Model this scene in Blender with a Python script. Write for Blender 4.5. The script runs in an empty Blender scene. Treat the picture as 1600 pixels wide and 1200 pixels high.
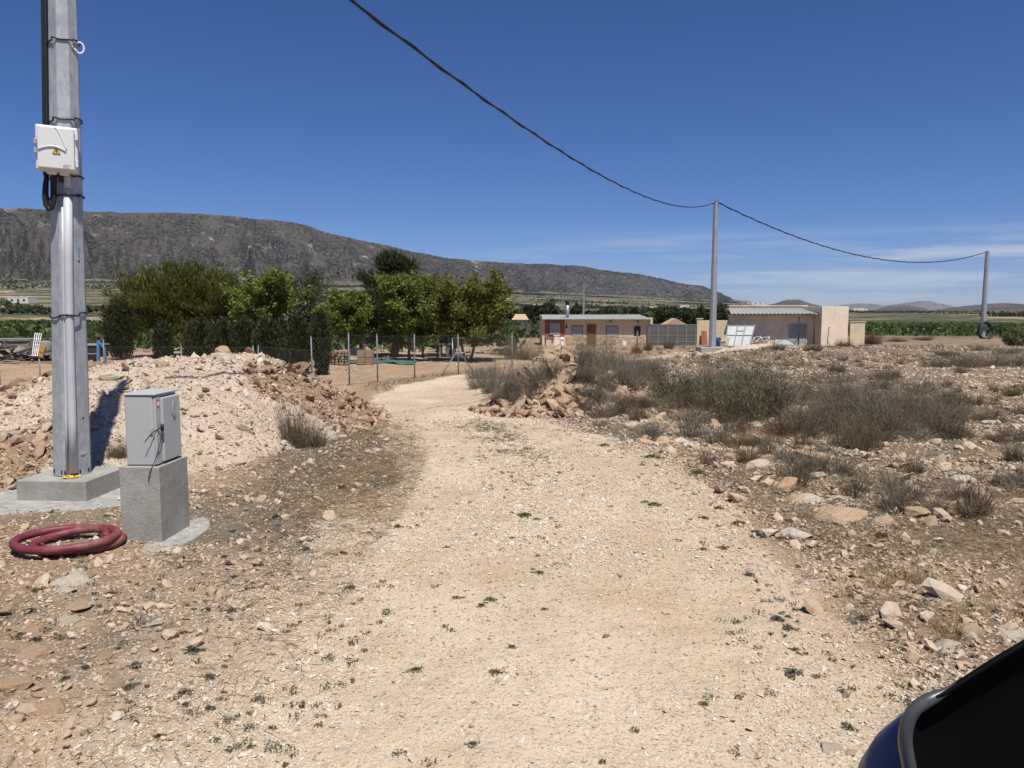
import bpy, bmesh, math, random
import numpy as np
from mathutils import Vector, Matrix, Quaternion

random.seed(7)
SC = bpy.context.scene
COL = SC.collection
PI = math.pi
R = math.radians

# ------------------------------------------------------------------ camera
CAMZ = 1.70
PITCH = R(5.56)
F = 1202.0
cd = bpy.data.cameras.new('camera')
cam = bpy.data.objects.new('camera', cd)
COL.objects.link(cam)
cam.location = (0, 0, CAMZ)
cam.rotation_euler = (PI / 2 - PITCH, 0, 0)
cd.sensor_fit = 'HORIZONTAL'
cd.sensor_width = 36.0
cd.lens = 36.0 * F / 1600.0
cd.clip_start = 0.05
cd.clip_end = 60000
SC.camera = cam


def ray(px, py):
    a = (px - 800.0) / F
    b = (600.0 - py) / F
    return np.array([a, math.cos(PITCH) + b * math.sin(PITCH), -math.sin(PITCH) + b * math.cos(PITCH)])


def P(px, py, Y):
    """point of the place at distance Y (metres ahead) seen at a photo pixel"""
    d = ray(px, py)
    t = Y / d[1]
    return Vector((d[0] * t, Y, CAMZ + d[2] * t))


# ------------------------------------------------------------------ numpy noise
def vnoise(x, y, seed=0):
    x = np.asarray(x, dtype=np.float64); y = np.asarray(y, dtype=np.float64)
    ix = np.floor(x).astype(np.int64); iy = np.floor(y).astype(np.int64)
    fx = x - ix; fy = y - iy
    fx = fx * fx * fx * (fx * (fx * 6 - 15) + 10); fy = fy * fy * fy * (fy * (fy * 6 - 15) + 10)

    def h(a, b):
        v = (a * 374761393 + b * 668265263 + seed * 974634777) & 0xffffffff
        v = ((v ^ (v >> 13)) * 1274126177) & 0xffffffff
        v = ((v ^ (v >> 16)) * 2246822519) & 0xffffffff
        return ((v >> 8) & 0xffff) / 65535.0
    a = h(ix, iy); b = h(ix + 1, iy); c = h(ix, iy + 1); d = h(ix + 1, iy + 1)
    return (a + (b - a) * fx) * (1 - fy) + (c + (d - c) * fx) * fy


def fbm(x, y, octv=4, seed=0, gain=0.5):
    s = 0; a = 1.0; t = 0
    for o in range(octv):
        s = s + a * vnoise(np.asarray(x) * 2 ** o + 17.3 * o, np.asarray(y) * 2 ** o - 9.1 * o, seed + o)
        t += a; a *= gain
    return s / t


def sstep(a, b, x):
    t = np.clip((np.asarray(x, dtype=np.float64) - a) / (b - a), 0, 1)
    return t * t * (3 - 2 * t)


# ------------------------------------------------------------------ terrain
LP = np.array([(-200, .3), (-5, 0), (6, 0), (9, -.06), (14, -.35), (18, -.65), (24, -1.0), (30, -1.15), (60, -1.35), (100, -2), (300, -3.2), (1000, -5), (20000, -12)], float)
RP = np.array([(-200, .3), (-5, 0), (6, 0), (10, -.1), (15, -.3), (30, -.6), (53, -.95), (67, -1.45), (90, -1.67), (150, -2.2), (300, -3.2), (1000, -5), (20000, -12)], float)
# road centre line: x, y, half width
ROAD = [(0.1, -6, 1.3), (0.05, 0, 1.3), (0.05, 2.8, 1.4), (.2, 4, 1.5), (.28, 6.4, 1.55), (.1, 9.3, 1.45), (-.75, 14.0, 1.3), (-1.75, 18, 1.4), (-2.6, 23.5, 1.55),
        (-2.5, 28, 1.6), (-1.0, 32.3, 1.7), (3, 36.5, 1.7), (9, 45.5, 1.6), (13, 52, 1.5)]


def road_dist(x, y):
    """distance to the centre line minus the half width"""
    best = np.full(np.shape(x), 1e9)
    for (x0, y0, h0), (x1, y1, h1) in zip(ROAD[:-1], ROAD[1:]):
        dx, dy = x1 - x0, y1 - y0
        t = np.clip(((x - x0) * dx + (y - y0) * dy) / (dx * dx + dy * dy), 0, 1)
        d = np.hypot(x - x0 - t * dx, y - y0 - t * dy) - (h0 + (h1 - h0) * t)
        best = np.minimum(best, d)
    return best


FOOTPX = np.array([(-900, 436), (0, 440), (250, 440), (420, 443), (640, 448), (800, 457), (1000, 466), (1150, 473), (1220, 479), (1700, 480), (4000, 480)], float)
RIDGE = np.array([(-700, 330), (-250, 322), (0, 326), (80, 327), (150, 331), (230, 332), (300, 333), (360, 338), (400, 341), (450, 346), (480, 352), (520, 366), (560, 374), (610, 384),
                  (650, 394), (700, 404), (760, 409), (800, 411), (850, 412), (890, 415), (920, 417), (960, 424), (1000, 429), (1040, 437), (1075, 444), (1100, 446), (1120, 454), (1140, 464), (1158, 473)], float)
RDIST = np.array([(-700, 3000), (0, 3300), (400, 3500), (700, 4400), (900, 5400), (1158, 6800)], float)


def az_px(az):
    return 800 + F * np.tan(np.clip(az, -1.2, 1.2)) / math.cos(PITCH) * 1.0


def elev_of(px, py):
    d = ray(px, py)
    return d[2] / math.hypot(d[0], d[1])


def foot(px):
    py = np.interp(px, FOOTPX[:, 0], FOOTPX[:, 1])
    e = np.array([elev_of(a, b) for a, b in FOOTPX])
    fd = 0.6 * np.interp(px, RDIST[:, 0], RDIST[:, 1])
    return fd, CAMZ + fd * np.interp(px, FOOTPX[:, 0], e)


def ground_z(x, y):
    x = np.asarray(x, float); y = np.asarray(y, float)
    r = np.hypot(x, y)
    yy = np.where(y > 60, r, y)
    zl = np.interp(yy, LP[:, 0], LP[:, 1]); zr = np.interp(yy, RP[:, 0], RP[:, 1])
    cx = np.interp(y, [p[1] for p in ROAD], [p[0] for p in ROAD])
    w = sstep(0.5, 5.0, x - cx)
    z = zl * (1 - w) + zr * w
    rd = road_dist(x, y)
    off = sstep(-.2, 1.2, rd)
    near = 1 - sstep(60, 160, r)
    z = z + near * (off * ((fbm(x * .55, y * .55, 4, 3) - .5) * .22 + (fbm(x * 3.1, y * 3.1, 3, 5) - .5) * .07 + .03)
                    + (1 - off) * ((fbm(x * .8, y * .5, 2, 8) - .5) * .05 + (fbm(x * 5, y * 5, 2, 9) - .5) * .018))
    # wheel ruts and the crown between them
    cc = np.abs(rd + 1.45)
    z = z + near * (1 - off) * (.03 * np.exp(-(cc / .45) ** 2))
    # flat pads that carry the concrete bases
    for (px_, py_, rr) in ((-4.03, 6.97, .75), (-2.53, 5.74, .45), (-3.15, 5.33, .5)):
        k = 1 - sstep(rr * .8, rr * 1.7, np.hypot(x - px_, y - py_))
        z = z * (1 - k) + k * (.02 if px_ < -3.9 else .0)
    # the apron that climbs to the mountain
    az = np.arctan2(x, np.maximum(y, 1e-3))
    pxa = az_px(az)
    fd, fz = foot(pxa)
    u = np.clip((r - 350) / (fd - 350), 0, 2.0)
    rise = np.where(y > 0, u ** 1.35, 0)
    z = z + rise * (fz + 5) * (pxa < 1230) * np.clip((1230 - pxa) / 60, 0, 1)
    z = z + (fbm(x * .004, y * .004, 3, 12) - .5) * 4 * sstep(250, 900, r) + (fbm(x * .02, y * .02, 3, 14) - .5) * 1.0 * sstep(90, 220, r)
    return z


CREST_L = [(-9.6, 11.2, .2), (-8.4, 11.0, .42), (-7.3, 11.0, .66), (-6.3, 11.3, .98), (-5.4, 11.7, 1.2), (-4.7, 12.3, 1.36), (-4.2, 13.3, 1.25), (-3.85, 14.3, .92), (-3.6, 15.2, .58), (-3.4, 16.2, .25)]
CREST_R = [(.1, 17.0, .35), (.45, 17.2, .9), (.95, 17.5, 1.30), (1.45, 18.2, .85), (2.1, 19.3, .4), (2.8, 20.5, .2)]


def dense(cr, n=6):
    out = []
    for a, b in zip(cr[:-1], cr[1:]):
        for k in range(n):
            t = k / n
            out.append(tuple(a[i] + (b[i] - a[i]) * t for i in range(3)))
    out.append(cr[-1])
    return out


CL, CR = dense(CREST_L), dense(CREST_R)


def mound_h(x, y, which):
    x = np.asarray(x, float); y = np.asarray(y, float)
    cr = CL if which == 'L' else CR
    h = np.full(x.shape, -1.0)
    for (cx, cy, hc) in cr:
        k = .55 + .45 * hc
        if which == 'L':
            dx = (x - cx) / np.where(x > cx, np.interp(cy, [12, 13.5, 16], [2.15, 1.6, .9]) * k, 2.6 * k); dy = (y - cy) / np.where(y < cy, 4.5 * k, 2.4 * k)
        else:
            dx = (x - cx) / (1.25 * k); dy = (y - cy) / (2.6 * k)
        d = np.hypot(dx, dy)
        h = np.maximum(h, hc * (1 - d) + np.where(d < .35, -hc * .12 * (1 - d / .35) ** 2, 0))
    if which == 'L':
        n = (fbm(x * 1.1, y * 1.1, 3, 21) - .5) * .28 + (fbm(x * 4.5, y * 4.5, 3, 22) - .5) * .11
    else:
        n = (fbm(x * 1.5, y * 1.5, 3, 23) - .5) * .34 + (fbm(x * 5, y * 5, 3, 24) - .5) * .16
    return h + n * np.clip(h * 3 + .35, 0, 1)


def top_z(x, y):
    x = np.asarray(x, float); y = np.asarray(y, float)
    z = ground_z(x, y)
    return z + np.maximum(0, np.maximum(mound_h(x, y, 'L'), mound_h(x, y, 'R')))


def gz(x, y):
    return float(top_z(np.array([x]), np.array([y]))[0])


_YS = np.exp(np.linspace(math.log(2.0), math.log(6000), 2600))


def G(px, py, fn=top_z):
    """first point of the terrain along the ray of a photo pixel"""
    d = ray(px, py)
    t = _YS / d[1]
    xs = d[0] * t; zs = CAMZ + d[2] * t
    g = fn(xs, _YS)
    i = np.argmax(zs < g)
    return Vector((xs[i], _YS[i], g[i]))


# ------------------------------------------------------------------ object helpers
def tag(o, label=None, cat=None, group=None, kind=None):
    if label: o['label'] = label
    if cat: o['category'] = cat
    if group: o['group'] = group
    if kind: o['kind'] = kind
    return o


def thing(name, label, cat, loc=(0, 0, 0), rz=0.0, group=None):
    o = bpy.data.objects.new(name, None)
    COL.objects.link(o)
    o.empty_display_size = .1
    o.location = loc
    o.rotation_euler = (0, 0, rz)
    return tag(o, label, cat, group)


def world_off(o):
    v = Vector((0, 0, 0))
    while o is not None:
        v += o.location
        o = o.parent
    return v


def link(name, me, mat=None, parent=None, local=True, loc=None):
    if mat is not None and len(me.materials) == 0:
        me.materials.append(mat)
    o = bpy.data.objects.new(name, me)
    COL.objects.link(o)
    if parent is not None:
        o.parent = parent
    if loc is not None:
        o.location = loc
    return o


def np_mesh(name, V, Fc, smooth=False):
    """V (n,3); Fc (m,k) with k the same for all faces"""
    V = np.ascontiguousarray(V, dtype=np.float32).reshape(-1, 3)
    Fc = np.ascontiguousarray(Fc, dtype=np.int32)
    me = bpy.data.meshes.new(name)
    m, k = Fc.shape
    me.vertices.add(len(V)); me.vertices.foreach_set('co', V.ravel())
    me.loops.add(m * k); me.loops.foreach_set('vertex_index', Fc.ravel())
    me.polygons.add(m)
    me.polygons.foreach_set('loop_start', np.arange(0, m * k, k, dtype=np.int32))
    me.polygons.foreach_set('use_smooth', np.full(m, smooth, dtype=bool))
    me.update(calc_edges=True)
    return me


class MB:
    """collects boxes, bars and tubes and links them as one mesh object"""
    def __init__(self):
        self.v = []; self.f = []; self.s = []

    def add(self, vs, fs, smooth=False):
        n = len(self.v)
        self.v += [tuple(p) for p in vs]
        self.f += [tuple(i + n for i in f) for f in fs]
        self.s += [smooth] * len(fs)
        return self

    def box(self, x0, x1, y0, y1, z0, z1):
        vs = [(x, y, z) for z in (z0, z1) for y in (y0, y1) for x in (x0, x1)]
        return self.add(vs, [(0, 2, 3, 1), (4, 5, 7, 6), (0, 1, 5, 4), (2, 6, 7, 3), (0, 4, 6, 2), (1, 3, 7, 5)])

    def cbox(self, c, sx, sy, sz, rot=None):
        vs = [Vector((x * sx / 2, y * sy / 2, z * sz / 2)) for z in (-1, 1) for y in (-1, 1) for x in (-1, 1)]
        if rot is not None:
            vs = [rot @ v for v in vs]
        vs = [v + Vector(c) for v in vs]
        return self.add(vs, [(0, 2, 3, 1), (4, 5, 7, 6), (0, 1, 5, 4), (2, 6, 7, 3), (0, 4, 6, 2), (1, 3, 7, 5)])

    def bar(self, a, b, w, h=None):
        a = Vector(a); b = Vector(b); h = h or w
        d = b - a
        q = d.to_track_quat('Z', 'Y').to_matrix()
        return self.cbox((a + b) / 2, w, h, d.length, q)

    def tube(self, pts, rad, sides=8, smooth=True, caps=True):
        pts = [Vector(p) for p in pts]
        n = len(pts)
        if not hasattr(rad, '__len__'): rad = [rad] * n
        rings = []
        ref = None
        for i, p in enumerate(pts):
            d = (pts[min(i + 1, n - 1)] - pts[max(i - 1, 0)])
            if d.length < 1e-9: d = Vector((0, 0, 1))
            d.normalize()
            if ref is None:
                ref = d.orthogonal().normalized()
            ref = (ref - d * ref.dot(d))
            if ref.length < 1e-6: ref = d.orthogonal()
            ref.normalize()
            b = d.cross(ref)
            rings.append([p + (ref * math.cos(2 * PI * k / sides) + b * math.sin(2 * PI * k / sides)) * rad[i] for k in range(sides)])
        vs = [v for r in rings for v in r]
        fs = [(i * sides + k, i * sides + (k + 1) % sides, (i + 1) * sides + (k + 1) % sides, (i + 1) * sides + k) for i in range(n - 1) for k in range(sides)]
        self.add(vs, fs, smooth)
        if caps:
            m = len(self.v) - len(vs)
            self.f += [tuple(m + k for k in reversed(range(sides))), tuple(m + (n - 1) * sides + k for k in range(sides))]
            self.s += [False, False]
        return self

    def poly(self, pts, d):
        """closed outline extruded by vector d"""
        d = Vector(d); n = len(pts)
        a = [Vector(p) for p in pts]; b = [p + d for p in a]
        return self.add(a + b, [tuple(range(n))[::-1], tuple(range(n, 2 * n))] + [(i, (i + 1) % n, n + (i + 1) % n, n + i) for i in range(n)])

    def mesh(self, name, off=(0, 0, 0)):
        me = bpy.data.meshes.new(name)
        o = Vector(off)
        me.from_pydata([Vector(v) - o for v in self.v], [], self.f)
        me.polygons.foreach_set('use_smooth', self.s)
        bm = bmesh.new(); bm.from_mesh(me)
        bmesh.ops.recalc_face_normals(bm, faces=bm.faces)
        bm.to_mesh(me); bm.free()
        me.update()
        return me

    def build(self, name, mat, parent=None, local=False, bevel=0, seg=2):
        off = Vector((0, 0, 0)) if (local or parent is None) else world_off(parent)
        me = self.mesh(name, off)
        o = link(name, me, mat, parent)
        if bevel:
            b = o.modifiers.new('bevel', 'BEVEL'); b.width = bevel; b.segments = seg; b.limit_method = 'ANGLE'; b.angle_limit = R(40)
        return o

    def single(self, name, mat, loc, label, cat, group=None, bevel=0):
        """a thing that is one mesh, its origin at loc"""
        me = self.mesh(name, loc)
        o = link(name, me, mat, None, loc=loc)
        if bevel:
            b = o.modifiers.new('bevel', 'BEVEL'); b.width = bevel; b.segments = 2; b.limit_method = 'ANGLE'; b.angle_limit = R(40)
        return tag(o, label, cat, group)


# ------------------------------------------------------------------ material helpers
class NT:
    def __init__(self, name):
        self.m = bpy.data.materials.new(name)
        self.m.use_nodes = True
        self.t = self.m.node_tree
        self.b = self.t.nodes['Principled BSDF']
        self.out = self.t.nodes['Material Output']
        self._co = None

    def n(self, typ, **kw):
        nd = self.t.nodes.new(typ)
        for k, v in kw.items():
            setattr(nd, k, v)
        return nd

    def l(self, a, b):
        self.t.links.new(a, b)

    def co(self):
        if self._co is None:
            self._co = self.n('ShaderNodeTexCoord').outputs['Object']
        return self._co

    def scaled(self, sx, sy, sz, rot=(0, 0, 0)):
        mp = self.n('ShaderNodeMapping')
        mp.inputs['Scale'].default_value = (sx, sy, sz)
        mp.inputs['Rotation'].default_value = rot
        self.l(self.co(), mp.inputs['Vector'])
        return mp.outputs[0]

    def noise(self, scale, detail=4, rough=.55, vec=None, dist=0):
        nd = self.n('ShaderNodeTexNoise')
        nd.inputs['Scale'].default_value = scale; nd.inputs['Detail'].default_value = detail
        nd.inputs['Roughness'].default_value = rough; nd.inputs['Distortion'].default_value = dist
        self.l(vec if vec is not None else self.co(), nd.inputs['Vector'])
        return nd.outputs['Fac']

    def voro(self, scale, feature='F1', out='Distance', vec=None, rnd=1.0):
        nd = self.n('ShaderNodeTexVoronoi'); nd.feature = feature
        nd.inputs['Scale'].default_value = scale
        nd.inputs['Randomness'].default_value = rnd
        self.l(vec if vec is not None else self.co(), nd.inputs['Vector'])
        return nd.outputs[out]

    def attr(self, name, out='Fac'):
        nd = self.n('ShaderNodeAttribute'); nd.attribute_name = name
        return nd.outputs[out]

    def ramp(self, fac, stops, interp='LINEAR'):
        nd = self.n('ShaderNodeValToRGB')
        cr = nd.color_ramp; cr.interpolation = interp
        while len(cr.elements) < len(stops): cr.elements.new(.5)
        for e, (p, c) in zip(cr.elements, stops):
            e.position = p; e.color = (*c, 1) if len(c) == 3 else c
        self.l(fac, nd.inputs[0])
        return nd.outputs[0]

    def mr(self, v, a, b, c=0, d=1):
        nd = self.n('ShaderNodeMapRange')
        for i, x in enumerate((a, b, c, d)): nd.inputs[i + 1].default_value = x
        self.l(v, nd.inputs[0])
        return nd.outputs[0]

    def math(self, op, a, b=None):
        nd = self.n('ShaderNodeMath', operation=op)
        for i, x in enumerate((a, b)):
            if x is None: continue
            if isinstance(x, (int, float)): nd.inputs[i].default_value = x
            else: self.l(x, nd.inputs[i])
        return nd.outputs[0]

    def mix(self, fac, a, b, blend='MIX'):
        nd = self.n('ShaderNodeMix', data_type='RGBA', blend_type=blend)
        ins = [i for i in nd.inputs if i.enabled]
        for s, x in zip((nd.inputs[0], nd.inputs[6], nd.inputs[7]), (fac, a, b)):
            if isinstance(x, (int, float)): s.default_value = x
            elif isinstance(x, (tuple, list)): s.default_value = (*x, 1) if len(x) == 3 else x
            else: self.l(x, s)
        return nd.outputs[2]

    def island(self):
        return self.n('ShaderNodeNewGeometry').outputs['Random Per Island']

    def orand(self):
        return self.n('ShaderNodeObjectInfo').outputs['Random']

    def bump(self, h, strength=.5, dist=.01, prev=None):
        nd = self.n('ShaderNodeBump')
        nd.inputs['Strength'].default_value = strength; nd.inputs['Distance'].default_value = dist
        self.l(h, nd.inputs['Height'])
        if prev is not None: self.l(prev, nd.inputs['Normal'])
        return nd.outputs[0]

    def fin(self, col=None, rough=.8, metal=0, normal=None, spec=None):
        for sock, x in (('Base Color', col), ('Roughness', rough), ('Metallic', metal), ('Specular IOR Level', spec)):
            if x is None: continue
            s = self.b.inputs[sock]
            if isinstance(x, (int, float)): s.default_value = x
            elif isinstance(x, (tuple, list)): s.default_value = (*x, 1)
            else: self.l(x, s)
        if normal is not None: self.l(normal, self.b.inputs['Normal'])
        return self.m


def plain(name, c1, c2=None, scale=8, rough=.75, metal=0, bump=0, bs=40, bd=.003, spec=.3, rand=0):
    t = NT(name)
    col = c1
    if c2 is not None:
        col = t.mix(t.mr(t.noise(scale, 5, .6), .3, .7), c1, c2)
    if rand:
        col = t.mix(t.mr(t.orand(), 0, 1, 0, rand), col, (.05, .04, .03))
    nm = t.bump(t.noise(bs, 4, .6), bump, bd) if bump else None
    return t.fin(col, rough, metal, nm, spec)


def leafmat(name, stops, trans=.3, rough=.6, spec=.2):
    t = NT(name)
    col = t.ramp(t.island(), stops)
    t.fin(col, rough, 0, None, spec)
    tr = t.n('ShaderNodeBsdfTranslucent'); t.l(col, tr.inputs['Color'])
    mx = t.n('ShaderNodeMixShader'); mx.inputs[0].default_value = trans
    t.l(t.b.outputs[0], mx.inputs[1]); t.l(tr.outputs[0], mx.inputs[2])
    t.l(mx.outputs[0], t.out.inputs['Surface'])
    return t.m
# ------------------------------------------------------------------ light and sky
SUN_EL, SUN_X = R(64), .40
sdir = Vector((SUN_X * math.cos(SUN_EL), -math.sqrt(1 - SUN_X ** 2) * math.cos(SUN_EL), math.sin(SUN_EL)))
ld = bpy.data.lights.new('sun', 'SUN'); ld.energy = 4.9; ld.angle = R(.53); ld.color = (1, .965, .90)
sun = bpy.data.objects.new('sun', ld); COL.objects.link(sun)
sun.rotation_euler = sdir.to_track_quat('Z', 'Y').to_euler()
W = bpy.data.worlds.new('World'); SC.world = W; W.use_nodes = True
wt = W.node_tree; bg = wt.nodes['Background']
sky = wt.nodes.new('ShaderNodeTexSky'); sky.sky_type = 'NISHITA'; sky.sun_disc = False
sky.sun_elevation = SUN_EL; sky.sun_rotation = math.atan2(sdir.x, sdir.y)
sky.altitude = 600; sky.air_density = .70; sky.dust_density = .5; sky.ozone_density = 4.0
# thin high cloud low in the sky
tc = wt.nodes.new('ShaderNodeTexCoord')
mp = wt.nodes.new('ShaderNodeMapping'); mp.inputs['Scale'].default_value = (2.2, 2.2, 34); mp.inputs['Rotation'].default_value = (0, R(3), 0)
wt.links.new(tc.outputs['Generated'], mp.inputs[0])
nz = wt.nodes.new('ShaderNodeTexNoise'); nz.inputs['Scale'].default_value = 1.6; nz.inputs['Detail'].default_value = 7; nz.inputs['Roughness'].default_value = .6
wt.links.new(mp.outputs[0], nz.inputs['Vector'])
r1 = wt.nodes.new('ShaderNodeMapRange'); r1.inputs[1].default_value = .45; r1.inputs[2].default_value = .72
wt.links.new(nz.outputs['Fac'], r1.inputs[0])
sep = wt.nodes.new('ShaderNodeSeparateXYZ'); wt.links.new(tc.outputs['Generated'], sep.inputs[0])
rb = wt.nodes.new('ShaderNodeValToRGB')
cr = rb.color_ramp
for k in range(2): cr.elements.new(.5)
for e, (p, v) in zip(cr.elements, ((0.0, .3), (.025, .8), (.06, .95), (.10, 0))):
    e.position = p; e.color = (v, v, v, 1)
wt.links.new(sep.outputs['Z'], rb.inputs[0])
rx = wt.nodes.new('ShaderNodeMapRange'); rx.inputs[1].default_value = -.1; rx.inputs[2].default_value = .16
wt.links.new(sep.outputs['X'], rx.inputs[0])
m1 = wt.nodes.new('ShaderNodeMath'); m1.operation = 'MULTIPLY'; wt.links.new(r1.outputs[0], m1.inputs[0]); wt.links.new(rb.outputs[0], m1.inputs[1])
m2 = wt.nodes.new('ShaderNodeMath'); m2.operation = 'MULTIPLY'; wt.links.new(m1.outputs[0], m2.inputs[0]); wt.links.new(rx.outputs[0], m2.inputs[1])
mxw = wt.nodes.new('ShaderNodeMix'); mxw.data_type = 'RGBA'
hs_ = wt.nodes.new('ShaderNodeHueSaturation'); hs_.inputs['Saturation'].default_value = 1.18; wt.links.new(sky.outputs[0], hs_.inputs['Color'])
wt.links.new(m2.outputs[0], mxw.inputs[0]); tn_ = wt.nodes.new('ShaderNodeMix'); tn_.data_type = 'RGBA'; tn_.blend_type = 'MULTIPLY'; tn_.inputs[0].default_value = 1; tn_.inputs[7].default_value = (.78, .82, 1.06, 1); wt.links.new(hs_.outputs[0], tn_.inputs[6]); wt.links.new(tn_.outputs[2], mxw.inputs[6]); mxw.inputs[7].default_value = (7.2, 7.6, 8.2, 1)
wt.links.new(mxw.outputs[2], bg.inputs['Color'])
bg.inputs['Strength'].default_value = .075
vs = SC.view_settings
vs.view_transform = 'Standard'; vs.look = 'None'; vs.exposure = 0.27; vs.gamma = 1.0

# ------------------------------------------------------------------ ground
def ground_material():
    t = NT('ground_soil')
    road = t.attr('road'); lit = t.attr('litter'); far = t.attr('far'); yard = t.attr('yard'); spill = t.attr('spill'); pale = t.attr('pale')
    n1 = t.noise(.45, 4); n2 = t.noise(2.6, 5, .6); n3 = t.noise(14, 5, .65); n4 = t.noise(70, 3, .6)
    peb = t.voro(34); pebc = t.voro(34, out='Color'); peb2 = t.voro(85); peb2c = t.voro(85, out='Color')
    # road: compacted pale limestone and tan dust
    rc = t.mix(t.mr(n2, .36, .64), (.525, .412, .287), (.445, .333, .225))
    rc = t.mix(t.mr(n1, .42, .60, 0, .8), rc, (.60, .50, .375))
    rc = t.mix(t.mr(t.noise(.32, 4, .6, t.scaled(1.6, .6, 1)), .48, .64, 0, .65), rc, (.43, .305, .205))
    rc = t.mix(t.math('MULTIPLY', t.mr(n3, .55, .72), .45), rc, (.33, .235, .15))
    # soil: orange brown earth
    so = t.mix(t.mr(n2, .35, .65), (.30, .20, .122), (.205, .134, .08))
    so = t.mix(t.mr(n1, .4, .65, 0, .6), so, (.35, .235, .147))
    so = t.mix(t.math('MULTIPLY', t.mr(n3, .5, .7), .5), so, (.165, .11, .07))
    # dry litter
    li = t.mix(t.mr(n3, .38, .62), (.066, .056, .045), (.135, .112, .083))
    ln = t.math('MULTIPLY', lit, t.mr(t.math('ADD', n3, t.math('MULTIPLY', n2, .6)), .52, .88))
    base = t.mix(pale, so, t.mix(t.mr(n3, .4, .65), (.49, .385, .28), (.39, .285, .19)))
    base = t.mix(ln, base, li)
    yc = t.mix(t.mr(t.noise(.9, 5, .65, t.scaled(.6, 1.6, 1)), .36, .66), (.40, .275, .175), (.26, .175, .11))
    base = t.mix(yard, base, yc)
    rm = t.mr(t.math('ADD', road, t.math('MULTIPLY', t.math('SUBTRACT', n3, .5), .7)), .38, .66)
    col = t.mix(rm, base, rc)
    # small chippings: each its own tint
    ck = t.n('ShaderNodeSeparateColor'); t.l(pebc, ck.inputs[0])
    chip = t.mix(ck.outputs[0], (.66, .57, .44), (.30, .205, .13))
    chf = t.math('MULTIPLY', t.math('LESS_THAN', peb, .36), t.math('GREATER_THAN', ck.outputs[1], .58))
    col = t.mix(t.math('MULTIPLY', chf, .6), col, chip)
    ck2 = t.n('ShaderNodeSeparateColor'); t.l(peb2c, ck2.inputs[0])
    chip2 = t.mix(ck2.outputs[0], (.68, .59, .46), (.24, .165, .105))
    chf2 = t.math('MULTIPLY', t.math('LESS_THAN', peb2, .4), t.math('GREATER_THAN', ck2.outputs[1], .5))
    col = t.mix(t.math('MULTIPLY', chf2, .4), col, chip2)
    # poured concrete skirt round the bases
    sp = t.mix(t.mr(n3, .35, .65), (.43, .42, .39), (.29, .27, .245))
    col = t.mix(t.mr(t.math('ADD', spill, t.math('MULTIPLY', t.math('SUBTRACT', n3, .5), .5)), .42, .56), col, sp)
    # far plain: plots of scrub, crops and bare soil
    fv = t.scaled(1 / 70.0, 1 / 42.0, 0, (0, 0, .35))
    dv_ = t.n('ShaderNodeVectorMath', operation='ADD'); t.l(fv, dv_.inputs[0]); dvs = t.n('ShaderNodeVectorMath', operation='SCALE'); nn_ = t.n('ShaderNodeTexNoise'); nn_.inputs['Scale'].default_value = .03; t.l(t.co(), nn_.inputs['Vector']); t.l(nn_.outputs['Color'], dvs.inputs[0]); dvs.inputs['Scale'].default_value = .8; t.l(dvs.outputs[0], dv_.inputs[1]); fv = dv_.outputs[0]
    cell = t.n('ShaderNodeTexVoronoi'); cell.inputs['Scale'].default_value = 1; t.l(fv, cell.inputs['Vector'])
    cs = t.n('ShaderNodeSeparateColor'); t.l(cell.outputs['Color'], cs.inputs[0])
    fc = t.ramp(cs.outputs[0], [(0, (.048, .056, .026)), (.22, (.065, .072, .034)), (.36, (.11, .098, .056)), (.5, (.21, .165, .105)), (.62, (.052, .066, .026)), (.74, (.33, .25, .165)), (.84, (.078, .078, .042)), (.93, (.42, .335, .235))], 'CONSTANT')
    dots = t.mr(t.voro(.16), .28, .42)
    dn = t.mr(t.noise(.02, 4), .42, .58, 0, .9)
    fc = t.mix(t.math('MULTIPLY', t.math('SUBTRACT', 1, dots), dn), fc, (.035, .048, .022))
    fc = t.mix(t.math('MULTIPLY', t.mr(t.noise(.05, 5, .65), .50, .62), .7), fc, (.31, .24, .16))
    fc = t.mix(t.math('MULTIPLY', t.mr(t.noise(.08, 6, .75), .48, .58), .85), fc, (.048, .056, .028))
    col = t.mix(far, col, fc)
    inv = t.math('SUBTRACT', 1, far)
    h = t.math('ADD', t.math('MULTIPLY', t.mr(peb, 0, .5, 1, 0), .55), t.math('ADD', t.math('MULTIPLY', n4, .5), t.math('MULTIPLY', t.mr(peb2, 0, .5, 1, 0), .3)))
    nb = t.bump(h, .9, .010)
    nb2 = t.bump(t.noise(9, 6, .7), .7, .05, nb)
    t.fin(col, .92, 0, nb2, .12)
    return t.m


def ramp_rows():
    r = [.02]
    while r[-1] < 14500:
        q = r[-1]
        if q < 2: s = .09
        elif q < 50: s = q * .0068
        elif q < 130: s = q * .011
        else: s = q * .03
        r.append(q + s)
    return np.array(r)


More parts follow.
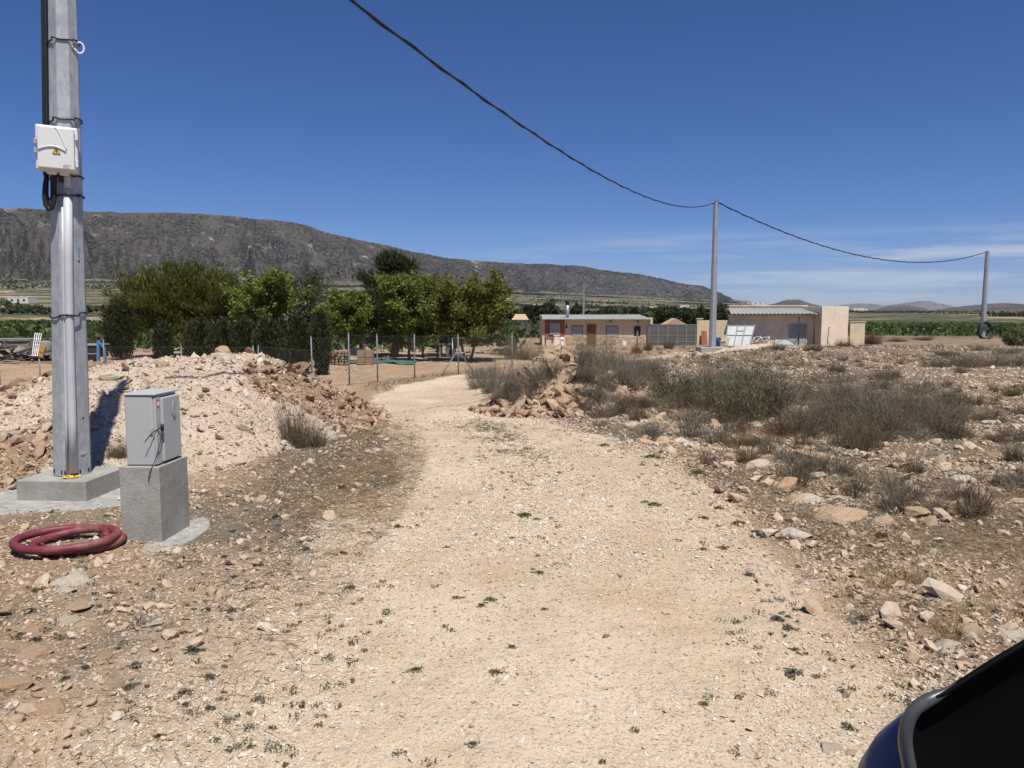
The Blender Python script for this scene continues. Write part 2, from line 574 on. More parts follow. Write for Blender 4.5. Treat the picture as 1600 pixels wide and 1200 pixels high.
def attr_masks(x, y):
    n = fbm(x * .9, y * .9, 4, 31) - .5
    rd = road_dist(x, y)
    road = 1 - sstep(-.25, .45, rd + n * .8)
    left = (rd > -.2) & (x < np.interp(y, [p[1] for p in ROAD], [p[0] for p in ROAD]))
    r = np.hypot(x, y)
    lit = np.zeros_like(x)
    lp = np.exp(-(((x + 1.85 + .13 * (y - 9)) / .85) ** 2 + ((y - 9.3) / 3.4) ** 2))       # darker dead grass left of the road
    lit = np.where(left, lp * 2.1, 0)
    rightf = sstep(0, .6, rd) * (~left)
    lit = lit + left * sstep(.0, .6, rd) * np.clip((fbm(x * 1.1, y * .8, 4, 39) - .42) * 3.2, 0, .75) * (y < 16)
    big = fbm(x * .35, y * .3, 4, 33)
    lit = lit + rightf * np.clip((big - .26) * 4.4, .48, 1.0) * (1 - sstep(45, 120, r))
    lit = lit + (~left) * np.exp(-((rd - 1.0) / .75) ** 2) * sstep(4.5, 7, y) * np.clip((fbm(x * .8, y * .5, 3, 36) - .3) * 3.5, 0, 1) * (1 - sstep(22, 30, y)) * 1.1
    # strip of small plants between the wheel tracks further up
    lit = lit + np.exp(-((rd + 1.3) / .5) ** 2) * np.exp(-((y - 10.8) / 2.3) ** 2) * .8
    lit = np.clip(lit + (fbm(x * 1.7, y * 1.7, 3, 37) - .5) * .5 * (lit > .05), 0, 1)
    yard = sstep(22, 27, y) * (1 - sstep(-2, 3, x - (y - 28) * .25)) * (1 - sstep(55, 75, y)) * sstep(.2, 1.2, rd)
    yard = np.maximum(yard, sstep(15, 18, y) * (x < -6) * (1 - sstep(55, 70, y)))
    far = sstep(75, 135, r + n * 30)
    spill = (1 - sstep(.58, .92, np.hypot((x + 4.0) / 1.12, (y - 6.85) / .8) + n * .5)) + (1 - sstep(.28, .5, np.hypot((x + 2.53) / .40, (y - 5.72) / 1.25) + n * .35))
    spill = np.clip(spill, 0, 1)
    # limestone dust on the verges
    pale = np.clip(1 - np.maximum(rd, 0) / np.where((x < 0) & (y < 6.5), 1.5, .8), 0, 1) * np.where((x < 0) & (y < 5.2), .9, .22) * (r < 60)
    pale = np.maximum(pale, np.clip(mound_h(x, y, 'L') * 2.5 + .75, 0, 1) * (y < 15) * .85)
    pale = np.maximum(pale, .9 * np.exp(-((x + 2.2) / 3.2) ** 2 - ((y - 44.5) / 4.5) ** 2))
    return dict(road=road, litter=lit, far=far, yard=yard, spill=spill, pale=pale)


az = np.concatenate([np.arange(-180, -48, 4.0), np.arange(-48, -40, 1.0), np.arange(-40, 40.01, .2), np.arange(41, 48, 1.0), np.arange(48, 180, 4.0)])
rr = ramp_rows()
A, RR = np.meshgrid(np.radians(az), rr)
X = RR * np.sin(A); Y = RR * np.cos(A)
Z = ground_z(X, Y)
nr, na = X.shape
idx = np.arange(nr * na).reshape(nr, na)
nx = np.roll(idx, -1, axis=1)
Fc = np.stack([idx[:-1], nx[:-1], nx[1:], idx[1:]], -1).reshape(-1, 4)
me = np_mesh('ground', np.stack([X, Y, Z], -1), Fc[:, ::-1], True)
for k, v in attr_masks(X.ravel(), Y.ravel()).items():
    a = me.attributes.new(k, 'FLOAT', 'POINT')
    a.data.foreach_set('value', np.ascontiguousarray(v, dtype=np.float32))
GROUND = link('ground', me, ground_material())
tag(GROUND, 'stony dry earth and a pale unpaved track running off to a wide plain', 'ground', kind='structure')


# ------------------------------------------------------------------ mountain and hills
def mountain_material(name, rock, dark, scale=1.0, rock2=(.30, .25, .20)):
    t = NT(name)
    rk = t.mix(t.mr(t.noise(.004 * scale, 5, .6), .35, .65), rock, tuple(c * .72 for c in rock))
    out = t.mr(t.noise(.011 * scale, 6, .72), .565, .63)
    lowm = t.mr(t.noise(.0022 * scale, 3), .42, .6)
    rk = t.mix(t.math('MULTIPLY', out, lowm), rk, rock2)
    sc = t.mr(t.voro(1, vec=t.scaled(.075 * scale, .03 * scale, .075 * scale)), .30, .55, 1, 0)
    sc2 = t.mr(t.voro(1, vec=t.scaled(.14 * scale, .05 * scale, .14 * scale)), .30, .5, 1, 0)
    den = t.mr(t.noise(.006 * scale, 4, .6), .34, .58)
    f = t.math('MULTIPLY', t.math('MAXIMUM', sc, t.math('MULTIPLY', sc2, .8)), den)
    f2 = t.math('MULTIPLY', t.attr('lowland'), t.mr(t.noise(.02 * scale, 4, .6), .3, .55))
    col = t.mix(t.math('MAXIMUM', f, t.math('MULTIPLY', f2, .8)), rk, dark)
    nb = t.bump(t.math('ADD', t.noise(.02 * scale, 6, .7), t.math('MULTIPLY', f, .25)), 1.0, 14 / scale)
    return t.fin(col, .95, 0, nb, .05)


px = np.arange(-700, 1159, 3.0)
re = np.array([elev_of(a, b) for a, b in RIDGE])
el = np.interp(px, RIDGE[:, 0], re)
el = el + (fbm(px * .03, px * 0, 4, 41) - .5) * .0028 + (vnoise(px * .4, px * 0, 43) - .5) * .0008
RD = np.interp(px, RDIST[:, 0], RDIST[:, 1])
fd, fz = foot(px)
azp = np.array([math.atan2(ray(p, 400)[0], ray(p, 400)[1]) for p in px])
zr_ = CAMZ + RD * el
U = np.concatenate([np.linspace(-.12, 1, 150), np.linspace(1.02, 1.4, 14)])
UU, _ = np.meshgrid(U, px, indexing='ij')
dist = fd + (RD - fd) * UU
H = zr_ - fz
s = np.where(UU <= 1, np.clip(UU, -.2, 1) , 1 - (UU - 1) * 1.6)
sh = np.where(UU <= 0, UU * .25, np.where(UU <= 1, .25 * s + .75 * (s * s * (2.2 - 1.2 * s)), s))
# spurs and gullies running down the slope
arc = azp * 1.0
gx = np.broadcast_to(azp * 26, UU.shape)
warp = (fbm(gx * .7 + 5, UU * 3, 3, 51) - .5) * 1.4
g1 = 1 - np.abs(2 * vnoise(gx * 1.1 + warp, UU * .9 + 3, 53) - 1)
g2 = 1 - np.abs(2 * vnoise(gx * 2.9 + warp * 2, UU * 1.8 + 7, 55) - 1)
g3 = fbm(gx * 5, UU * 12, 4, 57)
amp = np.clip(np.sin(np.clip(UU, 0, 1) * PI) ** .8, 0, 1)
zz = fz + H * sh + H * amp * (-.40 * (1 - g1) - .24 * (1 - g2) + .20 * (g3 - .5))
X = dist * np.sin(azp); Yy = dist * np.cos(azp)
nr, na = X.shape
idx = np.arange(nr * na).reshape(nr, na)
Fc = np.stack([idx[:-1, :-1], idx[:-1, 1:], idx[1:, 1:], idx[1:, :-1]], -1).reshape(-1, 4)
me = np_mesh('mountain', np.stack([X, Yy, zz], -1), Fc[:, ::-1], True)
a = me.attributes.new('lowland', 'FLOAT', 'POINT'); a.data.foreach_set('value', np.ascontiguousarray((1 - sstep(.08, .46, UU + (g3 - .5) * .3)).ravel(), dtype=np.float32))
mo = link('mountain', me, mountain_material('mountain_scrub', (.098, .083, .070), (.022, .027, .017)))
rg = np.random.default_rng(61)
nS = 62000
ii = rg.integers(0, 150, nS); jj = rg.integers(0, len(px), nS)
keep = (UU[ii, jj] < .985) & (rg.random(nS) < np.clip((fbm(azp[jj] * 60, UU[ii, jj] * 9, 4, 66) - .32) * 3.2, .04, 1))
ii, jj = ii[keep], jj[keep]; nS = len(ii)
sx_ = dist[ii, jj]; size = rg.uniform(2.6, 6.5, nS) * np.clip(sx_ / 3000, .8, 2)
ctr = np.stack([X[ii, jj] + rg.normal(0, 5, nS), Yy[ii, jj] + rg.normal(0, 5, nS), zz[ii, jj] - 1], -1)
q_ = 5
d_ = rg.normal(size=(nS * q_, 3)); d_ /= np.linalg.norm(d_, axis=1)[:, None]
C = np.repeat(ctr, q_, 0) + (d_ * np.array([.8, .8, .35]) + np.array([0, 0, .3])) * np.repeat(size, q_)[:, None]
u_ = rg.normal(size=(nS * q_, 3)); u_ /= np.linalg.norm(u_, axis=1)[:, None]
w_ = np.cross(u_, rg.normal(size=(nS * q_, 3))); w_ /= np.linalg.norm(w_, axis=1)[:, None]
s_ = (np.repeat(size, q_) * rg.uniform(.25, .5, nS * q_))[:, None]
V = np.stack([C + u_ * s_, C + w_ * s_ * .7, C - u_ * s_, C - w_ * s_ * .7], 1).reshape(-1, 3)
sme = np_mesh('mountain_scrub', V, np.arange(nS * q_ * 4).reshape(-1, 4))
so_ = link('mountain_scrub', sme, leafmat('mountain_leaves', [(0, (.018, .023, .012)), (.6, (.032, .038, .02)), (1, (.05, .052, .03))], .15)); tag(so_, 'dark scrub and pines speckling the mountain', 'scrub', kind='stuff')
tag(mo, 'long rocky mountain ridge speckled with dark scrub', 'mountain', kind='structure')


def hill(prof, D, mat, label, depth=.12, seed=1):
    prof = np.array(prof, float)
    px = np.arange(prof[0, 0], prof[-1, 0] + .1, 1.5)
    e = np.interp(px, prof[:, 0], [elev_of(a, b) for a, b in prof])
    e = e + (fbm(px * .12, px * 0, 3, seed) - .5) * .0012
    azp = np.array([math.atan2(ray(p, 470)[0], ray(p, 470)[1]) for p in px])
    base = -14
    top = CAMZ + D * e
    U = np.linspace(-1, 1, 40)
    UU, _ = np.meshgrid(U, px, indexing='ij')
    dist = D * (1 + UU * depth)
    prof_ = (1 - np.abs(UU)) ** .9
    n = (fbm(np.broadcast_to(azp * 160, UU.shape), UU * 5, 4, seed + 3) - .5)
    z = base + (top - base) * prof_ * (1 + n * .5 * (np.abs(UU) > .02) * np.sin(np.clip(np.abs(UU), 0, 1) * PI))
    X = dist * np.sin(azp); Yy = dist * np.cos(azp)
    nr, na = X.shape
    idx = np.arange(nr * na).reshape(nr, na)
    Fc = np.stack([idx[:-1, :-1], idx[:-1, 1:], idx[1:, 1:], idx[1:, :-1]], -1).reshape(-1, 4)
    me = np_mesh('hill', np.stack([X, Yy, z], -1), Fc[:, ::-1], True)
    a = me.attributes.new('lowland', 'FLOAT', 'POINT'); a.data.foreach_set('value', np.ascontiguousarray((.6 * (np.abs(UU) > .6)).ravel(), dtype=np.float32))
    o = link('hill', me, mat)
    return tag(o, label, 'hill', kind='structure')


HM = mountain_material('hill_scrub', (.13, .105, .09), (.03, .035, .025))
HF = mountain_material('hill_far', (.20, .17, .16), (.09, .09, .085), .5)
hill([(1190, 479), (1205, 475), (1220, 471), (1233, 467.5), (1250, 468), (1262, 472), (1275, 476), (1292, 480)], 6000, HM, 'small dark hill above the flat roof', seed=61)
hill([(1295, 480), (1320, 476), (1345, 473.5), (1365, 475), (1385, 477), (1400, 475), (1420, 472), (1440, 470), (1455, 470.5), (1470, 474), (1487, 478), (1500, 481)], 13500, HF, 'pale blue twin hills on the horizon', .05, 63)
hill([(1372, 482), (1390, 478), (1412, 476.5), (1432, 479), (1450, 482)], 7000, HM, 'low dark hill under the blue hills', seed=65)
hill([(1462, 484), (1490, 480), (1520, 476.5), (1545, 474), (1565, 473), (1600, 475), (1640, 471), (1720, 468), (1800, 474), (1900, 482)], 6200, HM, 'low dark hills at the far right', seed=67)
# ------------------------------------------------------------------ stone
def stone_mat(name, a, b, c, per='island', rough=.9):
    t = NT(name)
    v = t.island() if per == 'island' else t.orand()
    col = t.ramp(v, [(0, a), (.5, b), (1, c)])
    col = t.mix(t.math('MULTIPLY', t.mr(t.noise(9, 6, .7), .42, .68), .6), col, tuple(x * .55 for x in b))
    col = t.mix(t.math('MULTIPLY', t.mr(t.noise(3.5, 4, .6), .5, .7), .45), col, tuple(min(.7, x * 1.25) for x in a))
    nb = t.bump(t.math('ADD', t.noise(28, 6, .7), t.math('MULTIPLY', t.noise(7, 3), .7)), .8, .012)
    return t.fin(col, rough, 0, nb, .15)


M_PALE = stone_mat('pale_limestone', (.53, .435, .335), (.46, .365, .27), (.62, .53, .42))
M_TAN = stone_mat('tan_stone', (.47, .355, .245), (.40, .285, .185), (.58, .465, .345))
M_BROWN = stone_mat('brown_stone', (.30, .20, .125), (.24, .155, .095), (.36, .25, .16), 'object')
M_ORANGE = stone_mat('orange_stone', (.48, .34, .215), (.42, .285, .175), (.54, .40, .27), 'object')
M_LIME = stone_mat('white_limestone', (.55, .47, .37), (.50, .42, .32), (.60, .52, .42), 'object')
M_RUST = stone_mat('rust_stone', (.42, .29, .185), (.29, .19, .12), (.50, .385, .27))


def rock_mesh(seed, sub=3, flat=.65, stretch=1.3):
    rng = np.random.default_rng(seed)
    bm = bmesh.new()
    bmesh.ops.create_icosphere(bm, subdivisions=sub, radius=1)
    V = np.array([v.co[:] for v in bm.verts])
    for k in range(9 if sub > 1 else 6):
        nrm = rng.normal(size=3); nrm /= np.linalg.norm(nrm)
        d = rng.uniform(.45, .85)
        over = np.maximum(0, V @ nrm - d)
        V = V - over[:, None] * nrm * .96
    V = V + (rng.normal(size=V.shape) * (.018 if sub > 1 else .05))
    V = V * np.array([stretch, 1, flat])
    for v, c in zip(bm.verts, V): v.co = c
    return bm


_ROCKS = []
for k in range(10):
    bm = rock_mesh(100 + k, 3, random.uniform(.5, .8), random.uniform(1.05, 1.6))
    me = bpy.data.meshes.new('rock'); bm.to_mesh(me); bm.free()
    _ROCKS.append(me)


def rock_variant(mat):
    out = []
    for me in _ROCKS:
        m = me.copy(); m.materials.append(mat); out.append(m)
    return out


RV = {m.name: rock_variant(m) for m in (M_BROWN, M_ORANGE, M_LIME)}


def place_rock(x, y, size, mat, label, group=None, sink=.3, tilt=.35, k=None, z=None, flat=1.0):
    me = RV[mat.name][random.randrange(10) if k is None else k]
    z = gz(x, y) if z is None else z
    o = link('rock', me, None, None, loc=(x, y, z + size * (.55 - sink) * .6 * flat))
    o.rotation_euler = (random.uniform(-tilt, tilt), random.uniform(-tilt, tilt), random.uniform(0, 6.28))
    o.scale = (size, size, size * flat)
    return tag(o, label, 'rock', group)


# small stones as joined meshes
_BASE = []
for k in range(16):
    bm = rock_mesh(300 + k, 1, random.uniform(.45, .8), random.uniform(1.0, 1.7))
    bm.faces.ensure_lookup_table()
    _BASE.append((np.array([v.co[:] for v in bm.verts]), np.array([[v.index for v in f.verts] for f in bm.faces])))
    bm.free()
_BV = np.stack([b[0] for b in _BASE]); _BF = _BASE[0][1]


def stones(name, x, y, z, s, mat, rng, tilt=.3, parent=None, sink=.25):
    n = len(x)
    V = _BV[rng.integers(0, len(_BV), n)] * s[:, None, None]
    a = rng.uniform(0, 2 * PI, n); ca, sa = np.cos(a)[:, None], np.sin(a)[:, None]
    V = np.stack([V[..., 0] * ca - V[..., 1] * sa, V[..., 0] * sa + V[..., 1] * ca, V[..., 2]], -1)
    tx = rng.normal(0, tilt, n)[:, None]; ty = rng.normal(0, tilt, n)[:, None]
    V = np.stack([V[..., 0], V[..., 1], V[..., 2] + V[..., 0] * tx + V[..., 1] * ty], -1)
    V = V + np.stack([x, y, z + s * (.55 - sink)], -1)[:, None, :]
    Fc = (_BF[None] + (np.arange(n) * _BV.shape[1])[:, None, None]).reshape(-1, 3)
    me = np_mesh(name, V.reshape(-1, 3), Fc, False)
    return link(name, me, mat, parent)


def polar_scatter(n, r0, r1, rng, a=46):
    r = np.exp(rng.uniform(math.log(r0), math.log(r1), n))
    t = rng.uniform(R(-a), R(a), n)
    return r * np.sin(t), r * np.cos(t), r


def clear_of_bases(x, y):
    return (np.hypot(x + 4.03, y - 6.97) > .62) & (np.hypot(x + 2.38, y - 5.74) > .32) & ~((np.abs(x - 2.1) < 1.2) & (y < 1.2))


rng = np.random.default_rng(5)
# track gravel
x, y, r = polar_scatter(90000, 2.3, 40, rng)
rd = road_dist(x, y)
k = (rng.random(len(x)) < np.where(rd < .35, .42 + .35 * np.clip(fbm(x * 1.3, y * 1.3, 3, 71) * 2.4 - .8, 0, 1), 0)) & clear_of_bases(x, y)
x, y, r = x[k], y[k], r[k]
s = np.minimum(r * .0011 * rng.random(len(x)) ** -.32, .010 + .014 * rng.random(len(x)) ** 2.5)
o = stones('gravel', x, y, ground_z(x, y), s, M_PALE, rng)
tag(o, 'fine pale limestone gravel strewn over the track', 'gravel', kind='stuff')
# chippings: six-cornered splinters by the hundred thousand
_oct = np.array([(1, 0, 0), (-1, 0, 0), (0, 1, 0), (0, -1, 0), (0, 0, 1), (0, 0, -1)], float)
_of = np.array([(0, 2, 4), (2, 1, 4), (1, 3, 4), (3, 0, 4), (2, 0, 5), (1, 2, 5), (3, 1, 5), (0, 3, 5)])
_ov = np.stack([(_oct + rng.normal(0, .22, (6, 3))) * np.array([rng.uniform(1, 1.6), 1, rng.uniform(.5, .85)]) for _ in range(24)])


def chips(name, x, y, s, mat, label):
    n = len(x); V = _ov[rng.integers(0, 24, n)] * s[:, None, None]
    a = rng.uniform(0, 2 * PI, n); ca, sa = np.cos(a)[:, None], np.sin(a)[:, None]
    tx = rng.normal(0, .3, n)[:, None]
    V = np.stack([V[..., 0] * ca - V[..., 1] * sa, V[..., 0] * sa + V[..., 1] * ca, V[..., 2] + V[..., 0] * tx], -1)
    V = V + np.stack([x, y, ground_z(x, y) + s * .3], -1)[:, None, :]
    Fc = (_of[None] + (np.arange(n) * 6)[:, None, None]).reshape(-1, 3)
    o = link(name, np_mesh(name, V.reshape(-1, 3), Fc), mat)
    return tag(o, label, 'gravel', kind='stuff')


M_CHIP = stone_mat('limestone_chippings', (.40, .305, .21), (.60, .50, .375), (.74, .655, .52))
x, y, r = polar_scatter(260000, 2.4, 15, rng, 40)
rd = road_dist(x, y)
cl = np.clip((fbm(x * .9, y * .7, 4, 75) - .38) * 3.4, .06, 1)
cc_ = np.abs(rd + 1.45); cl = cl * (1 - .7 * np.exp(-((cc_ - .72) / .30) ** 2) * (rd < 0))
cl = cl * (1 - .88 * np.clip(attr_masks(x, y)['litter'] * 1.3, 0, 1) * (rd > -.3))
k = (rng.random(len(x)) < np.where(rd < np.where(x > 0, .45, .9), cl, .22 * cl)) & clear_of_bases(x, y) & (mound_h(x, y, 'L') < .0) & (np.hypot(x + 3.15, y - 5.33) > .0)
x, y, r = x[k], y[k], r[k]
chips('chippings', x, y, np.minimum(r * .00085 * rng.random(len(x)) ** -.36, .007 + .011 * rng.random(len(x)) ** 2), M_CHIP, 'pale chippings scattered over track and verges')
# field stones
x, y, r = polar_scatter(300000, 2.8, 75, rng)
rd = road_dist(x, y)
cx = np.interp(y, [p[1] for p in ROAD], [p[0] for p in ROAD])
right = x > cx
dens = np.where(right, .16 + .70 * np.clip((fbm(x * .6, y * .6, 4, 73) - .41) * 4, 0, 1), .22 + .3 * np.clip((fbm(x * .9, y * .9, 3, 74) - .42) * 4, 0, 1))
dens = np.where((~right) & (y > 20), .05, dens) * np.where(rd > .15, 1, np.where(rd > -.2, .35, 0))
dens = np.where(right & (rd > .15) & (rd < 1.2) & (y < 7), np.maximum(dens, .75), dens)
k = (rng.random(len(x)) < dens) & clear_of_bases(x, y) & (mound_h(x, y, 'L') < -.1)
x, y, r = x[k], y[k], r[k]
s = np.minimum(r * .0011 * rng.random(len(x)) ** -.42, .014 + np.where(x > cx[k], .085, .05) * rng.random(len(x)) ** 2.2)
w = rng.random(len(x)) < .24
for sel, m, nm, lb in ((w, M_PALE, 'pebbles', 'pale stones littering the dry field'), (~w, M_TAN, 'rubble', 'tan and orange stones littering the dry field')):
    o = stones(nm, x[sel], y[sel], ground_z(x[sel], y[sel]), s[sel], m, rng, .35)
    tag(o, lb, 'stones', kind='stuff')


# ------------------------------------------------------------------ mounds
def mound_material(kind):
    t = NT('mound_' + kind)
    n2 = t.noise(2.2, 5, .6); n3 = t.noise(11, 6, .7)
    if kind == 'L':
        a, b, c = (.56, .46, .36), (.47, .365, .27), (.33, .235, .16)
    else:
        a, b, c = (.44, .31, .20), (.34, .225, .14), (.22, .15, .10)
    col = t.mix(t.mr(n2, .36, .62), a, b)
    col = t.mix(t.mr(t.math('ADD', t.attr('brown'), t.math('MULTIPLY', t.math('SUBTRACT', n3, .5), .6)), .35, .65), col, t.mix(t.mr(n3, .4, .6), (.30, .20, .125), (.22, .145, .09)))
    col = t.mix(t.math('MULTIPLY', t.mr(n3, .5, .72), .7), col, c)
    vc = t.voro(16, out='Color'); vd = t.voro(16)
    k = t.n('ShaderNodeSeparateColor'); t.l(vc, k.inputs[0])
    col = t.mix(t.math('MULTIPLY', t.math('LESS_THAN', vd, .38), t.math('MULTIPLY', k.outputs[1], .7)), col, t.mix(k.outputs[0], a, (.56, .47, .37)))
    h = t.math('ADD', t.math('MULTIPLY', t.mr(vd, 0, .6, 1, 0), .8), t.noise(30, 5, .7))
    nb = t.bump(t.noise(6, 5, .7), .8, .06, t.bump(h, .9, .025))
    return t.fin(col, .93, 0, nb, .1)


def brownside(x, y):
    return (x > -3.95 + .35 * np.sin(y * 2) + (12.5 - y) * .22) & (y > 11)


def brown_soil(x, y):
    left = sstep(-5.9, -6.7, x + (y - 10) * .35) * sstep(9.2, 10.2, y)
    low = sstep(-4.3, -5.0, x) * (1 - sstep(8.0, 8.8, y + .3 * np.sin(x * 3)))
    return np.clip(left + low + .8 * brownside(x, y), 0, 1)


def mound(name, label, which, box, step, mat):
    xs = np.arange(box[0], box[1], step); ys = np.arange(box[2], box[3], step)
    X, Y = np.meshgrid(xs, ys)
    h = mound_h(X, Y, which)
    Z = ground_z(X, Y) + np.where(h > 0, h, np.maximum(h, -.25) - .02)
    idx = np.arange(X.size).reshape(X.shape)
    Fc = np.stack([idx[:-1, :-1], idx[:-1, 1:], idx[1:, 1:], idx[1:, :-1]], -1).reshape(-1, 4)
    keep = (h.ravel()[Fc] > -.1).any(1)
    Fc = Fc[keep]
    used = np.unique(Fc); remap = np.full(X.size, -1); remap[used] = np.arange(len(used))
    V = np.stack([X, Y, Z], -1).reshape(-1, 3)[used]
    me = np_mesh(name, V, remap[Fc], True)
    at = me.attributes.new('brown', 'FLOAT', 'POINT'); at.data.foreach_set('value', np.ascontiguousarray(brown_soil(V[:, 0], V[:, 1]) if which == 'L' else np.zeros(len(V)), dtype=np.float32))
    o = link(name, me, mat)
    return tag(o, label, 'mound')


ML = mound('rubble_mound', 'pale crumbly limestone spoil heap rising behind the grey cabinet', 'L', (-13, -1.2, 5.6, 19.5), .05, mound_material('L'))
MR = mound('rubble_mound', 'orange rocky heap between dry bushes at the bend of the track', 'R', (-2.8, 5.6, 14, 23.5), .05, mound_material('R'))


def on_mound(which, n, box, smin, smax, mat, pw, test=None, name='rubble', parent=None, tilt=.5):
    x = rng.uniform(box[0], box[1], n); y = rng.uniform(box[2], box[3], n)
    h = mound_h(x, y, which)
    k = (h > -.04) & clear_of_bases(x, y)
    if test is not None: k &= test(x, y)
    x, y, h = x[k], y[k], h[k]
    s = np.minimum(smin * rng.random(len(x)) ** -pw, smax)
    o = stones(name, x, y, ground_z(x, y) + np.maximum(h, 0), s, mat, rng, tilt, parent)
    o['kind'] = 'stuff'
    return o


LB = (-11, -1.8, 6.2, 18.5)
on_mound('L', 75000, LB, .008, .06, M_PALE, .36, lambda x, y: brown_soil(x, y) < .1 + .95 * rng.random(len(x)) ** 1.6, parent=ML)
on_mound('L', 26000, LB, .016, .10, M_RUST, .42, lambda x, y: brown_soil(x, y) > .3, parent=ML)
on_mound('R', 16000, (-2.5, 5.2, 14.5, 23), .022, .16, M_RUST, .5, parent=MR)
on_mound('R', 5000, (-2.5, 5.2, 14.5, 23), .02, .12, M_PALE, .45, parent=MR)


def mound_rocks(n, which, region, size, mat, label, group, **kw):
    c = 0
    while c < n:
        x = random.uniform(region[0], region[1]); y = random.uniform(region[2], region[3])
        h = float(mound_h(np.array([x]), np.array([y]), which)[0])
        if h < .0 or not bool(clear_of_bases(np.array([x]), np.array([y]))[0]): continue
        if kw.get('test') and not kw['test'](x, y): continue
        place_rock(x, y, random.uniform(*size) * (1 if random.random() < .8 else 1.35), mat, label, group, sink=.25, tilt=.6)
        c += 1


mound_rocks(34, 'L', (-9.2, -6.0, 10.0, 11.6), (.09, .18), M_BROWN, 'brown boulder in the jumble left of the galvanised pole', 'brown boulders left of the pole', test=lambda x, y: y > 10.6 - (x + 9) * .0)
mound_rocks(28, 'L', (-4.3, -2.3, 12.4, 16.4), (.06, .14), M_BROWN, 'brown rock on the stony tail of the pale mound', 'brown rocks on the tail of the mound', test=lambda x, y: brownside(np.array([x]), np.array([y]))[0])
mound_rocks(16, 'L', (-6.0, -4.0, 11.7, 12.9), (.06, .12), M_ORANGE, 'tan rock lying along the crest of the pale mound', 'rocks along the crest of the mound')
mound_rocks(16, 'L', (-6.0, -2.2, 7.2, 11.5), (.05, .10), M_LIME, 'pale stone on the near slope of the pale mound', 'pale stones on the slope of the mound')
mound_rocks(32, 'R', (-1.0, 2.6, 15.6, 19.0), (.08, .20), M_ORANGE, 'orange rock on the heap at the bend of the track', 'orange rocks on the heap')
p = G(352, 566); place_rock(p.x, p.y, .13, M_LIME, 'white boulder sitting highest on the crest of the pale mound', k=2, flat=1.1)
p = G(175, 590); place_rock(p.x, p.y, .16, M_LIME, 'rounded pale stone at the top of the pole shadow', k=5)
p = G(30, 680); place_rock(p.x, p.y, .10, M_LIME, 'white stone on the slope below the brown boulders', k=7)
p = G(255, 572); place_rock(p.x, p.y, .10, M_ORANGE, 'small orange rock at the left end of the mound crest', k=1)

# single stones on the open ground: photo pixel, half size, material, label
for (px_, py_, s_, m_, k_, lb, fl) in (
        (1243, 650, .23, M_LIME, 3, 'big white boulder half hidden in dry bushes', 1.3),
        (1307, 805, .24, M_ORANGE, 4, 'broad flat tan slab lying in the stony verge', .55),
        (1228, 765, .17, M_ORANGE, 6, 'blocky tan stone between dry tufts in the verge', .9),
        (1277, 714, .20, M_ORANGE, 8, 'flat tan ledge stone beside dry tufts', .6),
        (117, 910, .115, M_LIME, 9, 'long white stone just below the red hose', .7),
        (103, 925, .06, M_LIME, 0, 'small white stone touching the long white one', .8),
        (47, 1026, .095, M_ORANGE, 1, 'rounded orange stone in the left foreground', .6),
        (82, 1107, .068, M_ORANGE, 2, 'round orange stone with a white chip in the left corner', .8),
        (238, 974, .055, M_LIME, 5, 'flat white stone alone on the brown earth', .5),
        (110, 971, .05, M_LIME, 6, 'small pale stone below the cluster of orange slabs', .9),
        (75, 1078, .065, M_ORANGE, 7, 'flat orange slab beside the left foreground weeds', .4),
        (120, 945, .08, M_ORANGE, 3, 'crumbly orange slab under the white stones', .35),
        (160, 1026, .055, M_ORANGE, 4, 'small orange stone beside grey weeds', .6),
        (12, 1075, .07, M_ORANGE, 8, 'orange rock cut by the left edge of the picture', .7),
        (15, 958, .06, M_ORANGE, 9, 'orange stone at the left edge under the hose', .8),
        (1298, 1170, .05, M_LIME, 0, 'white stone on the track near the car mirror', .6),
        (1520, 988, .075, M_ORANGE, 1, 'orange stone in the dirt above the car mirror', .7),
        (1478, 1010, .07, M_LIME, 2, 'pale flat stone beside the car mirror', .6),
        (1582, 992, .085, M_LIME, 7, 'pale slab at the right edge above the car mirror', .5),
        (1445, 990, .075, M_ORANGE, 5, 'pinkish cracked stone in the verge', .6),
        (975, 622, .16, M_ORANGE, 6, 'tan stone lying below the grey bushes', .8),
        (955, 612, .22, M_ORANGE, 0, 'long pale slab leaning on the foot of the orange heap', .6),
        (983, 666, .10, M_LIME, 4, 'pointed pale stone on the edge of the track', 1.1),
        (1010, 688, .13, M_ORANGE, 2, 'low tan stone beside the track', .7),
        (1035, 690, .11, M_ORANGE, 9, 'leaning tan stone beside the track', .9),
        (632, 719, .055, M_LIME, 3, 'white stone on the dead grass left of the track', .6),
        (540, 734, .04, M_LIME, 8, 'tiny white stone further down the dead grass', .6),
        (62, 560, .5, M_LIME, 5, 'pale boulder in front of the scrap heap', .6)):
    p = G(px_, py_)
    place_rock(p.x, p.y, s_, m_, lb, None, .3 if fl > .6 else .52, .25 if fl > .6 else .08, k_, flat=fl)
c = 0
while c < 140:
    r_ = math.exp(random.uniform(math.log(4.6), math.log(24))); a_ = random.uniform(R(4), R(36))
    x_, y_ = r_ * math.sin(a_), r_ * math.cos(a_)
    if road_dist(np.array([x_]), np.array([y_]))[0] < .35 or mound_h(np.array([x_]), np.array([y_]), 'R')[0] > -.1: continue
    if fbm(np.array([x_ * .6]), np.array([y_ * .6]), 4, 73)[0] < .46: continue
    place_rock(x_, y_, random.uniform(.055, .15), random.choice((M_ORANGE, M_ORANGE, M_LIME)), 'flat tan or pale stone half sunk in the field right of the track', 'stones lying in the field', .45, .2, flat=random.uniform(.5, .8))
    c += 1
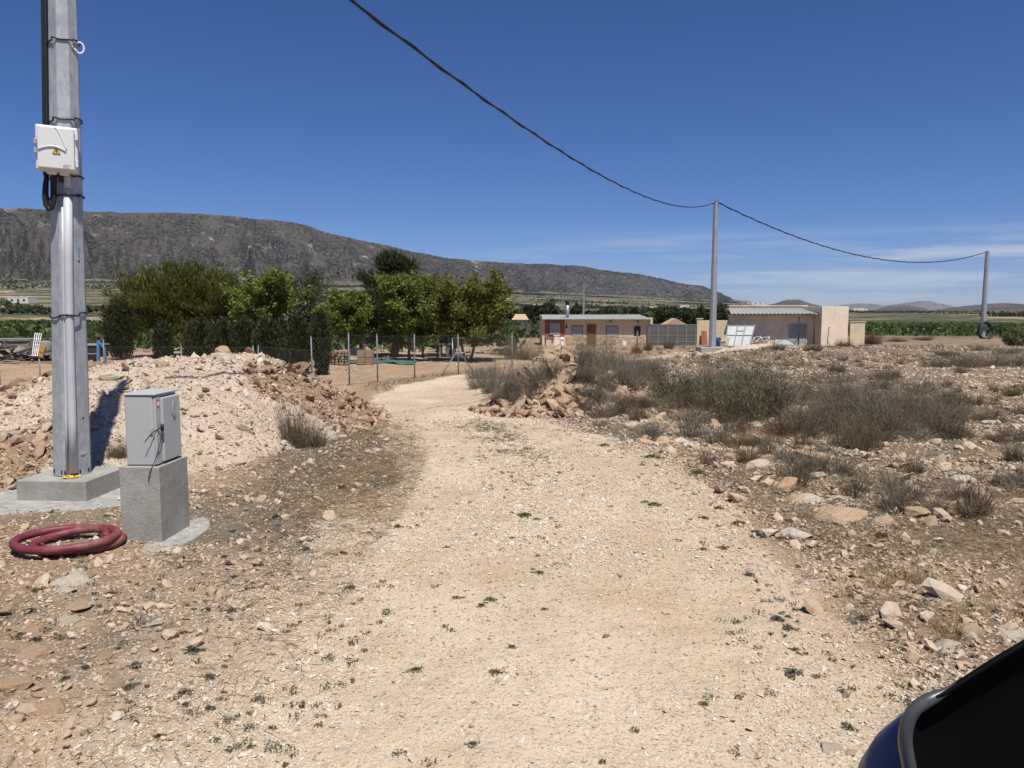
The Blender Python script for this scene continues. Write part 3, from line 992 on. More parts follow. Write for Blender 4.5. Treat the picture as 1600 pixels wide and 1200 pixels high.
# ------------------------------------------------------------------ materials for made things
M_GALV = NT('galvanised_steel')
_t = M_GALV
_c = _t.mix(_t.mr(_t.noise(26, 5, .7, _t.scaled(1, 1, .45)), .38, .64), (.37, .385, .40), (.50, .515, .525))
_c = _t.mix(_t.math('MULTIPLY', _t.mr(_t.noise(4, 5, .65), .48, .66), .5), _c, (.27, .285, .305))
M_GALV = _t.fin(_c, _t.mr(_t.noise(18, 4), .3, .7, .42, .62), .35, None, .45)
M_CONC = NT('concrete')
_t = M_CONC
_c = _t.mix(_t.mr(_t.noise(3.2, 6, .65), .34, .66), (.36, .345, .31), (.25, .232, .20))
_c = _t.mix(_t.math('MULTIPLY', _t.mr(_t.noise(24, 5, .7), .52, .70), .5), _c, (.44, .43, .40))
_c = _t.mix(_t.math('MULTIPLY', _t.math('LESS_THAN', _t.voro(38), .13), .8), _c, (.12, .11, .10))
_bn = _t.bump(_t.math('ADD', _t.noise(60, 5, .7), _t.math('MULTIPLY', _t.mr(_t.voro(38), 0, .2, -1, 0), 1.2)), .6, .006)
M_CONC = _t.fin(_c, .9, 0, _t.bump(_t.noise(4, 4), .3, .03, _bn), .2)
M_CAB = plain('grey_cabinet_polyester', (.43, .435, .425), (.39, .395, .385), 3, .5, 0, .15, 120, .001, .4)
M_BOXW = plain('off_white_plastic', (.70, .70, .68), (.66, .66, .64), 3, .42, 0, 0, spec=.4)
M_PVC = plain('grey_pvc', (.53, .535, .545), (.47, .475, .485), 4, .45, 0, 0, spec=.4)
M_BLK = plain('black_rubber', (.016, .016, .018), (.026, .026, .028), 9, .5)
M_STRAP = plain('black_strap', (.02, .02, .022), None, rough=.4)
M_YEL = plain('yellow_foam', (.72, .46, .055), (.60, .36, .03), 20, .8, 0, .6, 40, .01)
M_WARN = plain('warning_yellow', (.80, .50, .02), rough=.45)
M_BLUE = plain('faded_blue_sticker', (.10, .22, .42), (.25, .36, .50), 60, .6)
M_RED = plain('red_label', (.5, .05, .04), rough=.5)
M_WHITE = plain('white_plastic', (.78, .78, .77), rough=.45)
M_DARK = plain('dark_gap', (.02, .02, .02), rough=.8)
M_GREYP = plain('label_grey', (.36, .36, .37), rough=.6)


def octo(mb, cx, cy, z0, r0, z1, r1, rot=PI / 8, n=8, steps=1):
    pts = []
    for k in range(steps + 1):
        t = k / steps; z = z0 + (z1 - z0) * t; r = r0 + (r1 - r0) * t
        pts.append([(cx + r * math.cos(2 * PI * i / n + rot), cy + r * math.sin(2 * PI * i / n + rot), z) for i in range(n)])
    vs = [v for r in pts for v in r]
    fs = [(k * n + i, k * n + (i + 1) % n, (k + 1) * n + (i + 1) % n, (k + 1) * n + i) for k in range(steps) for i in range(n)]
    fs += [tuple(range(n))[::-1], tuple(steps * n + i for i in range(n))]
    mb.add(vs, fs)


# ------------------------------------------------------------------ near pole with its concrete base
A_ = P(121, 752, 6.63); ZTOP = A_.z
S0 = ZTOP
sl = MB()
B_ = Vector((-4.37, 6.66)); A2 = Vector((-3.735, 6.62)); e1 = (A2 - B_); wv = Vector((-e1.y, e1.x)) * 1.02
cs = [B_, A2, A2 + wv, B_ + wv]
sl.add([(c.x, c.y, z) for z in (-.16, ZTOP) for c in cs], [(0, 1, 2, 3), (4, 5, 6, 7), (0, 1, 5, 4), (1, 2, 6, 5), (2, 3, 7, 6), (3, 0, 4, 7)])
slab = sl.single('footing_slab', M_CONC, ((B_.x + cs[2].x) / 2, (B_.y + cs[2].y) / 2, 0), 'low square concrete base slab under the near steel pole', 'concrete base', bevel=.008)
PX, PY = -4.035, 6.95
TOPH = 8.2
LEAN = R(2.0); THETA = R(25)
PM = Matrix.Rotation(LEAN, 4, 'Y') @ Matrix.Rotation(THETA, 4, 'Z')
pole = thing('utility_pole', 'tall galvanised octagonal steel pole with meter box, nearest the camera', 'utility pole', (PX, PY, ZTOP + .003), group='steel poles of the power line')
pole.rotation_euler = PM.to_euler()


def pole_r(h):
    return .160 - .0108 * h


def hof(py, Y=6.75):      # height on the pole of a photo row
    return P(104, py, Y).z - ZTOP
KU = .00488
def uof(px, py):          # sideways offset on the pole of a photo pixel
    return (px - (98.5 + 10.5 * py / 737.0)) * KU
def apo(h): return pole_r(h) * math.cos(PI / 8)


m = MB(); octo(m, 0, 0, 0, pole_r(0), TOPH, pole_r(TOPH), steps=6)
m.build('shaft', M_GALV, pole, local=True, bevel=.005)


def facet(k, h, u, out):
    """point on a facet (k = 0 front, 1 right, -1 left)"""
    a = R(-90 + 45 * k)
    n = Vector((math.cos(a), math.sin(a), 0)); tg = Vector((-math.sin(a), math.cos(a), 0))
    return Vector((0, 0, h)) + n * (apo(h) + out) + tg * u, Matrix((tg, n, Vector((0, 0, 1)))).transposed(), n


def conduit(rows, r):
    mm = MB(); pts = []
    for (px_, py_) in rows:
        h = max(hof(py_), .008)
        pts.append((uof(px_, py_), -apo(h) - r * 1.04, h))
    mm.tube(pts, r, 16)
    return mm.build('conduit', M_PVC, pole, local=True)
conduit([(114, 740), (112.3, 660), (110.5, 580), (108.7, 493), (107.6, 400), (107, 294)], .0345)
conduit([(106.8, 293.5), (106, 268)], .028)
conduit([(103.2, 740), (102.5, 660), (101.4, 580), (100, 493), (99.2, 400), (98.6, 322)], .012)
for py_, th in ((61, .012), (186, .014), (306, .013), (493, .012), (275, .012)):
    h = hof(py_, 6.85); rr_ = pole_r(h) + .005
    mm = MB()
    pts = [(rr_ * math.cos(a), rr_ * math.sin(a), h + .012 * math.sin(a * 2 + py_) + .02 * math.cos(a)) for a in np.linspace(R(-50), R(230), 21)]
    if py_ in (306, 493):
        f_ = -apo(h) - .074; uc = uof(108.5, py_)
        arc = [(uc + .075, -apo(h) - .01, h), (uc + .038, f_ + .018, h), (uc + .02, f_, h + .004), (uc - .02, f_, h + .006), (uc - .04, f_ + .03, h + .004), (uc - .07, -apo(h) - .008, h)]
    else:
        arc = [(.08 - .04 * k, -apo(h) - .008, h + .004 * math.sin(k * 2)) for k in range(5)]
    pts = pts + arc[::-1] + [pts[0]]
    mm.tube(pts, th * .6, 6)
    mm.build('strap', M_STRAP, pole, local=True)
mm = MB(); h = hof(68, 6.85); u = pole_r(h) - .005
mm.tube([(u + .012 + .033 * math.cos(a), -.06, h + .046 * math.sin(a)) for a in np.linspace(-2.3, 2.2, 18)], .0075, 6)
mm.tube([(u - .045, -.085, h - .004), (u - .012, -.075, h - .035), (u - .006, -.062, h - .045)], .008, 6)
mm.build('cable_tie', M_WHITE, pole, local=True)
mm = MB()
def cpts(rows, y_): return [(uof(a, b), y_, hof(b, 6.8)) for a, b in rows]
hs = np.linspace(6.4, hof(268), 14)
mm.tube([(-pole_r(h) - .012, -.02, h) for h in hs] + cpts([(73, 290), (71.5, 308), (73, 322), (78, 330), (83, 327), (86.5, 312), (87, 285), (87, 262)], -.17), .0185, 8)
mm.tube([(-pole_r(h) - .034, .0, h) for h in hs] + cpts([(75.5, 285), (75, 305), (77, 320), (80, 325), (83, 318), (83.6, 300), (84, 270), (84, 262)], -.15), .014, 8)
mm.tube(cpts([(91, 262), (94, 272), (98, 285)], -.165), .016, 6)
mm.build('cable', M_BLK, pole, local=True)
mm = MB()
for (px_, py_) in ((122, 407), (128, 654)):
    q, rot, n = facet(1, hof(py_, 6.85), .0, 0); mm.tube([q - n * .01, q + n * .003], .009, 8)
for u_ in (-.045, .045):
    for k in (-1, 0, 1):
        q, rot, n = facet(k, .04, u_, 0); mm.cbox(q, .014, .006, .035, rot)
mm.build('bolt_hole', M_DARK, pole, local=True)
q, rot, n = facet(1, hof(392, 6.85), 0, .001)
mm = MB(); mm.cbox(q + Vector((0, 0, .02)), .032, .003, .04, rot)
for dz in (-.022, -.042): mm.cbox(q + Vector((0, 0, dz)), .016, .003, .014, rot)
mm.build('sticker', M_BLUE, pole, local=True)
q, rot, n = facet(1, hof(708, 6.9), -.01, .003)
mm = MB(); mm.cbox(q, .06, .008, .018, rot); mm.cbox(q + rot @ Vector((.026, 0, 0)) - Vector((0, 0, .075)), .008, .008, .16, rot)
mm.build('earth_bracket', M_GALV, pole, local=True)
mm = MB(); rr5 = random.Random(4)
for (px_, py_) in ((100, 738), (106, 735), (110, 739), (119, 739), (124, 738), (103, 740), (113, 737)):
    bm = rock_mesh(rr5.randrange(900), 2, .7, 1.2); s_ = rr5.uniform(.016, .028)
    bm.verts.ensure_lookup_table()
    c_ = Vector((uof(px_, py_), -apo(0) - .03 - rr5.uniform(0, .07), .012))
    mm.add([Vector(v.co) * s_ + c_ for v in bm.verts], [[v.index for v in f.verts] for f in bm.faces], True); bm.free()
mm.build('sealing_foam', M_YEL, pole, local=True)

# meter box hung on the pole, in the same turned frame
h0, h1 = hof(264, 6.6), hof(192, 6.6)
wd, hg = .312, h1 - h0
ctr = Vector((uof(92.5, 228), -apo(h0) - .004, h0))
mbx = thing('meter_box', 'off-white plastic electric meter box strapped to the near pole', 'meter box', tuple(Vector((PX, PY, ZTOP + .003)) + PM.to_3x3() @ ctr))
mbx.rotation_euler = PM.to_euler()
x0, x1, z0, z1, yb = -wd / 2, wd / 2, 0.0, hg, 0.0
yf = -.165
m = MB(); m.box(x0, x1, yf + .035, yb, z0, z1); m.build('case', M_BOXW, mbx, local=True, bevel=.012)
m = MB(); m.box(x0 + .016, x1 - .022, yf, yf + .034, z0 + .012, z1 - .012); dr = m.build('door', M_BOXW, mbx, local=True, bevel=.012)
def swoosh(pts, wmax, out):
    mm = MB(); n = len(pts)
    vs = []
    for i, (a, b) in enumerate(pts):
        w = wmax * math.sin(PI * min(max((i + .3) / n, .05), .97)) ** .7
        vs += [(a, yf - .0005, b + w), (a, yf - out, b), (a, yf - .0005, b - w)]
    fs = []
    for i in range(n - 1):
        for j in range(2): fs.append((i * 3 + j, i * 3 + j + 1, i * 3 + 4 + j, i * 3 + 3 + j))
    mm.add(vs, fs, True); return mm
pts = [(x0 + wd * (.07 + .66 * t), z0 + hg * (.40 + .125 * math.sin(PI * (.08 + .82 * t)))) for t in np.linspace(0, 1, 20)]
swoosh(pts, .009, .011).build('emboss', M_BOXW, dr, local=True)
mm = MB(); pts = [(x0 + wd * (.47 + .27 * t), z0 + hg * (.95 - .48 * t ** 1.5)) for t in np.linspace(0, 1, 14)]
mm.tube([(a, yf, b) for a, b in pts], [.0055] * 14, 6); mm.build('emboss', M_BOXW, dr, local=True)
tx, tz, ts = x0 + wd * .50, z0 + hg * .43, .028
mm = MB(); mm.poly([(tx - ts, yf - .001, tz - ts * .8), (tx + ts, yf - .001, tz - ts * .8), (tx, yf - .001, tz + ts * .95)], (0, -.002, 0))
ws = mm.build('warning_triangle', M_WARN, mbx, local=True)
mm = MB()
tri = [(tx - ts, tz - ts * .8), (tx + ts, tz - ts * .8), (tx, tz + ts * .95)]
for i in range(3):
    a, b = tri[i], tri[(i + 1) % 3]
    mm.bar((a[0], yf - .0035, a[1]), (b[0], yf - .0035, b[1]), .0045, .002)
bolt = [(-.004, .022), (.006, .022), (.002, .004), (.010, .004), (-.003, -.022), (-.001, -.004), (-.009, -.004)]
mm.poly([(tx + a * .75, yf - .0034, tz + b * .75 - .004) for a, b in bolt], (0, -.0015, 0))
mm.build('symbol', M_DARK, ws, local=True)
mm = MB()
for k in range(3): mm.box(x1 - .11, x1 - .11 + (.065, .04, .05)[k], yf - .0015, yf + .001, z0 + .050 - k * .010, z0 + .054 - k * .010)
mm.build('rating_plate', M_GREYP, mbx, local=True)
mm = MB()
for k in (.62, .42): mm.box(x0 - .010, x0 + .012, yf + .01, yf + .045, z0 + hg * k - .025, z0 + hg * k + .02)
mm.build('latch', M_GREYP, mbx, local=True, bevel=.003)
mm = MB()
for k in (.72, .12): mm.box(x1 - .018, x1 + .004, yf + .008, yf + .034, z0 + hg * k, z0 + hg * k + .06)
mm.build('hinge', M_BOXW, mbx, local=True, bevel=.003)
mm = MB()
for fx_ in (.36, .65):
    mm.tube([(x0 + wd * fx_, -.075, z0 + .004), (x0 + wd * fx_, -.075, z0 - .012), (x0 + wd * fx_, -.075, z0 - .026)], [.045, .043, .030], 14)
mm.build('gland', M_BOXW, mbx, local=True)

# ------------------------------------------------------------------ cabinet and its plinth
NC = Vector((-2.565, 5.50)); phi = R(3)
ux = Vector((math.cos(phi), -math.sin(phi))); uy = Vector((math.sin(phi), math.cos(phi)))
PZ = P(246, 730, 5.50).z
def cpt(a, b, z):     # a along the left face (from the near corner to the left), b along the right face
    q = NC - ux * a + uy * b
    return (q.x, q.y, z)
def cab_box(mm, a0, a1, b0, b1, z0, z1):
    vs = [cpt(a, b, z) for z in (z0, z1) for b in (b0, b1) for a in (a1, a0)]
    mm.add(vs, [(0, 2, 3, 1), (4, 5, 7, 6), (0, 1, 5, 4), (2, 6, 7, 3), (0, 4, 6, 2), (1, 3, 7, 5)])
AW, BD = .300, .44
m = MB(); cab_box(m, 0, AW, 0, BD, -.15, PZ)
m.single('concrete_plinth', M_CONC, cpt(AW / 2, BD / 2, 0), 'upright concrete block carrying the grey cabinet', 'plinth', bevel=.006)
cabt = thing('electric_cabinet', 'grey polyester electric cabinet with closed door on a concrete block', 'cabinet', cpt(AW / 2, BD / 2, PZ + .002))
HC = P(246, 619, 5.52).z
a0, a1, b0, b1 = .022, AW - .045, .03, BD - .06
m = MB(); cab_box(m, a0 + .02, a1, b0, b1, PZ + .002, HC); m.build('case', M_CAB, cabt, bevel=.012)
m = MB(); cab_box(m, a0 - .004, a1 + .006, b0 - .008, b1 + .012, HC + .001, HC + .016); m.build('roof_cap', M_CAB, cabt, bevel=.007)
m = MB(); cab_box(m, a0, a0 + .019, b0 + .004, b0 + .075, PZ + .012, HC - .012); m.build('door_frame', M_CAB, cabt, bevel=.004)
m = MB(); cab_box(m, a0 - .012, a0 + .019, b0 + .082, b1 - .002, PZ + .018, HC - .022); cdoor = m.build('door', M_CAB, cabt, bevel=.008)
m = MB(); q = [cpt(a0 - .014, b1 - .11 + .028 * math.cos(t), HC - .125 + .06 * math.sin(t)) for t in np.linspace(0, 2 * PI, 20, endpoint=False)]
m.poly(q, (ux * .006).to_3d()); m.build('handle', M_GREYP, cdoor, bevel=.002)
m = MB(); cab_box(m, a0 - .003, a0, b0 + .022, b0 + .058, HC - .08, HC - .035); m.build('label', M_RED, cabt)
m = MB(); cab_box(m, a0 - .0045, a0 - .0005, b0 + .026, b0 + .054, HC - .076, HC - .046); m.build('label', M_WHITE, cabt)
m = MB(); cab_box(m, .045, .065, b0 - .010, b0 + .002, PZ + .235, PZ + .285); m.build('latch', M_GREYP, cabt, bevel=.003)
m = MB(); lk = Vector(cpt(a0 - .02, b0 + .05, PZ + .285))
m.tube([lk + Vector((0, 0, .02)), lk - Vector((0, 0, .03))], .012, 8)
m.tube([lk, Vector(cpt(.04, b0 - .03, PZ + .25)), Vector(cpt(.085, b0 - .05, PZ + .185))], .0036, 6)
m.tube([lk, Vector(cpt(a0 - .015, b0 + .02, PZ + .17)), Vector(cpt(.025, b0 - .02, PZ + .06)), Vector(cpt(.06, -.01, PZ - .03)), Vector(cpt(.075, -.012, PZ - .10))], .0028, 6)
m.build('locking_cable', M_STRAP, cabt)

# ------------------------------------------------------------------ red corrugated hose coiled on the ground
t = NT('red_hose')
sepz = t.n('ShaderNodeUVMap')
hc = t.mix(t.mr(t.noise(12, 4), .35, .65), (.145, .026, .034), (.19, .04, .05))
hc = t.mix(t.math('MULTIPLY', t.mr(t.noise(5, 5, .65), .52, .70), .55), hc, (.27, .17, .13))
M_HOSE = t.fin(hc, .52, 0, None, .35)
cxh, cyh = -3.16, 5.38
pts = []
N_ = 420
for k in range(N_):
    u = k / (N_ - 1)
    a = R(62) - u * R(772)
    rad = .29 + .045 * math.sin(a * 1.0 + u * 5) - .05 * u + .045 * (u > .5) * math.sin((u - .5) * 6)
    x_ = cxh + rad * math.cos(a) * 1.08; y_ = cyh + rad * math.sin(a) * .86
    lay = .036 + .044 * sstep(.30, .52, u) - .03 * sstep(.75, 1, u)
    z_ = gz(x_, y_) * .7 + lay + .018 * math.sin(a + .6) * 1.0 * u
    pts.append(Vector((x_, y_, z_)))
# arc-length so the ribs stay even
d = [0]
for a, b in zip(pts[:-1], pts[1:]): d.append(d[-1] + (b - a).length)
L_ = d[-1]; nrib = int(L_ / .017)
sv = np.linspace(0, L_, nrib * 2 + 1)
pp = [Vector((np.interp(s, d, [p.x for p in pts]), np.interp(s, d, [p.y for p in pts]), np.interp(s, d, [p.z for p in pts]))) for s in sv]
rad = [.031 if i % 2 else .0265 for i in range(len(pp))]
m = MB(); m.tube(pp, rad, 18)
hz_ = gz(cxh, cyh)
hose = thing('hose_coil', 'dark red corrugated hose coiled on the bare earth', 'hose', (cxh, cyh, hz_))
m.build('hose', M_HOSE, hose)
m = MB(); e = pts[0]; dd = (pts[0] - pts[3]).normalized()
m.tube([e, e + dd * .03], .036, 10); m.tube([e + dd * .02, e + dd * .05 + Vector((.01, 0, .035))], .014, 8)
m.build('end_cap', plain('green_plastic', (.04, .20, .06), rough=.5), hose)

# ------------------------------------------------------------------ the other poles and the cable
M_POLEF = plain('weathered_pole_steel', (.36, .375, .39), (.29, .305, .32), 2, .6, .3)
def far_pole(bpx, bpy, tpy, Y, wb, wt, label, lean=0, base=True, group='steel poles of the power line'):
    b = P(bpx, bpy, Y); tp = P(bpx, tpy, Y)
    z0 = gz(b.x, b.y) + .0
    th_ = thing('utility_pole', label, 'utility pole', (b.x, b.y, z0), group=group)
    m = MB(); octo(m, 0, 0, .02, wb / 2, tp.z - z0, wt / 2); o = m.build('shaft', M_POLEF, th_, local=True)
    th_.rotation_euler = (0, lean, 0)
    if base:
        m = MB(); m.box(-.95, .95, -.8, .8, -.5, .42); m.single('footing_block', M_CONC, (0, 0, 0), 'concrete base of the middle steel pole', 'concrete base', bevel=.02).location = (b.x, b.y, z0)
    m = MB(); h = tp.z - z0
    m.box(-.28, .28, -.02, .02, h - .10, h - .05)
    m.tube([(-.05, 0, h), (0, 0, h + .12), (.1, 0, h + .02), (.18, 0, h - .15), (.12, 0, h - .4)], .03, 6)
    m.build('cable_clamp', M_BLK, th_, local=True)
    return th_, Vector((b.x, b.y, tp.z))
_, T2 = far_pole(1113, 541, 316, 52, .50, .30, 'tall steel pole on a concrete block beside the panelled gate')
_, T3 = far_pole(1535, 526, 393, 90, .62, .42, 'steel pole with a black pipe coil at the far right', base=False)
_, T4 = far_pole(911.5, 520, 441, 118, .34, .22, 'thin far pole standing behind the flat-roofed house', base=False)
def sag_cable(a, b, sag, r, n=60):
    m = MB(); pts = []
    for k in range(n + 1):
        t = k / n; p = a.lerp(b, t); pts.append(p - Vector((0, 0, 4 * sag * t * (1 - t))))
    m.tube(pts, r, 8)
    # second strand twisted round the first
    pts2 = []
    for k in range(n * 6 + 1):
        t = k / (n * 6); p = a.lerp(b, t) - Vector((0, 0, 4 * sag * t * (1 - t)))
        w = t * (b - a).length * 3.2
        pts2.append(p + Vector((math.cos(w) * r * 1.1, 0, math.sin(w) * r * 1.1)))
    m.tube(pts2, r * .75, 5)
    return m
T1 = Vector((PX, PY, ZTOP)) + PM.to_3x3() @ Vector((.05, .1, 6.05))
m = sag_cable(T1, T2 + Vector((-.05, 0, -.02)), 1.50, .021)
m.single('power_cable', M_BLK, T1, 'black twisted overhead cable sagging across the sky to the middle pole', 'cable')
m = sag_cable(T2 + Vector((.15, 0, -.02)), T3, 2.4, .036)
m.single('power_cable', M_BLK, T2, 'black overhead cable sagging between the middle and the far right pole', 'cable')
m = sag_cable(T4, P(600, 500, 110), 2.2, .035, 30)
m.single('power_cable', M_BLK, T4, 'thin cable running left from the far pole behind the house', 'cable')
# black corrugated pipe coil at the foot of the far right pole
c0 = P(1540, 518, 89.2)
m = MB()
for k in range(2):
    rr_ = .98 - .08 * k
    m.tube([(rr_ * math.cos(a), .25 * k - .1 + .1 * math.sin(a * 2), rr_ * math.sin(a)) for a in np.linspace(0, 2 * PI, 40)], .10, 10)
cc = m.single('pipe_coil', M_BLK, (0, 0, 0), 'black pipe coil leaning upright against the far right pole', 'pipe')
cc.location = (c0.x, c0.y, gz(c0.x, c0.y) + .98); cc.rotation_euler = (R(-8), 0, R(12))

# ------------------------------------------------------------------ car mirror in the corner
M_CARB = NT('blue_car_paint')
M_CARB = M_CARB.fin((.003, .045, .19), .35, 0, None, .10)
M_GLASS = plain('black_mirror_plastic', (.004, .004, .004), None, rough=.55, spec=.06)
M_GASK = plain('grey_rubber_seal', (.055, .056, .058), (.085, .086, .088), 30, .38, 0, 0, spec=.5)
M_TANL = plain('brass_trim', (.40, .30, .16), None, rough=.35, metal=.3)
YM = 1.05
car = thing('parked_car', 'dark blue car whose black side mirror cuts into the right corner', 'car', (.75, .5, gz(.75, .5)))
# outline of the mirror mouth at about arm's length
inner = [(1437, 1230), (1426, 1190), (1421, 1158), (1424, 1132), (1434, 1112), (1452, 1098), (1480, 1084), (1512, 1064), (1556, 1036), (1600, 1010), (1660, 974), (1730, 944), (1790, 950), (1815, 1010), (1810, 1120), (1780, 1240), (1700, 1330), (1580, 1360), (1490, 1320)]
def smooth_closed(p, sub=5):
    n = len(p); out = []
    for i in range(n):
        p0, p1, p2, p3 = (np.array(p[(i + j) % n], float) for j in (-1, 0, 1, 2))
        for k in range(sub):
            t = k / sub
            out.append(.5 * ((2 * p1) + (-p0 + p2) * t + (2 * p0 - 5 * p1 + 4 * p2 - p3) * t * t + (-p0 + 3 * p1 - 3 * p2 + p3) * t ** 3))
    return out
inn = smooth_closed(inner)
cen = np.array((1600.0, 1160.0))
def ring(scale, dy, shift=(0, 0)):
    return [P(cen[0] + (q[0] - cen[0]) * scale + shift[0], cen[1] + (q[1] - cen[1]) * scale + shift[1], YM + dy) for q in inn]
def loft(rings, cap=True):
    m = MB(); n = len(rings[0])
    vs = [v for r_ in rings for v in r_]
    fs = [(i * n + k, i * n + (k + 1) % n, (i + 1) * n + (k + 1) % n, (i + 1) * n + k) for i in range(len(rings) - 1) for k in range(n)]
    m.add(vs, fs, True)
    if cap: m.f.append(tuple((len(rings) - 1) * n + k for k in range(n))); m.s.append(True)
    return m
loft([ring(1.07, .012), ring(1.11, .03, (-10, 12)), ring(1.17, .07, (-34, 42)), ring(1.19, .11, (-50, 72)), ring(1.10, .15, (-30, 80)), ring(.86, .19, (20, 40)), ring(.5, .215, (30, 40)), ring(.1, .22, (30, 40))]).build('mirror_housing', M_CARB, car)
m = MB()
left = [inn[i] for i in range(len(inn))]
n_ = len(left)
pts, rads = [], []
for i in range(-8, 36):
    q = left[i % n_]; q = cen + (q - cen) * 1.035
    pts.append(P(q[0], q[1], YM + .004)); tt = (i + 8) / 43
    rads.append(.0095 * min(1, (1 - tt) * 4.5 + .08))
m.tube(pts, rads, 10); rim = m.build('seal', M_GASK, car)
m = MB(); m.tube([P(*(cen + (left[i % n_] - cen) * 1.086), YM + .006) for i in range(-8, 20)], .0024, 6); m.build('trim_line', M_TANL, car)
loft([ring(1.075, .013), ring(1.045, -.002), ring(1.0, -.004), ring(.96, .012), ring(.90, .03), ring(.5, .034), ring(.1, .034)]).build('mirror_shell', M_GLASS, car)
m = MB(); a = P(1700, 1300, YM + .12)
m.tube([a, a + Vector((.02, -.06, -.10)), a + Vector((.03, -.16, -.16))], [.05, .045, .055], 10); m.build('mirror_arm', M_GLASS, car)
m = MB()
prof = [(.70, 1.02), (.76, .98), (.83, .86), (.86, .70), (.84, .45), (.78, .30)]
vs = []
for x_ in np.linspace(-.9, 2.6, 12):
    for (y_, z_) in prof: vs.append((x_, y_ - .10 * max(0, (x_ - 1.3)) ** 2 * .5 - .02, z_))
k = len(prof)
m.add(vs, [(i * k + j, i * k + j + 1, (i + 1) * k + j + 1, (i + 1) * k + j) for i in range(11) for j in range(k - 1)], True)
cd_ = m.build('door', M_CARB, car)
cd_.modifiers.new('solid', 'SOLIDIFY').thickness = .04
# ------------------------------------------------------------------ buildings far up the track
M_REND = NT('tan_render')
_t = M_REND
_c = _t.mix(_t.mr(_t.noise(1.2, 5, .65), .36, .64), (.68, .555, .405), (.60, .475, .335))
_c = _t.mix(_t.math('MULTIPLY', _t.mr(_t.noise(1.0, 5, .7, _t.scaled(3.5, 3.5, .35)), .5, .68), .55), _c, (.46, .355, .25))
M_REND = _t.fin(_c, .92, 0, _t.bump(_t.noise(20, 4), .4, .02), .1)
M_REND2 = NT('pinkish_render')
_t = M_REND2
_c = _t.mix(_t.mr(_t.noise(.8, 5, .65), .36, .64), (.80, .675, .525), (.71, .585, .44))
_c = _t.mix(_t.math('MULTIPLY', _t.mr(_t.noise(1.0, 5, .7, _t.scaled(3, 3, .3)), .52, .7), .5), _c, (.54, .43, .32))
M_REND2 = _t.fin(_c, .92, 0, _t.bump(_t.noise(20, 4), .4, .02), .1)


def brickmat(name, a, b, mort, bw, bh, ms=.02):
    t = NT(name)
    sp = t.n('ShaderNodeSeparateXYZ'); t.l(t.co(), sp.inputs[0])
    cb = t.n('ShaderNodeCombineXYZ'); t.l(t.math('ADD', sp.outputs[0], sp.outputs[1]), cb.inputs[0]); t.l(sp.outputs[2], cb.inputs[1])
    br = t.n('ShaderNodeTexBrick'); t.l(cb.outputs[0], br.inputs['Vector'])
    br.inputs['Scale'].default_value = 1; br.inputs['Brick Width'].default_value = bw; br.inputs['Row Height'].default_value = bh
    br.inputs['Mortar Size'].default_value = ms; br.inputs['Color1'].default_value = (*a, 1); br.inputs['Color2'].default_value = (*b, 1); br.inputs['Mortar'].default_value = (*mort, 1)
    col = t.mix(t.math('MULTIPLY', t.mr(t.noise(1.6, 5, .65), .42, .66), .35), br.outputs[0], tuple(x * .6 for x in b))
    return t.fin(col, .9, 0, t.bump(br.outputs['Fac'], -.6, .01), .1)


M_BLOCK = brickmat('cream_block', (.70, .58, .39), (.63, .51, .335), (.50, .40, .28), .42, .21, .02)
M_BRICK = brickmat('red_brick', (.33, .10, .06), (.26, .075, .045), (.30, .20, .15), .26, .085, .012)
_t = NT('stone_cladding')
_v = _t.scaled(2.6, 2.6, 4.6)
_k = _t.n('ShaderNodeSeparateColor'); _t.l(_t.voro(1, out='Color', vec=_v), _k.inputs[0])
_c = _t.ramp(_k.outputs[0], [(0, (.26, .175, .105)), (.4, (.40, .28, .175)), (.75, (.50, .38, .25)), (1, (.34, .22, .13))])
_e = _t.voro(1, 'DISTANCE_TO_EDGE', vec=_v)
_c = _t.mix(_t.mr(_e, .02, .07, 1, 0), _c, (.48, .40, .30))
M_STONEB = _t.fin(_c, .9, 0, _t.bump(_t.mr(_e, 0, .12), .8, .03), .1)
M_SHUT = plain('grey_roller_shutter', (.36, .365, .37), (.30, .305, .31), 2, .5)
M_WOODD = plain('brown_wood_door', (.20, .095, .045), (.15, .07, .035), 6, .6)
M_FIBRE = plain('grey_corrugated_sheet', (.36, .36, .35), (.28, .275, .26), 1.2, .8, 0, .2, 12, .01)
M_CONCF = plain('grey_concrete_panel', (.155, .15, .138), (.12, .115, .105), 2.5, .9, 0, .3, 20, .01)
M_ZINC = plain('zinc_pipe', (.42, .43, .44), (.33, .34, .35), 4, .45, .5)
M_RUSTB = plain('rust_board', (.30, .105, .05), (.23, .08, .04), 4, .8)
M_WPANEL = plain('white_panel', (.50, .51, .50), (.42, .43, .42), 1.5, .6)
M_FRAMEG = plain('grey_metal_frame', (.34, .35, .36), None, rough=.5, metal=.3)
M_TIMB = plain('weathered_timber', (.34, .25, .17), (.24, .175, .12), 5, .85)
M_PALLET = plain('pale_pallet_wood', (.50, .41, .30), (.40, .31, .22), 5, .85)
M_TILE = plain('tan_roof_tile', (.50, .36, .24), (.40, .28, .18), 3, .9)
M_WALLW = plain('white_wall', (.66, .64, .60), (.58, .55, .5), 1, .9)
M_BLUEP = plain('blue_paint', (.07, .17, .34), (.10, .21, .38), 5, .6)
M_TEAL = plain('green_tarpaulin', (.055, .15, .125), (.04, .11, .095), 3, .6)
M_BLUED = plain('dark_blue_plastic', (.02, .035, .14), None, rough=.5)
M_GLASSF = plain('pale_glass_sheet', (.40, .47, .46), (.34, .41, .40), 1, .2)
M_SOOT = plain('sooty_metal', (.03, .03, .032), None, rough=.7)


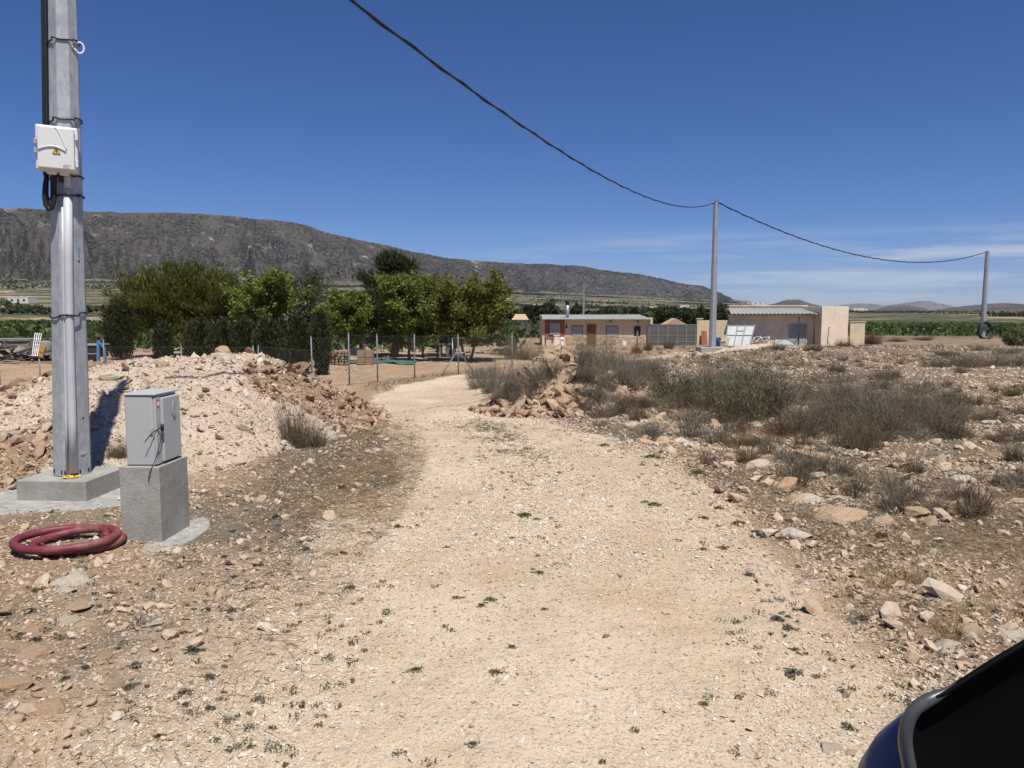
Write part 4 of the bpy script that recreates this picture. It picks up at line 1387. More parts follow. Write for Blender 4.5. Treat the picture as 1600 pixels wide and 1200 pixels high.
def corr(mb, x0, x1, y0, z0, y1, z1, per=.26, amp=.035, th=.02, shear=0):
    n = int((x1 - x0) / per * 6)
    vs = []
    for i in range(n + 1):
        x = x0 + (x1 - x0) * i / n; o = amp * math.cos(2 * PI * (x - x0) / per)
        xb = x + shear * (1 - i / n); vs += [(x, y0, z0 + o), (xb, y1, z1 + o), (xb, y1, z1 + o - th), (x, y0, z0 + o - th)]
    fs = []
    for i in range(n):
        a, b = 4 * i, 4 * i + 4
        fs += [(a, b, b + 1, a + 1), (a + 2, b + 2, b + 3, a + 3), (a + 3, b + 3, b, a), (a + 1, b + 1, b + 2, a + 2)]
    fs += [(0, 1, 2, 3), (4 * n, 4 * n + 3, 4 * n + 2, 4 * n + 1)]
    mb.add(vs, fs)


# ---- flat-roofed house
HY = 67.0
def fx(px, Y=HY): return P(px, 520, Y).x
def fz(py, Y=HY): return P(900, py, Y).z
def z5(zx, zy, Y=HY): return fx(800 + zx * .1875, Y), fz(440 + zy * .1875, Y)
hx0, _ = z5(252, 0); hx1, _ = z5(1132, 0)
gb = gz((hx0 + hx1) / 2, HY)
house = thing('house', 'low flat-roofed tan house with brick bay, brown door and flue', 'house', ((hx0 + hx1) / 2, HY, gb))
zb_ = fz(440 + 455 * .1875); ze = fz(440 + 312 * .1875)
m = MB(); m.box(hx0, hx1, HY, HY + 6.2, gb - .8, ze - .05); m.build('wall', M_REND, house)
m = MB(); m.box(z5(450, 0)[0], z5(625, 0)[0], HY - .06, HY - .003, gb - .8, zb_); m.box(z5(700, 0)[0], z5(1108, 0)[0], HY - .06, HY - .003, gb - .8, zb_)
m.build('stone_base', M_STONEB, house, bevel=.01)
bx0, bx1 = z5(274, 0)[0], z5(438, 0)[0]
m = MB(); m.box(bx0, bx1, HY - .05, HY - .003, fz(440 + 475 * .1875), ze - .06); m.build('brick_bay', M_BRICK, house)
m = MB(); corr(m, hx0 + .02, hx1 + .25, HY - .62, ze, HY + 6.4, ze + .34); m.build('roof', M_FIBRE, house)
m = MB(); m.box(hx0 - .05, hx0 + .02 - .003, HY - .5, HY + 6.3, ze - .02, ze + .28); m.build('parapet', M_BLOCK, house)
m = MB(); m.box(hx1 + .003, hx1 + .40, HY - .1, HY + .5, gb - .5, ze + .12); m.build('end_pillar', M_BLOCK, house)
for (a, b, c, d) in ((315, 400, 345, 437), (500, 585, 370, 452), (785, 880, 375, 466)):
    X0, Z1 = z5(a, c); X1, Z0 = z5(b, d)
    y_ = HY - .056 if a == 315 else HY - .003
    m = MB(); m.box(X0 - .07, X1 + .07, y_ - .05, y_ - .002, Z0 - .09, Z0 - .01); m.box(X0 - .05, X0, y_ - .04, y_ - .002, Z0, Z1); m.box(X1, X1 + .05, y_ - .04, y_ - .002, Z0, Z1); m.box(X0 - .05, X1 + .05, y_ - .045, y_ - .002, Z1 + .001, Z1 + .07)
    wfr = m.build('window', M_CONCF, house)
    m = MB(); n = 12
    for k in range(n): m.box(X0 + .002, X1 - .002, y_ - .028 - .006 * (k % 2), y_ - .002, Z0 + (Z1 - Z0) * k / n, Z0 + (Z1 - Z0) * (k + .96) / n)
    m.build('shutter', M_SHUT, wfr)
X0, Z1 = z5(632, 365); X1, Z0 = z5(695, 540)
m = MB(); m.box(X0 - .07, X0, HY - .07, HY - .002, gb - .2, Z1 + .09); m.box(X1, X1 + .07, HY - .07, HY - .002, gb - .2, Z1 + .09); m.box(X0, X1, HY - .07, HY - .002, Z1, Z1 + .09); dfr = m.build('door_frame', M_WOODD, house)
m = MB(); m.box(X0 + .002, X1 - .002, HY - .045, HY - .004, gb - .2, Z1 - .003)
for zz_ in (.25, 1.15):
    m.box(X0 + .12, X1 - .12, HY - .06, HY - .046, gb + zz_, gb + zz_ + .62)
dd_ = m.build('door', M_WOODD, house, bevel=.008)
m = MB(); m.tube([(X0 + .10, HY - .05, gb + 1.02), (X0 + .10, HY - .11, gb + 1.02), (X0 + .2, HY - .11, gb + 1.02)], .018, 6); m.build('handle', M_ZINC, dd_)
X0, Z1 = z5(1020, 375); X1, Z0 = z5(1067, 455)
m = MB(); m.box(X0 - .04, X1 + .04, HY - .035, HY - .003, Z0 - .04, Z1 + .04); wfr = m.build('window', M_CONCF, house)
m = MB(); m.box(X0, X1, HY - .04, HY - .0355, Z0, Z1); m.build('pane', M_SOOT, wfr)
for zx in (820, 1045):
    X0, Z0 = z5(zx, 332); m = MB(); m.box(X0 - .09, X0 + .09, HY - .16, HY - .002, Z0 - .05, Z0 + .05); m.build('lamp', M_SOOT, house, bevel=.02)
X0, Z0 = z5(453, 362); m = MB(); m.tube([(X0, HY - .002, Z0), (X0, HY - .15, Z0 + .05), (X0, HY - .15, Z0 - .02)], .02, 6); m.tube([(X0, HY - .15, Z0 - .02), (X0, HY - .15, Z0 - .28)], [.05, .09], 8); m.build('lamp', M_SOOT, house)
cxp, czt = z5(461, 158, HY + 1.2)
m = MB(); m.tube([(cxp, HY + 1.2, ze), (cxp, HY + 1.2, fz(440 + 195 * .1875, HY + 1.2))], .15, 12); ch = m.build('chimney', M_ZINC, house)
m = MB(); zc = fz(440 + 195 * .1875, HY + 1.2); m.tube([(cxp, HY + 1.2, zc + .003), (cxp, HY + 1.2, zc + .28)], .165, 12); m.tube([(cxp, HY + 1.2, zc + .28), (cxp, HY + 1.2, zc + .31)], .22, 12); m.tube([(cxp, HY + 1.2, zc + .31), (cxp, HY + 1.2, zc + .40)], [.2, .03], 12); m.build('cowl', M_SOOT, ch)
# barbecue block in front of the brick bay
YB = HY - 2.0
X0, _ = z5(352, 0, YB); X1, Z1 = z5(398, 452, YB); g_ = gz(X0, YB)
m = MB(); m.box(X0, X1, YB, YB + .5, g_ - .3, Z1); m.box(X0 - .04, X1 + .04, YB - .04, YB + .54, Z1 + .001, Z1 + .06); m.single('block_column', M_REND2, (X0, YB, g_), 'stubby plastered block column before the brick bay', 'column', bevel=.01)
X0, Z1 = z5(272, 470, YB); X1, _ = z5(345, 0, YB)
m = MB(); m.box(X0, X1, YB, YB + .7, Z1 - .12, Z1); 
for q in (X0 + .08, X1 - .08): m.box(q - .05, q + .05, YB + .1, YB + .6, g_ - .3, Z1 - .121)
m.single('garden_counter', M_CONCF, (X0, YB, g_), 'grey counter left of the stubby column', 'counter')
X0, Z1 = z5(402, 465, YB); X1, _ = z5(438, 0, YB)
m = MB(); m.box(X0, X1, YB + .1, YB + .6, Z1 - .22, Z1); m.box(X0 + .06, X1 - .06, YB + .16, YB + .54, g_ - .3, Z1 - .221)
m.single('garden_sink', M_WHITE, (X0, YB, g_), 'small white garden sink right of the stubby column', 'sink', bevel=.03)
YC = HY - 1.6; X0, Z1 = z5(922, 492, YC); X1, Z0 = z5(955, 545, YC); g_ = gz(X0, YC)
ac = thing('appliance', 'white box appliance standing by the stone base of the house', 'appliance', (X0, YC, g_))
m = MB(); m.box(X0, X1, YC, YC + .3, g_ - .1, Z1); m.build('case', M_WHITE, ac, bevel=.02)
m = MB(); m.tube([((X0 + X1) / 2 + .2 * math.cos(a), YC - .005, (g_ + Z1) / 2 + .2 * math.sin(a)) for a in np.linspace(0, 2 * PI, 20)], .012, 6); m.build('grille', M_FRAMEG, ac)
YC = HY - 3.5; X0, Z1 = z5(1045, 412, YC); g_ = gz(X0, YC)
m = MB(); m.tube([(X0, YC, g_ - .3), (X0, YC, Z1)], .06, 8); m.tube([(X0, YC, Z1), (X0, YC, Z1 + .05)], [.08, .03], 8); m.single('post', M_CONCF, (X0, YC, g_), 'lone thin post before the small dark window', 'post')

# ---- panelled gate
GY = 66.6
gx0, gz1 = z5(1142, 358, GY); gx1, gz0 = z5(1532, 540, GY)
gg = gz((gx0 + gx1) / 2, GY)
gate = thing('gate', 'wide grey gate of twenty ribbed panels beside the tan house', 'gate', ((gx0 + gx1) / 2, GY, gg))
nc, nrw = 5, 4
m = MB()
for i in range(nc):
    for j in range(nrw):
        a = gx0 + (gx1 - gx0) * i / nc; b = gx0 + (gx1 - gx0) * (i + 1) / nc; c = gg - .1 + (gz1 - gg + .1) * j / nrw; d = gg - .1 + (gz1 - gg + .1) * (j + 1) / nrw
        m.box(a + .03, b - .03, GY + .045, GY + .09, c + .03, d - .03)
        for q in range(3): m.box(a + .06, b - .06, GY + .03, GY + .0445, c + .07 + q * (d - c) / 3.3, c + .07 + q * (d - c) / 3.3 + .06)
m.build('panel', M_CONCF, gate)
m = MB()
for i in range(nc + 1): q = gx0 + (gx1 - gx0) * i / nc; m.box(q - .035, q + .035, GY, GY + .11, gg - .2, gz1 + .02)
for j in range(nrw + 1):
    q = gg - .1 + (gz1 - gg + .1) * j / nrw
    for i in range(nc): m.box(gx0 + (gx1 - gx0) * i / nc + .036, gx0 + (gx1 - gx0) * (i + 1) / nc - .036, GY + .01, GY + .10, q - .028, q + .028)
m.build('frame', plain('grey_gate_frame', (.24, .235, .22), (.19, .185, .17), 3, .7), gate)

# ---- block wall right of the gate
def px_x(px, Y): return P(px, 520, Y).x
WY = 66.8
wx0, wx1 = gx1 + .12, px_x(1140, WY) - .02
bw = thing('block_wall', 'cream concrete block wall between the grey gate and the big shed', 'wall', (wx0, WY, gg))
zt_ = P(1100, 500, WY).z
m = MB(); m.box(wx0 + .45, wx1, WY, WY + .2, gg - .8, zt_ - .02); m.build('wall', M_BLOCK, bw)
m = MB(); m.box(wx0, wx0 + .447, WY - .12, WY + .33, gg - .8, zt_ + .08); m.box(wx0 - .05, wx0 + .497, WY - .17, WY + .38, zt_ + .081, zt_ + .15); m.build('gate_pillar', M_BLOCK, bw)
YB = WY - .7
m = MB(); a = px_x(1097, YB); b = px_x(1105.5, YB); zt2 = P(1100, 517, YB).z; g_ = gz(a, YB)
m.poly([(a, YB, g_ - .05), (b + .03, YB, g_ - .05), (b, YB + .35, zt2), (a + .03, YB + .35, zt2)], (0, .04, 0)); m.single('board', M_RUSTB, (a, YB, g_), 'rust red board leaning upright on the block wall by the gate', 'board')

# ---- long shed with lean-to roof and square tower
SY = 67.0
def q5(zx, zy, Y=SY):
    v = P(1080 + zx * .175, 440 + zy * .175, Y); return v.x, v.z
sx0, _ = q5(342, 0); sx1, _ = q5(1178, 0)
sg = gz((sx0 + sx1) / 2, SY) - .05
shed = thing('shed', 'long tan rendered shed with corrugated lean-to roof and square end block', 'building', ((sx0 + sx1) / 2, SY, sg))
_, zeav = q5(0, 287, SY - 1.0); _, ztop = q5(0, 217, SY + 3.4)
m = MB(); m.poly([(sx0 + .02, SY, sg - .8), (sx1, SY, sg - .8), (sx1, SY + 3.2, sg - .8), (sx0 + .95, SY + 3.2, sg - .8)], (0, 0, zeav - .1 - sg + .8)); m.build('wall', M_REND2, shed)
m = MB(); m.poly([(sx0 + .95, SY + 3.25, sg - .8), (sx1, SY + 3.25, sg - .8), (sx1, SY + 7.5, sg - .8), (sx0 + 2.2, SY + 7.5, sg - .8)], (0, 0, ztop - sg + .8)); m.box(sx0 + .9, sx1, SY + 3.15, SY + 3.30, ztop + .001, ztop + .06); m.build('parapet', M_REND2, shed)
m = MB(); corr(m, sx0 - .1, sx1 - .15, SY - 1.0, zeav, SY + 3.24, ztop - .22, .34, .045, .02, 1.0); m.build('roof', M_FIBRE, shed)
m = MB(); a, _ = q5(1178, 0, SY - 1.6); b, _ = q5(1418, 0, SY - 1.6); _, tz_ = q5(0, 222, SY - 1.6)
m.box(a, b, SY - 1.6, SY + 5, sg - .8, tz_); m.build('end_block', M_REND2, shed, bevel=.02)
X0, Z1 = q5(878, 385); X1, Z0 = q5(1018, 500)
m = MB(); m.box(X0 - .06, X0, SY - .06, SY - .002, sg - .3, Z1 + .08); m.box(X1, X1 + .06, SY - .06, SY - .002, sg - .3, Z1 + .08); m.box(X0, X1, SY - .06, SY - .002, Z1, Z1 + .08); dfr = m.build('door_frame', M_FRAMEG, shed)
m = MB()
for k in range(9): m.box(X0 + .003, X1 - .003, SY - .04 - .008 * (k % 2), SY - .003, sg - .3 + (Z1 - sg + .3) * k / 9, sg - .3 + (Z1 - sg + .3) * (k + .97) / 9)
m.build('shutter_door', M_SHUT, shed)
for zx, lb in ((965, 'thin black post before the shutter of the shed'), (1103, 'thin black post between the shed shutter and end block')):
    Yp = SY - 1.5; X0, Z1 = q5(zx, 322, Yp); g_ = gz(X0, Yp)
    m = MB(); m.tube([(X0, Yp, g_ - .4), (X0, Yp, Z1)], .055, 8); m.box(X0 - .09, X0 + .09, Yp - .05, Yp + .05, Z1 + .001, Z1 + .05); m.single('post', M_SOOT, (X0, Yp, g_), lb, 'post')
Yp = SY - 3.2; X0, Z1 = q5(1228, 408, Yp); g_ = gz(X0, Yp)
m = MB(); m.tube([(X0, Yp, g_ - .2), (X0 - .05, Yp, g_ + .6), (X0 + .02, Yp, Z1)], .03, 6); m.tube([(X0, Yp, Z1), (X0 + .14, Yp, Z1 + .02)], .03, 6); m.tube([(X0 - .3, Yp, g_), (X0 - .02, Yp, g_ + .5), (X0 + .3, Yp, g_ - .05)], .025, 6); m.single('hand_pump', M_SOOT, (X0, Yp, g_), 'dark bent standpipe on legs before the shed end block', 'pipe')
# short wall on the right
X0, Z1 = q5(1424, 362, SY); X1, _ = q5(1555, 362, SY)
m = MB(); m.box(X0, X1, SY, SY + .2, sg - .8, Z1); m.box(X0 - .05, X1 + .06, SY - .05, SY + .25, Z1 + .001, Z1 + .07); m.single('block_wall', M_BLOCK, (X0, SY, sg), 'short cream block wall right of the shed end block', 'wall')
# leaning white panelled frame
Y1 = SY - 3.0
zA, zB = q5(300, 560, Y1), q5(520, 560, Y1); zC, zD = q5(570, 385, Y1 + .9), q5(330, 385, Y1 + .9)
g_ = gz(zA[0], Y1)
c4 = [Vector((zA[0], Y1, g_)), Vector((zB[0], Y1, g_)), Vector((zC[0], Y1 + .9, zC[1])), Vector((zD[0], Y1 + .9, zD[1]))]
fr = thing('panelled_frame', 'leaning white panelled frame with grey bars against the shed', 'frame', tuple(c4[0]))
def bl(u, v): return c4[0].lerp(c4[1], u).lerp(c4[3].lerp(c4[2], u), v)
m = MB()
for u in (0, .36, .66, 1): m.bar(bl(u, 0), bl(u, 1), .07)
for v in (.03, .52, .97): m.bar(bl(0, v), bl(1, v), .065)
m.bar(bl(.36, .72), bl(.66, .72), .06)
m.build('bar', M_FRAMEG, fr)
m = MB()
for u0, u1 in ((.015, .345), (.375, .645), (.675, .985)):
    for v0, v1 in ((.05, .5), (.54, .95)):
        q = [bl(u0, v0), bl(u1, v0), bl(u1, v1), bl(u0, v1)]; m.poly([p + Vector((0, .02, 0)) for p in q], (0, .02, -.01))
m.build('panel', M_WPANEL, fr)
# pallet leaning in front
a = Vector((q5(272, 0, Y1 - .5)[0], Y1 - .5, gz(q5(272, 0, Y1 - .5)[0], Y1 - .5))); wv_ = q5(345, 0, Y1 - .5)[0] - a.x
m = MB(); hh = q5(0, 500, Y1 - .2)[1] - a.z
for k in range(6): m.bar(a + Vector((wv_ * k / 5.5, 0, 0)), a + Vector((wv_ * k / 5.5 + .3, .35, hh)), .10, .025)
for k in (.1, .5, .9): m.bar(a + Vector((.3 * k, .35 * k + .04, hh * k)), a + Vector((wv_ * .95 + .3 * k, .35 * k + .04, hh * k)), .08, .04)
m.single('pallet', M_PALLET, tuple(a), 'pale wooden pallet leaning left of the white panelled frame', 'pallet')
# blue drum and beige bin by the middle pole
Yp = 58.0
v = P(1121, 530, Yp); g_ = gz(v.x, Yp)
m = MB(); m.tube([(v.x, Yp, g_ - .02), (v.x, Yp, g_ + .03), (v.x, Yp, g_ + .4), (v.x, Yp, g_ + .78), (v.x, Yp, g_ + .82)], [.24, .26, .28, .26, .22], 14); m.tube([(v.x, Yp, g_ + .26), (v.x, Yp, g_ + .30)], .285, 14); m.tube([(v.x, Yp, g_ + .55), (v.x, Yp, g_ + .59)], .285, 14); m.single('drum', M_BLUED, (v.x, Yp, g_), 'dark blue plastic drum right behind the middle pole', 'drum')
v = P(1127.5, 537, Yp); g_ = gz(v.x, Yp)
m = MB()
m.add([(v.x + sx * (.24 if z else .18), Yp + sy * (.24 if z else .18), g_ - .02 + z * .5) for z in (0, 1) for sx, sy in ((-1, -1), (1, -1), (1, 1), (-1, 1))], [(0, 1, 2, 3), (0, 1, 5, 4), (1, 2, 6, 5), (2, 3, 7, 6), (3, 0, 4, 7), (4, 5, 6, 7)])
m.box(v.x - .27, v.x + .27, Yp - .27, Yp + .27, g_ + .481, g_ + .54)
m.single('bin', M_PALLET, (v.x, Yp, g_), 'beige bin between the blue drum and the pallet', 'bin', bevel=.015)
# scrap in front of the shed: two old bicycles and a sheet of glass
def bicycle(x, y, rz, label):
    g_ = gz(x, y); b = thing('bicycle', label, 'bicycle', (x, y, g_ - .01), rz)
    for wx in (-.52, .52):
        m = MB(); m.tube([(wx + .32 * math.cos(a), 0, .34 + .32 * math.sin(a)) for a in np.linspace(0, 2 * PI, 24)], .028, 6, caps=False); wl = m.build('wheel', M_BLK, b, local=True)
        m = MB()
        for k in range(8): a = k * PI / 4; m.tube([(wx, 0, .34), (wx + .31 * math.cos(a), 0, .34 + .31 * math.sin(a))], .006, 4)
        m.build('spokes', M_ZINC, wl, local=True)
    m = MB()
    for a, c in (((-.52, .34), (-.12, .34)), ((-.52, .34), (-.2, .82)), ((-.12, .34), (-.22, .9)), ((-.12, .34), (.36, .8)), ((-.2, .82), (.34, .84)), ((.52, .34), (.33, .98))): m.tube([(a[0], 0, a[1]), (c[0], 0, c[1])], .022, 6)
    m.build('frame', M_WHITE, b, local=True)
    m = MB(); m.tube([(.30, -.28, 1.0), (.34, 0, 1.0), (.30, .28, 1.0)], .018, 6); m.build('handlebar', M_SOOT, b, local=True)
    m = MB(); m.cbox((-.24, 0, .93), .26, .13, .05); m.build('saddle', M_SOOT, b, local=True, bevel=.02)
v = q5(600, 0, SY - 2.4); bicycle(v[0], SY - 2.4, .15, 'old bicycle with dark wheels nearest the white panelled frame')
v = q5(672, 0, SY - 1.9); bicycle(v[0], SY - 1.9, -.2, 'second old bicycle, standing farther right along the shed')
X0 = q5(765, 0, SY - 2.5)[0]; X1 = q5(945, 0, SY - 2.5)[0]; g_ = gz(X0, SY - 2.5)
m = MB(); m.poly([(X0, SY - 2.5, g_ + .18), (X1, SY - 2.6, g_ + .10), (X1 - .2, SY - 1.6, g_ + .42), (X0 + .1, SY - 1.5, g_ + .46)], (0, 0, .025)); m.box(X0 + .2, X0 + .5, SY - 2.4, SY - 1.7, g_ - .05, g_ + .2); m.box(X1 - .7, X1 - .4, SY - 2.4, SY - 1.7, g_ - .05, g_ + .13)
m.single('glass_sheet', M_GLASSF, (X0, SY - 2.5, g_), 'pale greenish sheet lying on blocks before the shed shutter', 'sheet')
# pale heap of limestone at the foot of the middle pole
def low_heap(pts, label, mat, Y, hh, depth):
    x0 = P(pts[0], 545, Y).x; x1 = P(pts[1], 545, Y).x
    n, k = 90, 24; V = []
    for j in range(k + 1):
        for i in range(n + 1):
            u, v = i / n, j / k
            x = x0 + (x1 - x0) * u; y = Y - depth + 2 * depth * v + (u - .3) * 2.2
            e = max(0, math.sin(PI * u)) ** .5 * max(0, math.sin(PI * v)) ** .8
            V.append((x, y, 0, e))
    V = np.array(V); nzz = fbm(V[:, 0] * 1.3, V[:, 1] * 1.3, 4, 81)
    z = ground_z(V[:, 0], V[:, 1]) - .04 + V[:, 3] * hh * (.25 + 1.5 * nzz ** 1.5) * np.interp((V[:, 0] - x0) / (x1 - x0), [0, .25, .6, 1], [.5, 1.1, .9, .5])
    idx = np.arange((n + 1) * (k + 1)).reshape(k + 1, n + 1)
    Fc = np.stack([idx[:-1, :-1], idx[:-1, 1:], idx[1:, 1:], idx[1:, :-1]], -1).reshape(-1, 4)
    o = link('limestone_heap', np_mesh('limestone_heap', np.stack([V[:, 0], V[:, 1], z], -1), Fc, True), mat)
    return tag(o, label, 'heap')
lh = low_heap((1078, 1262), 'long low pale limestone heap right of the middle pole', ML.data.materials[0], 50.5, .40, 1.5)
x_ = rng.uniform(P(1040, 545, 50).x, P(1262, 545, 51).x, 700); y_ = rng.uniform(47.5, 52.5, 700)
o = stones('rubble', x_, y_, ground_z(x_, y_) + .05, .04 + .08 * rng.random(700) ** 2, M_PALE, rng); tag(o, 'pale stones scattered round the low limestone heap', 'stones', kind='stuff')

# ---- houses out on the plain
def plain_house(px, py, wpx, hpx, mat, roof, label, Y=None, gable=False):
    v = G(px, py, ground_z); D = v.y if Y is None else Y
    if Y is not None: v = P(px, py, Y); v.z = gz(v.x, Y)
    w = wpx / F * D; h = hpx / F * D
    o = thing('farm_house', label, 'house', tuple(v))
    hw = h * (.62 if roof else 1)
    m = MB(); m.box(-w / 2, w / 2, 0, w * .7, -2, hw); wl = m.build('wall', mat, o, local=True)
    m = MB()
    if roof and gable:
        m.poly([(-w / 2 - .2, -.2, hw + .002), (w / 2 + .2, -.2, hw + .002), (0, -.2, h)], (0, w * .7 + .4, 0))
    elif roof:
        m.add([(-w / 2 - .3, -.3, hw + .002), (w / 2 + .3, -.3, hw + .002), (w / 2 + .3, w * .7 + .3, hw + .002), (-w / 2 - .3, w * .7 + .3, hw + .002), (-w / 2 + w * .15, w * .35, h), (w / 2 - w * .15, w * .35, h)], [(0, 1, 2, 3), (0, 1, 5, 4), (1, 2, 5), (2, 3, 4, 5), (3, 0, 4)])
    else:
        m.box(-w / 2 - .1, w / 2 + .1, -.1, w * .7 + .1, hw + .002, hw + .25)
    m.build('roof', M_TILE if roof else mat, o, local=True)
    m = MB()
    for k in (-.28, .02, .3): m.box(w * k - w * .05, w * k + w * .05, -.06, -.003, hw * .32, hw * .75)
    m.build('window', M_SOOT, o, local=True)
    return o
plain_house(28, 474, 32, 9, M_WALLW, False, 'long white farmhouse far out on the plain at the left')
plain_house(185, 482, 46, 4, M_WALLW, False, 'low white shed on the plain just right of the near pole')
plain_house(103, 479, 40, 4, M_WALLW, False, 'low white shed on the plain behind the near pole')
plain_house(813, 502, 22, 23, M_REND2, True, 'small tan house with hipped roof left of the flue', 150)
plain_house(1055, 514, 36, 29, M_REND2, True, 'tan gabled house roof showing above the grey gate', 96, True)
for (a, b, c, d, r_, lb) in ((1345, 486, 22, 4, True, 'tiny tan farmhouse just right of the shed end block'), (1462, 484, 14, 4, False, 'tiny white farmhouse under the blue hills'), (1070, 481, 14, 4, False, 'tiny white farmhouse left of the middle pole top'),
                         (1020, 484, 12, 4, True, 'tiny tan farmhouse above the tan house roof'), (1180, 477, 26, 4, False, 'tiny pale barn beyond the shed roof'), (790, 470, 16, 4, True, 'tiny tan farmhouse at the foot of the ridge'), (590, 452, 10, 4, False, 'tiny pale farmhouse low on the mountain slope'), (700, 462, 12, 4, True, 'tiny farmhouse beyond the yellowish tree')):
    plain_house(a, b, c, d, M_WALLW if not r_ else M_REND2, r_, lb)

# ------------------------------------------------------------------ yard behind the wire fence
M_POSTF = plain('galvanised_fence_post', (.20, .205, .21), (.15, .155, .16), 6, .6, .2)
M_WIRE = plain('fence_wire', (.13, .13, .13), None, rough=.6, metal=.2)
def fence(name_label, pts, hts, braces=(), wire=True):
    """pts: list of (px, base py, top py, Y)"""
    base = []
    for (px, pyb, pyt, Y) in pts:
        b = P(px, pyb, Y); g_ = gz(b.x, b.y); tp = P(px, pyt, Y).z
        base.append((Vector((b.x, b.y, g_)), max(tp, g_ + 1.0)))
    f = thing('wire_fence', name_label, 'fence', tuple(base[0][0]))
    for k, (b, tz) in enumerate(base):
        m = MB(); m.tube([b - Vector((0, 0, .3)), (b.x, b.y, tz)], .027, 8); m.tube([(b.x, b.y, tz), (b.x, b.y, tz + .025)], [.038, .015], 8); m.build('post', M_POSTF, f)
        if k in braces:
            for sg_ in (-1, 1):
                q = k + sg_
                if 0 <= q < len(base): dirv = (base[q][0] - b).normalized()
                else: dirv = -(base[k - sg_][0] - b).normalized()
                foot_ = b + dirv * 1.25; foot_.z = gz(foot_.x, foot_.y) - .05
                m = MB(); m.tube([foot_, Vector((b.x, b.y, b.z + (tz - b.z) * .62))], .026, 6); m.build('brace', M_POSTF, f)
    if wire:
        m = MB(); st = .17
        for (b0, t0), (b1, t1) in zip(base[:-1], base[1:]):
            L = (b1 - b0).length; h0, h1 = t0 - b0.z - .05, t1 - b1.z - .05; h = min(h0, h1); n = int((L + h) / st)
            e = (b1 - b0) / L
            for sgn in (1, -1):
                for i in range(n):
                    u0 = i * st - h; u1 = u0 + h; v0, v1 = 0., h
                    if u0 < 0: v0 = -u0; u0 = 0
                    if u1 > L: v1 = h - (u1 - L); u1 = L
                    if v1 <= v0: continue
                    if sgn < 0: u0, u1 = L - u0, L - u1
                    m.tube([b0 + e * u0 + Vector((0, 0, v0 + .03)), b0 + e * u1 + Vector((0, 0, v1 + .03))], .0022, 3, False, False)
            for hh in (.04, h * .5, h):
                m.tube([b0 + Vector((0, 0, hh)), b1 + Vector((0, 0, hh))], .0045, 3, False, False)
        m.build('wire_mesh', M_WIRE, f)
    return f
fence('wire mesh fence on grey posts along the bend of the track', [(405, 592, 540, 31.0), (488, 605, 526, 27.0), (546, 602, 520, 28.2), (590, 595, 522, 29.8), (648, 588, 522, 31.6), (716, 581, 522, 34.0), (800, 572, 520, 38.0)], None, (0, 5))
fence('wire mesh fence behind the crest of the pale mound', [(164, 583, 530, 32.5), (285, 590, 540, 32.0), (397, 592, 540, 31.2)], None, ())
fence('two grey fence posts and wires at the left edge', [(-70, 640, 566, 21), (2, 632, 572, 22.5), (64, 610, 560, 26)], None, (), False)

# white A-frame swing
Yw = 43.5
a = P(541, 551, Yw); b = P(571, 549, Yw); g_ = gz(a.x, Yw); ht = P(550, 531, Yw).z
sw = thing('swing_frame', 'white metal garden swing frame under the trees', 'swing', (a.x, Yw, g_))
m = MB()
for x_ in (a.x, b.x):
    inx = .18 if x_ == a.x else -.18
    m.tube([(x_ - inx * .6, Yw - .55, g_ - .02), (x_ + inx, Yw, ht)], .032, 6); m.tube([(x_ - inx * .6, Yw + .55, g_ - .02), (x_ + inx, Yw, ht)], .032, 6)
m.tube([(a.x + .18, Yw, ht), (b.x - .18, Yw, ht)], .036, 6); m.build('frame', M_WHITE, sw)
m = MB(); m.box(a.x + .15, b.x - .15, Yw - .3, Yw + .3, g_ + .42, g_ + .47); m.box(a.x + .15, b.x - .15, Yw + .25, Yw + .3, g_ + .471, g_ + .75); m.build('seat', M_WALLW, sw)
# stacked wooden crates and the tarpaulin
Yk = 40.0; c0 = P(562, 563, Yk)
crate_i = 0
for px_, lev in ((565, 0), (578, 0), (565, 1), (578, 1)):
    v = P(px_, 562, Yk); g_ = gz(v.x, Yk); w_ = 12 / F * Yk; h_ = .37
    m = MB(); z_ = g_ + lev * (h_ + .015) - .0
    for k in range(3):
        zz_ = z_ + .03 + k * h_ / 3.1
        m.box(v.x - w_ / 2, v.x + w_ / 2, Yk - .2, Yk - .18, zz_, zz_ + h_ / 3.7); m.box(v.x - w_ / 2, v.x + w_ / 2, Yk + .18, Yk + .2, zz_, zz_ + h_ / 3.7)
        m.box(v.x - w_ / 2, v.x - w_ / 2 + .02, Yk - .179, Yk + .179, zz_, zz_ + h_ / 3.7); m.box(v.x + w_ / 2 - .02, v.x + w_ / 2, Yk - .179, Yk + .179, zz_, zz_ + h_ / 3.7)
    for sx_ in (-1, 1):
        for sy_ in (-1, 1): m.cbox((v.x + sx_ * (w_ / 2 - .035), Yk + sy_ * .16, z_ + h_ / 2), .03, .03, h_)
    m.box(v.x - w_ / 2 + .021, v.x + w_ / 2 - .021, Yk - .179, Yk + .179, z_ + .005, z_ + .025)
    m.single('crate', M_TIMB, (v.x, Yk, z_), ('left' if px_ == 565 else 'right') + (' top' if lev else ' bottom') + ' crate of the four stacked under the trees', 'crate', 'stacked wooden crates')
a = P(600, 563, 41); V = []; n = 26; k = 10
for j in range(k + 1):
    for i in range(n + 1):
        u, v_ = i / n, j / k; V.append((a.x - 1.9 + 3.6 * u, 40.6 + 1.5 * v_, 0))
V = np.array(V); V[:, 2] = ground_z(V[:, 0], V[:, 1]) + .03 + .18 * fbm(V[:, 0] * 2.2, V[:, 1] * 2.2, 3, 85) ** 2
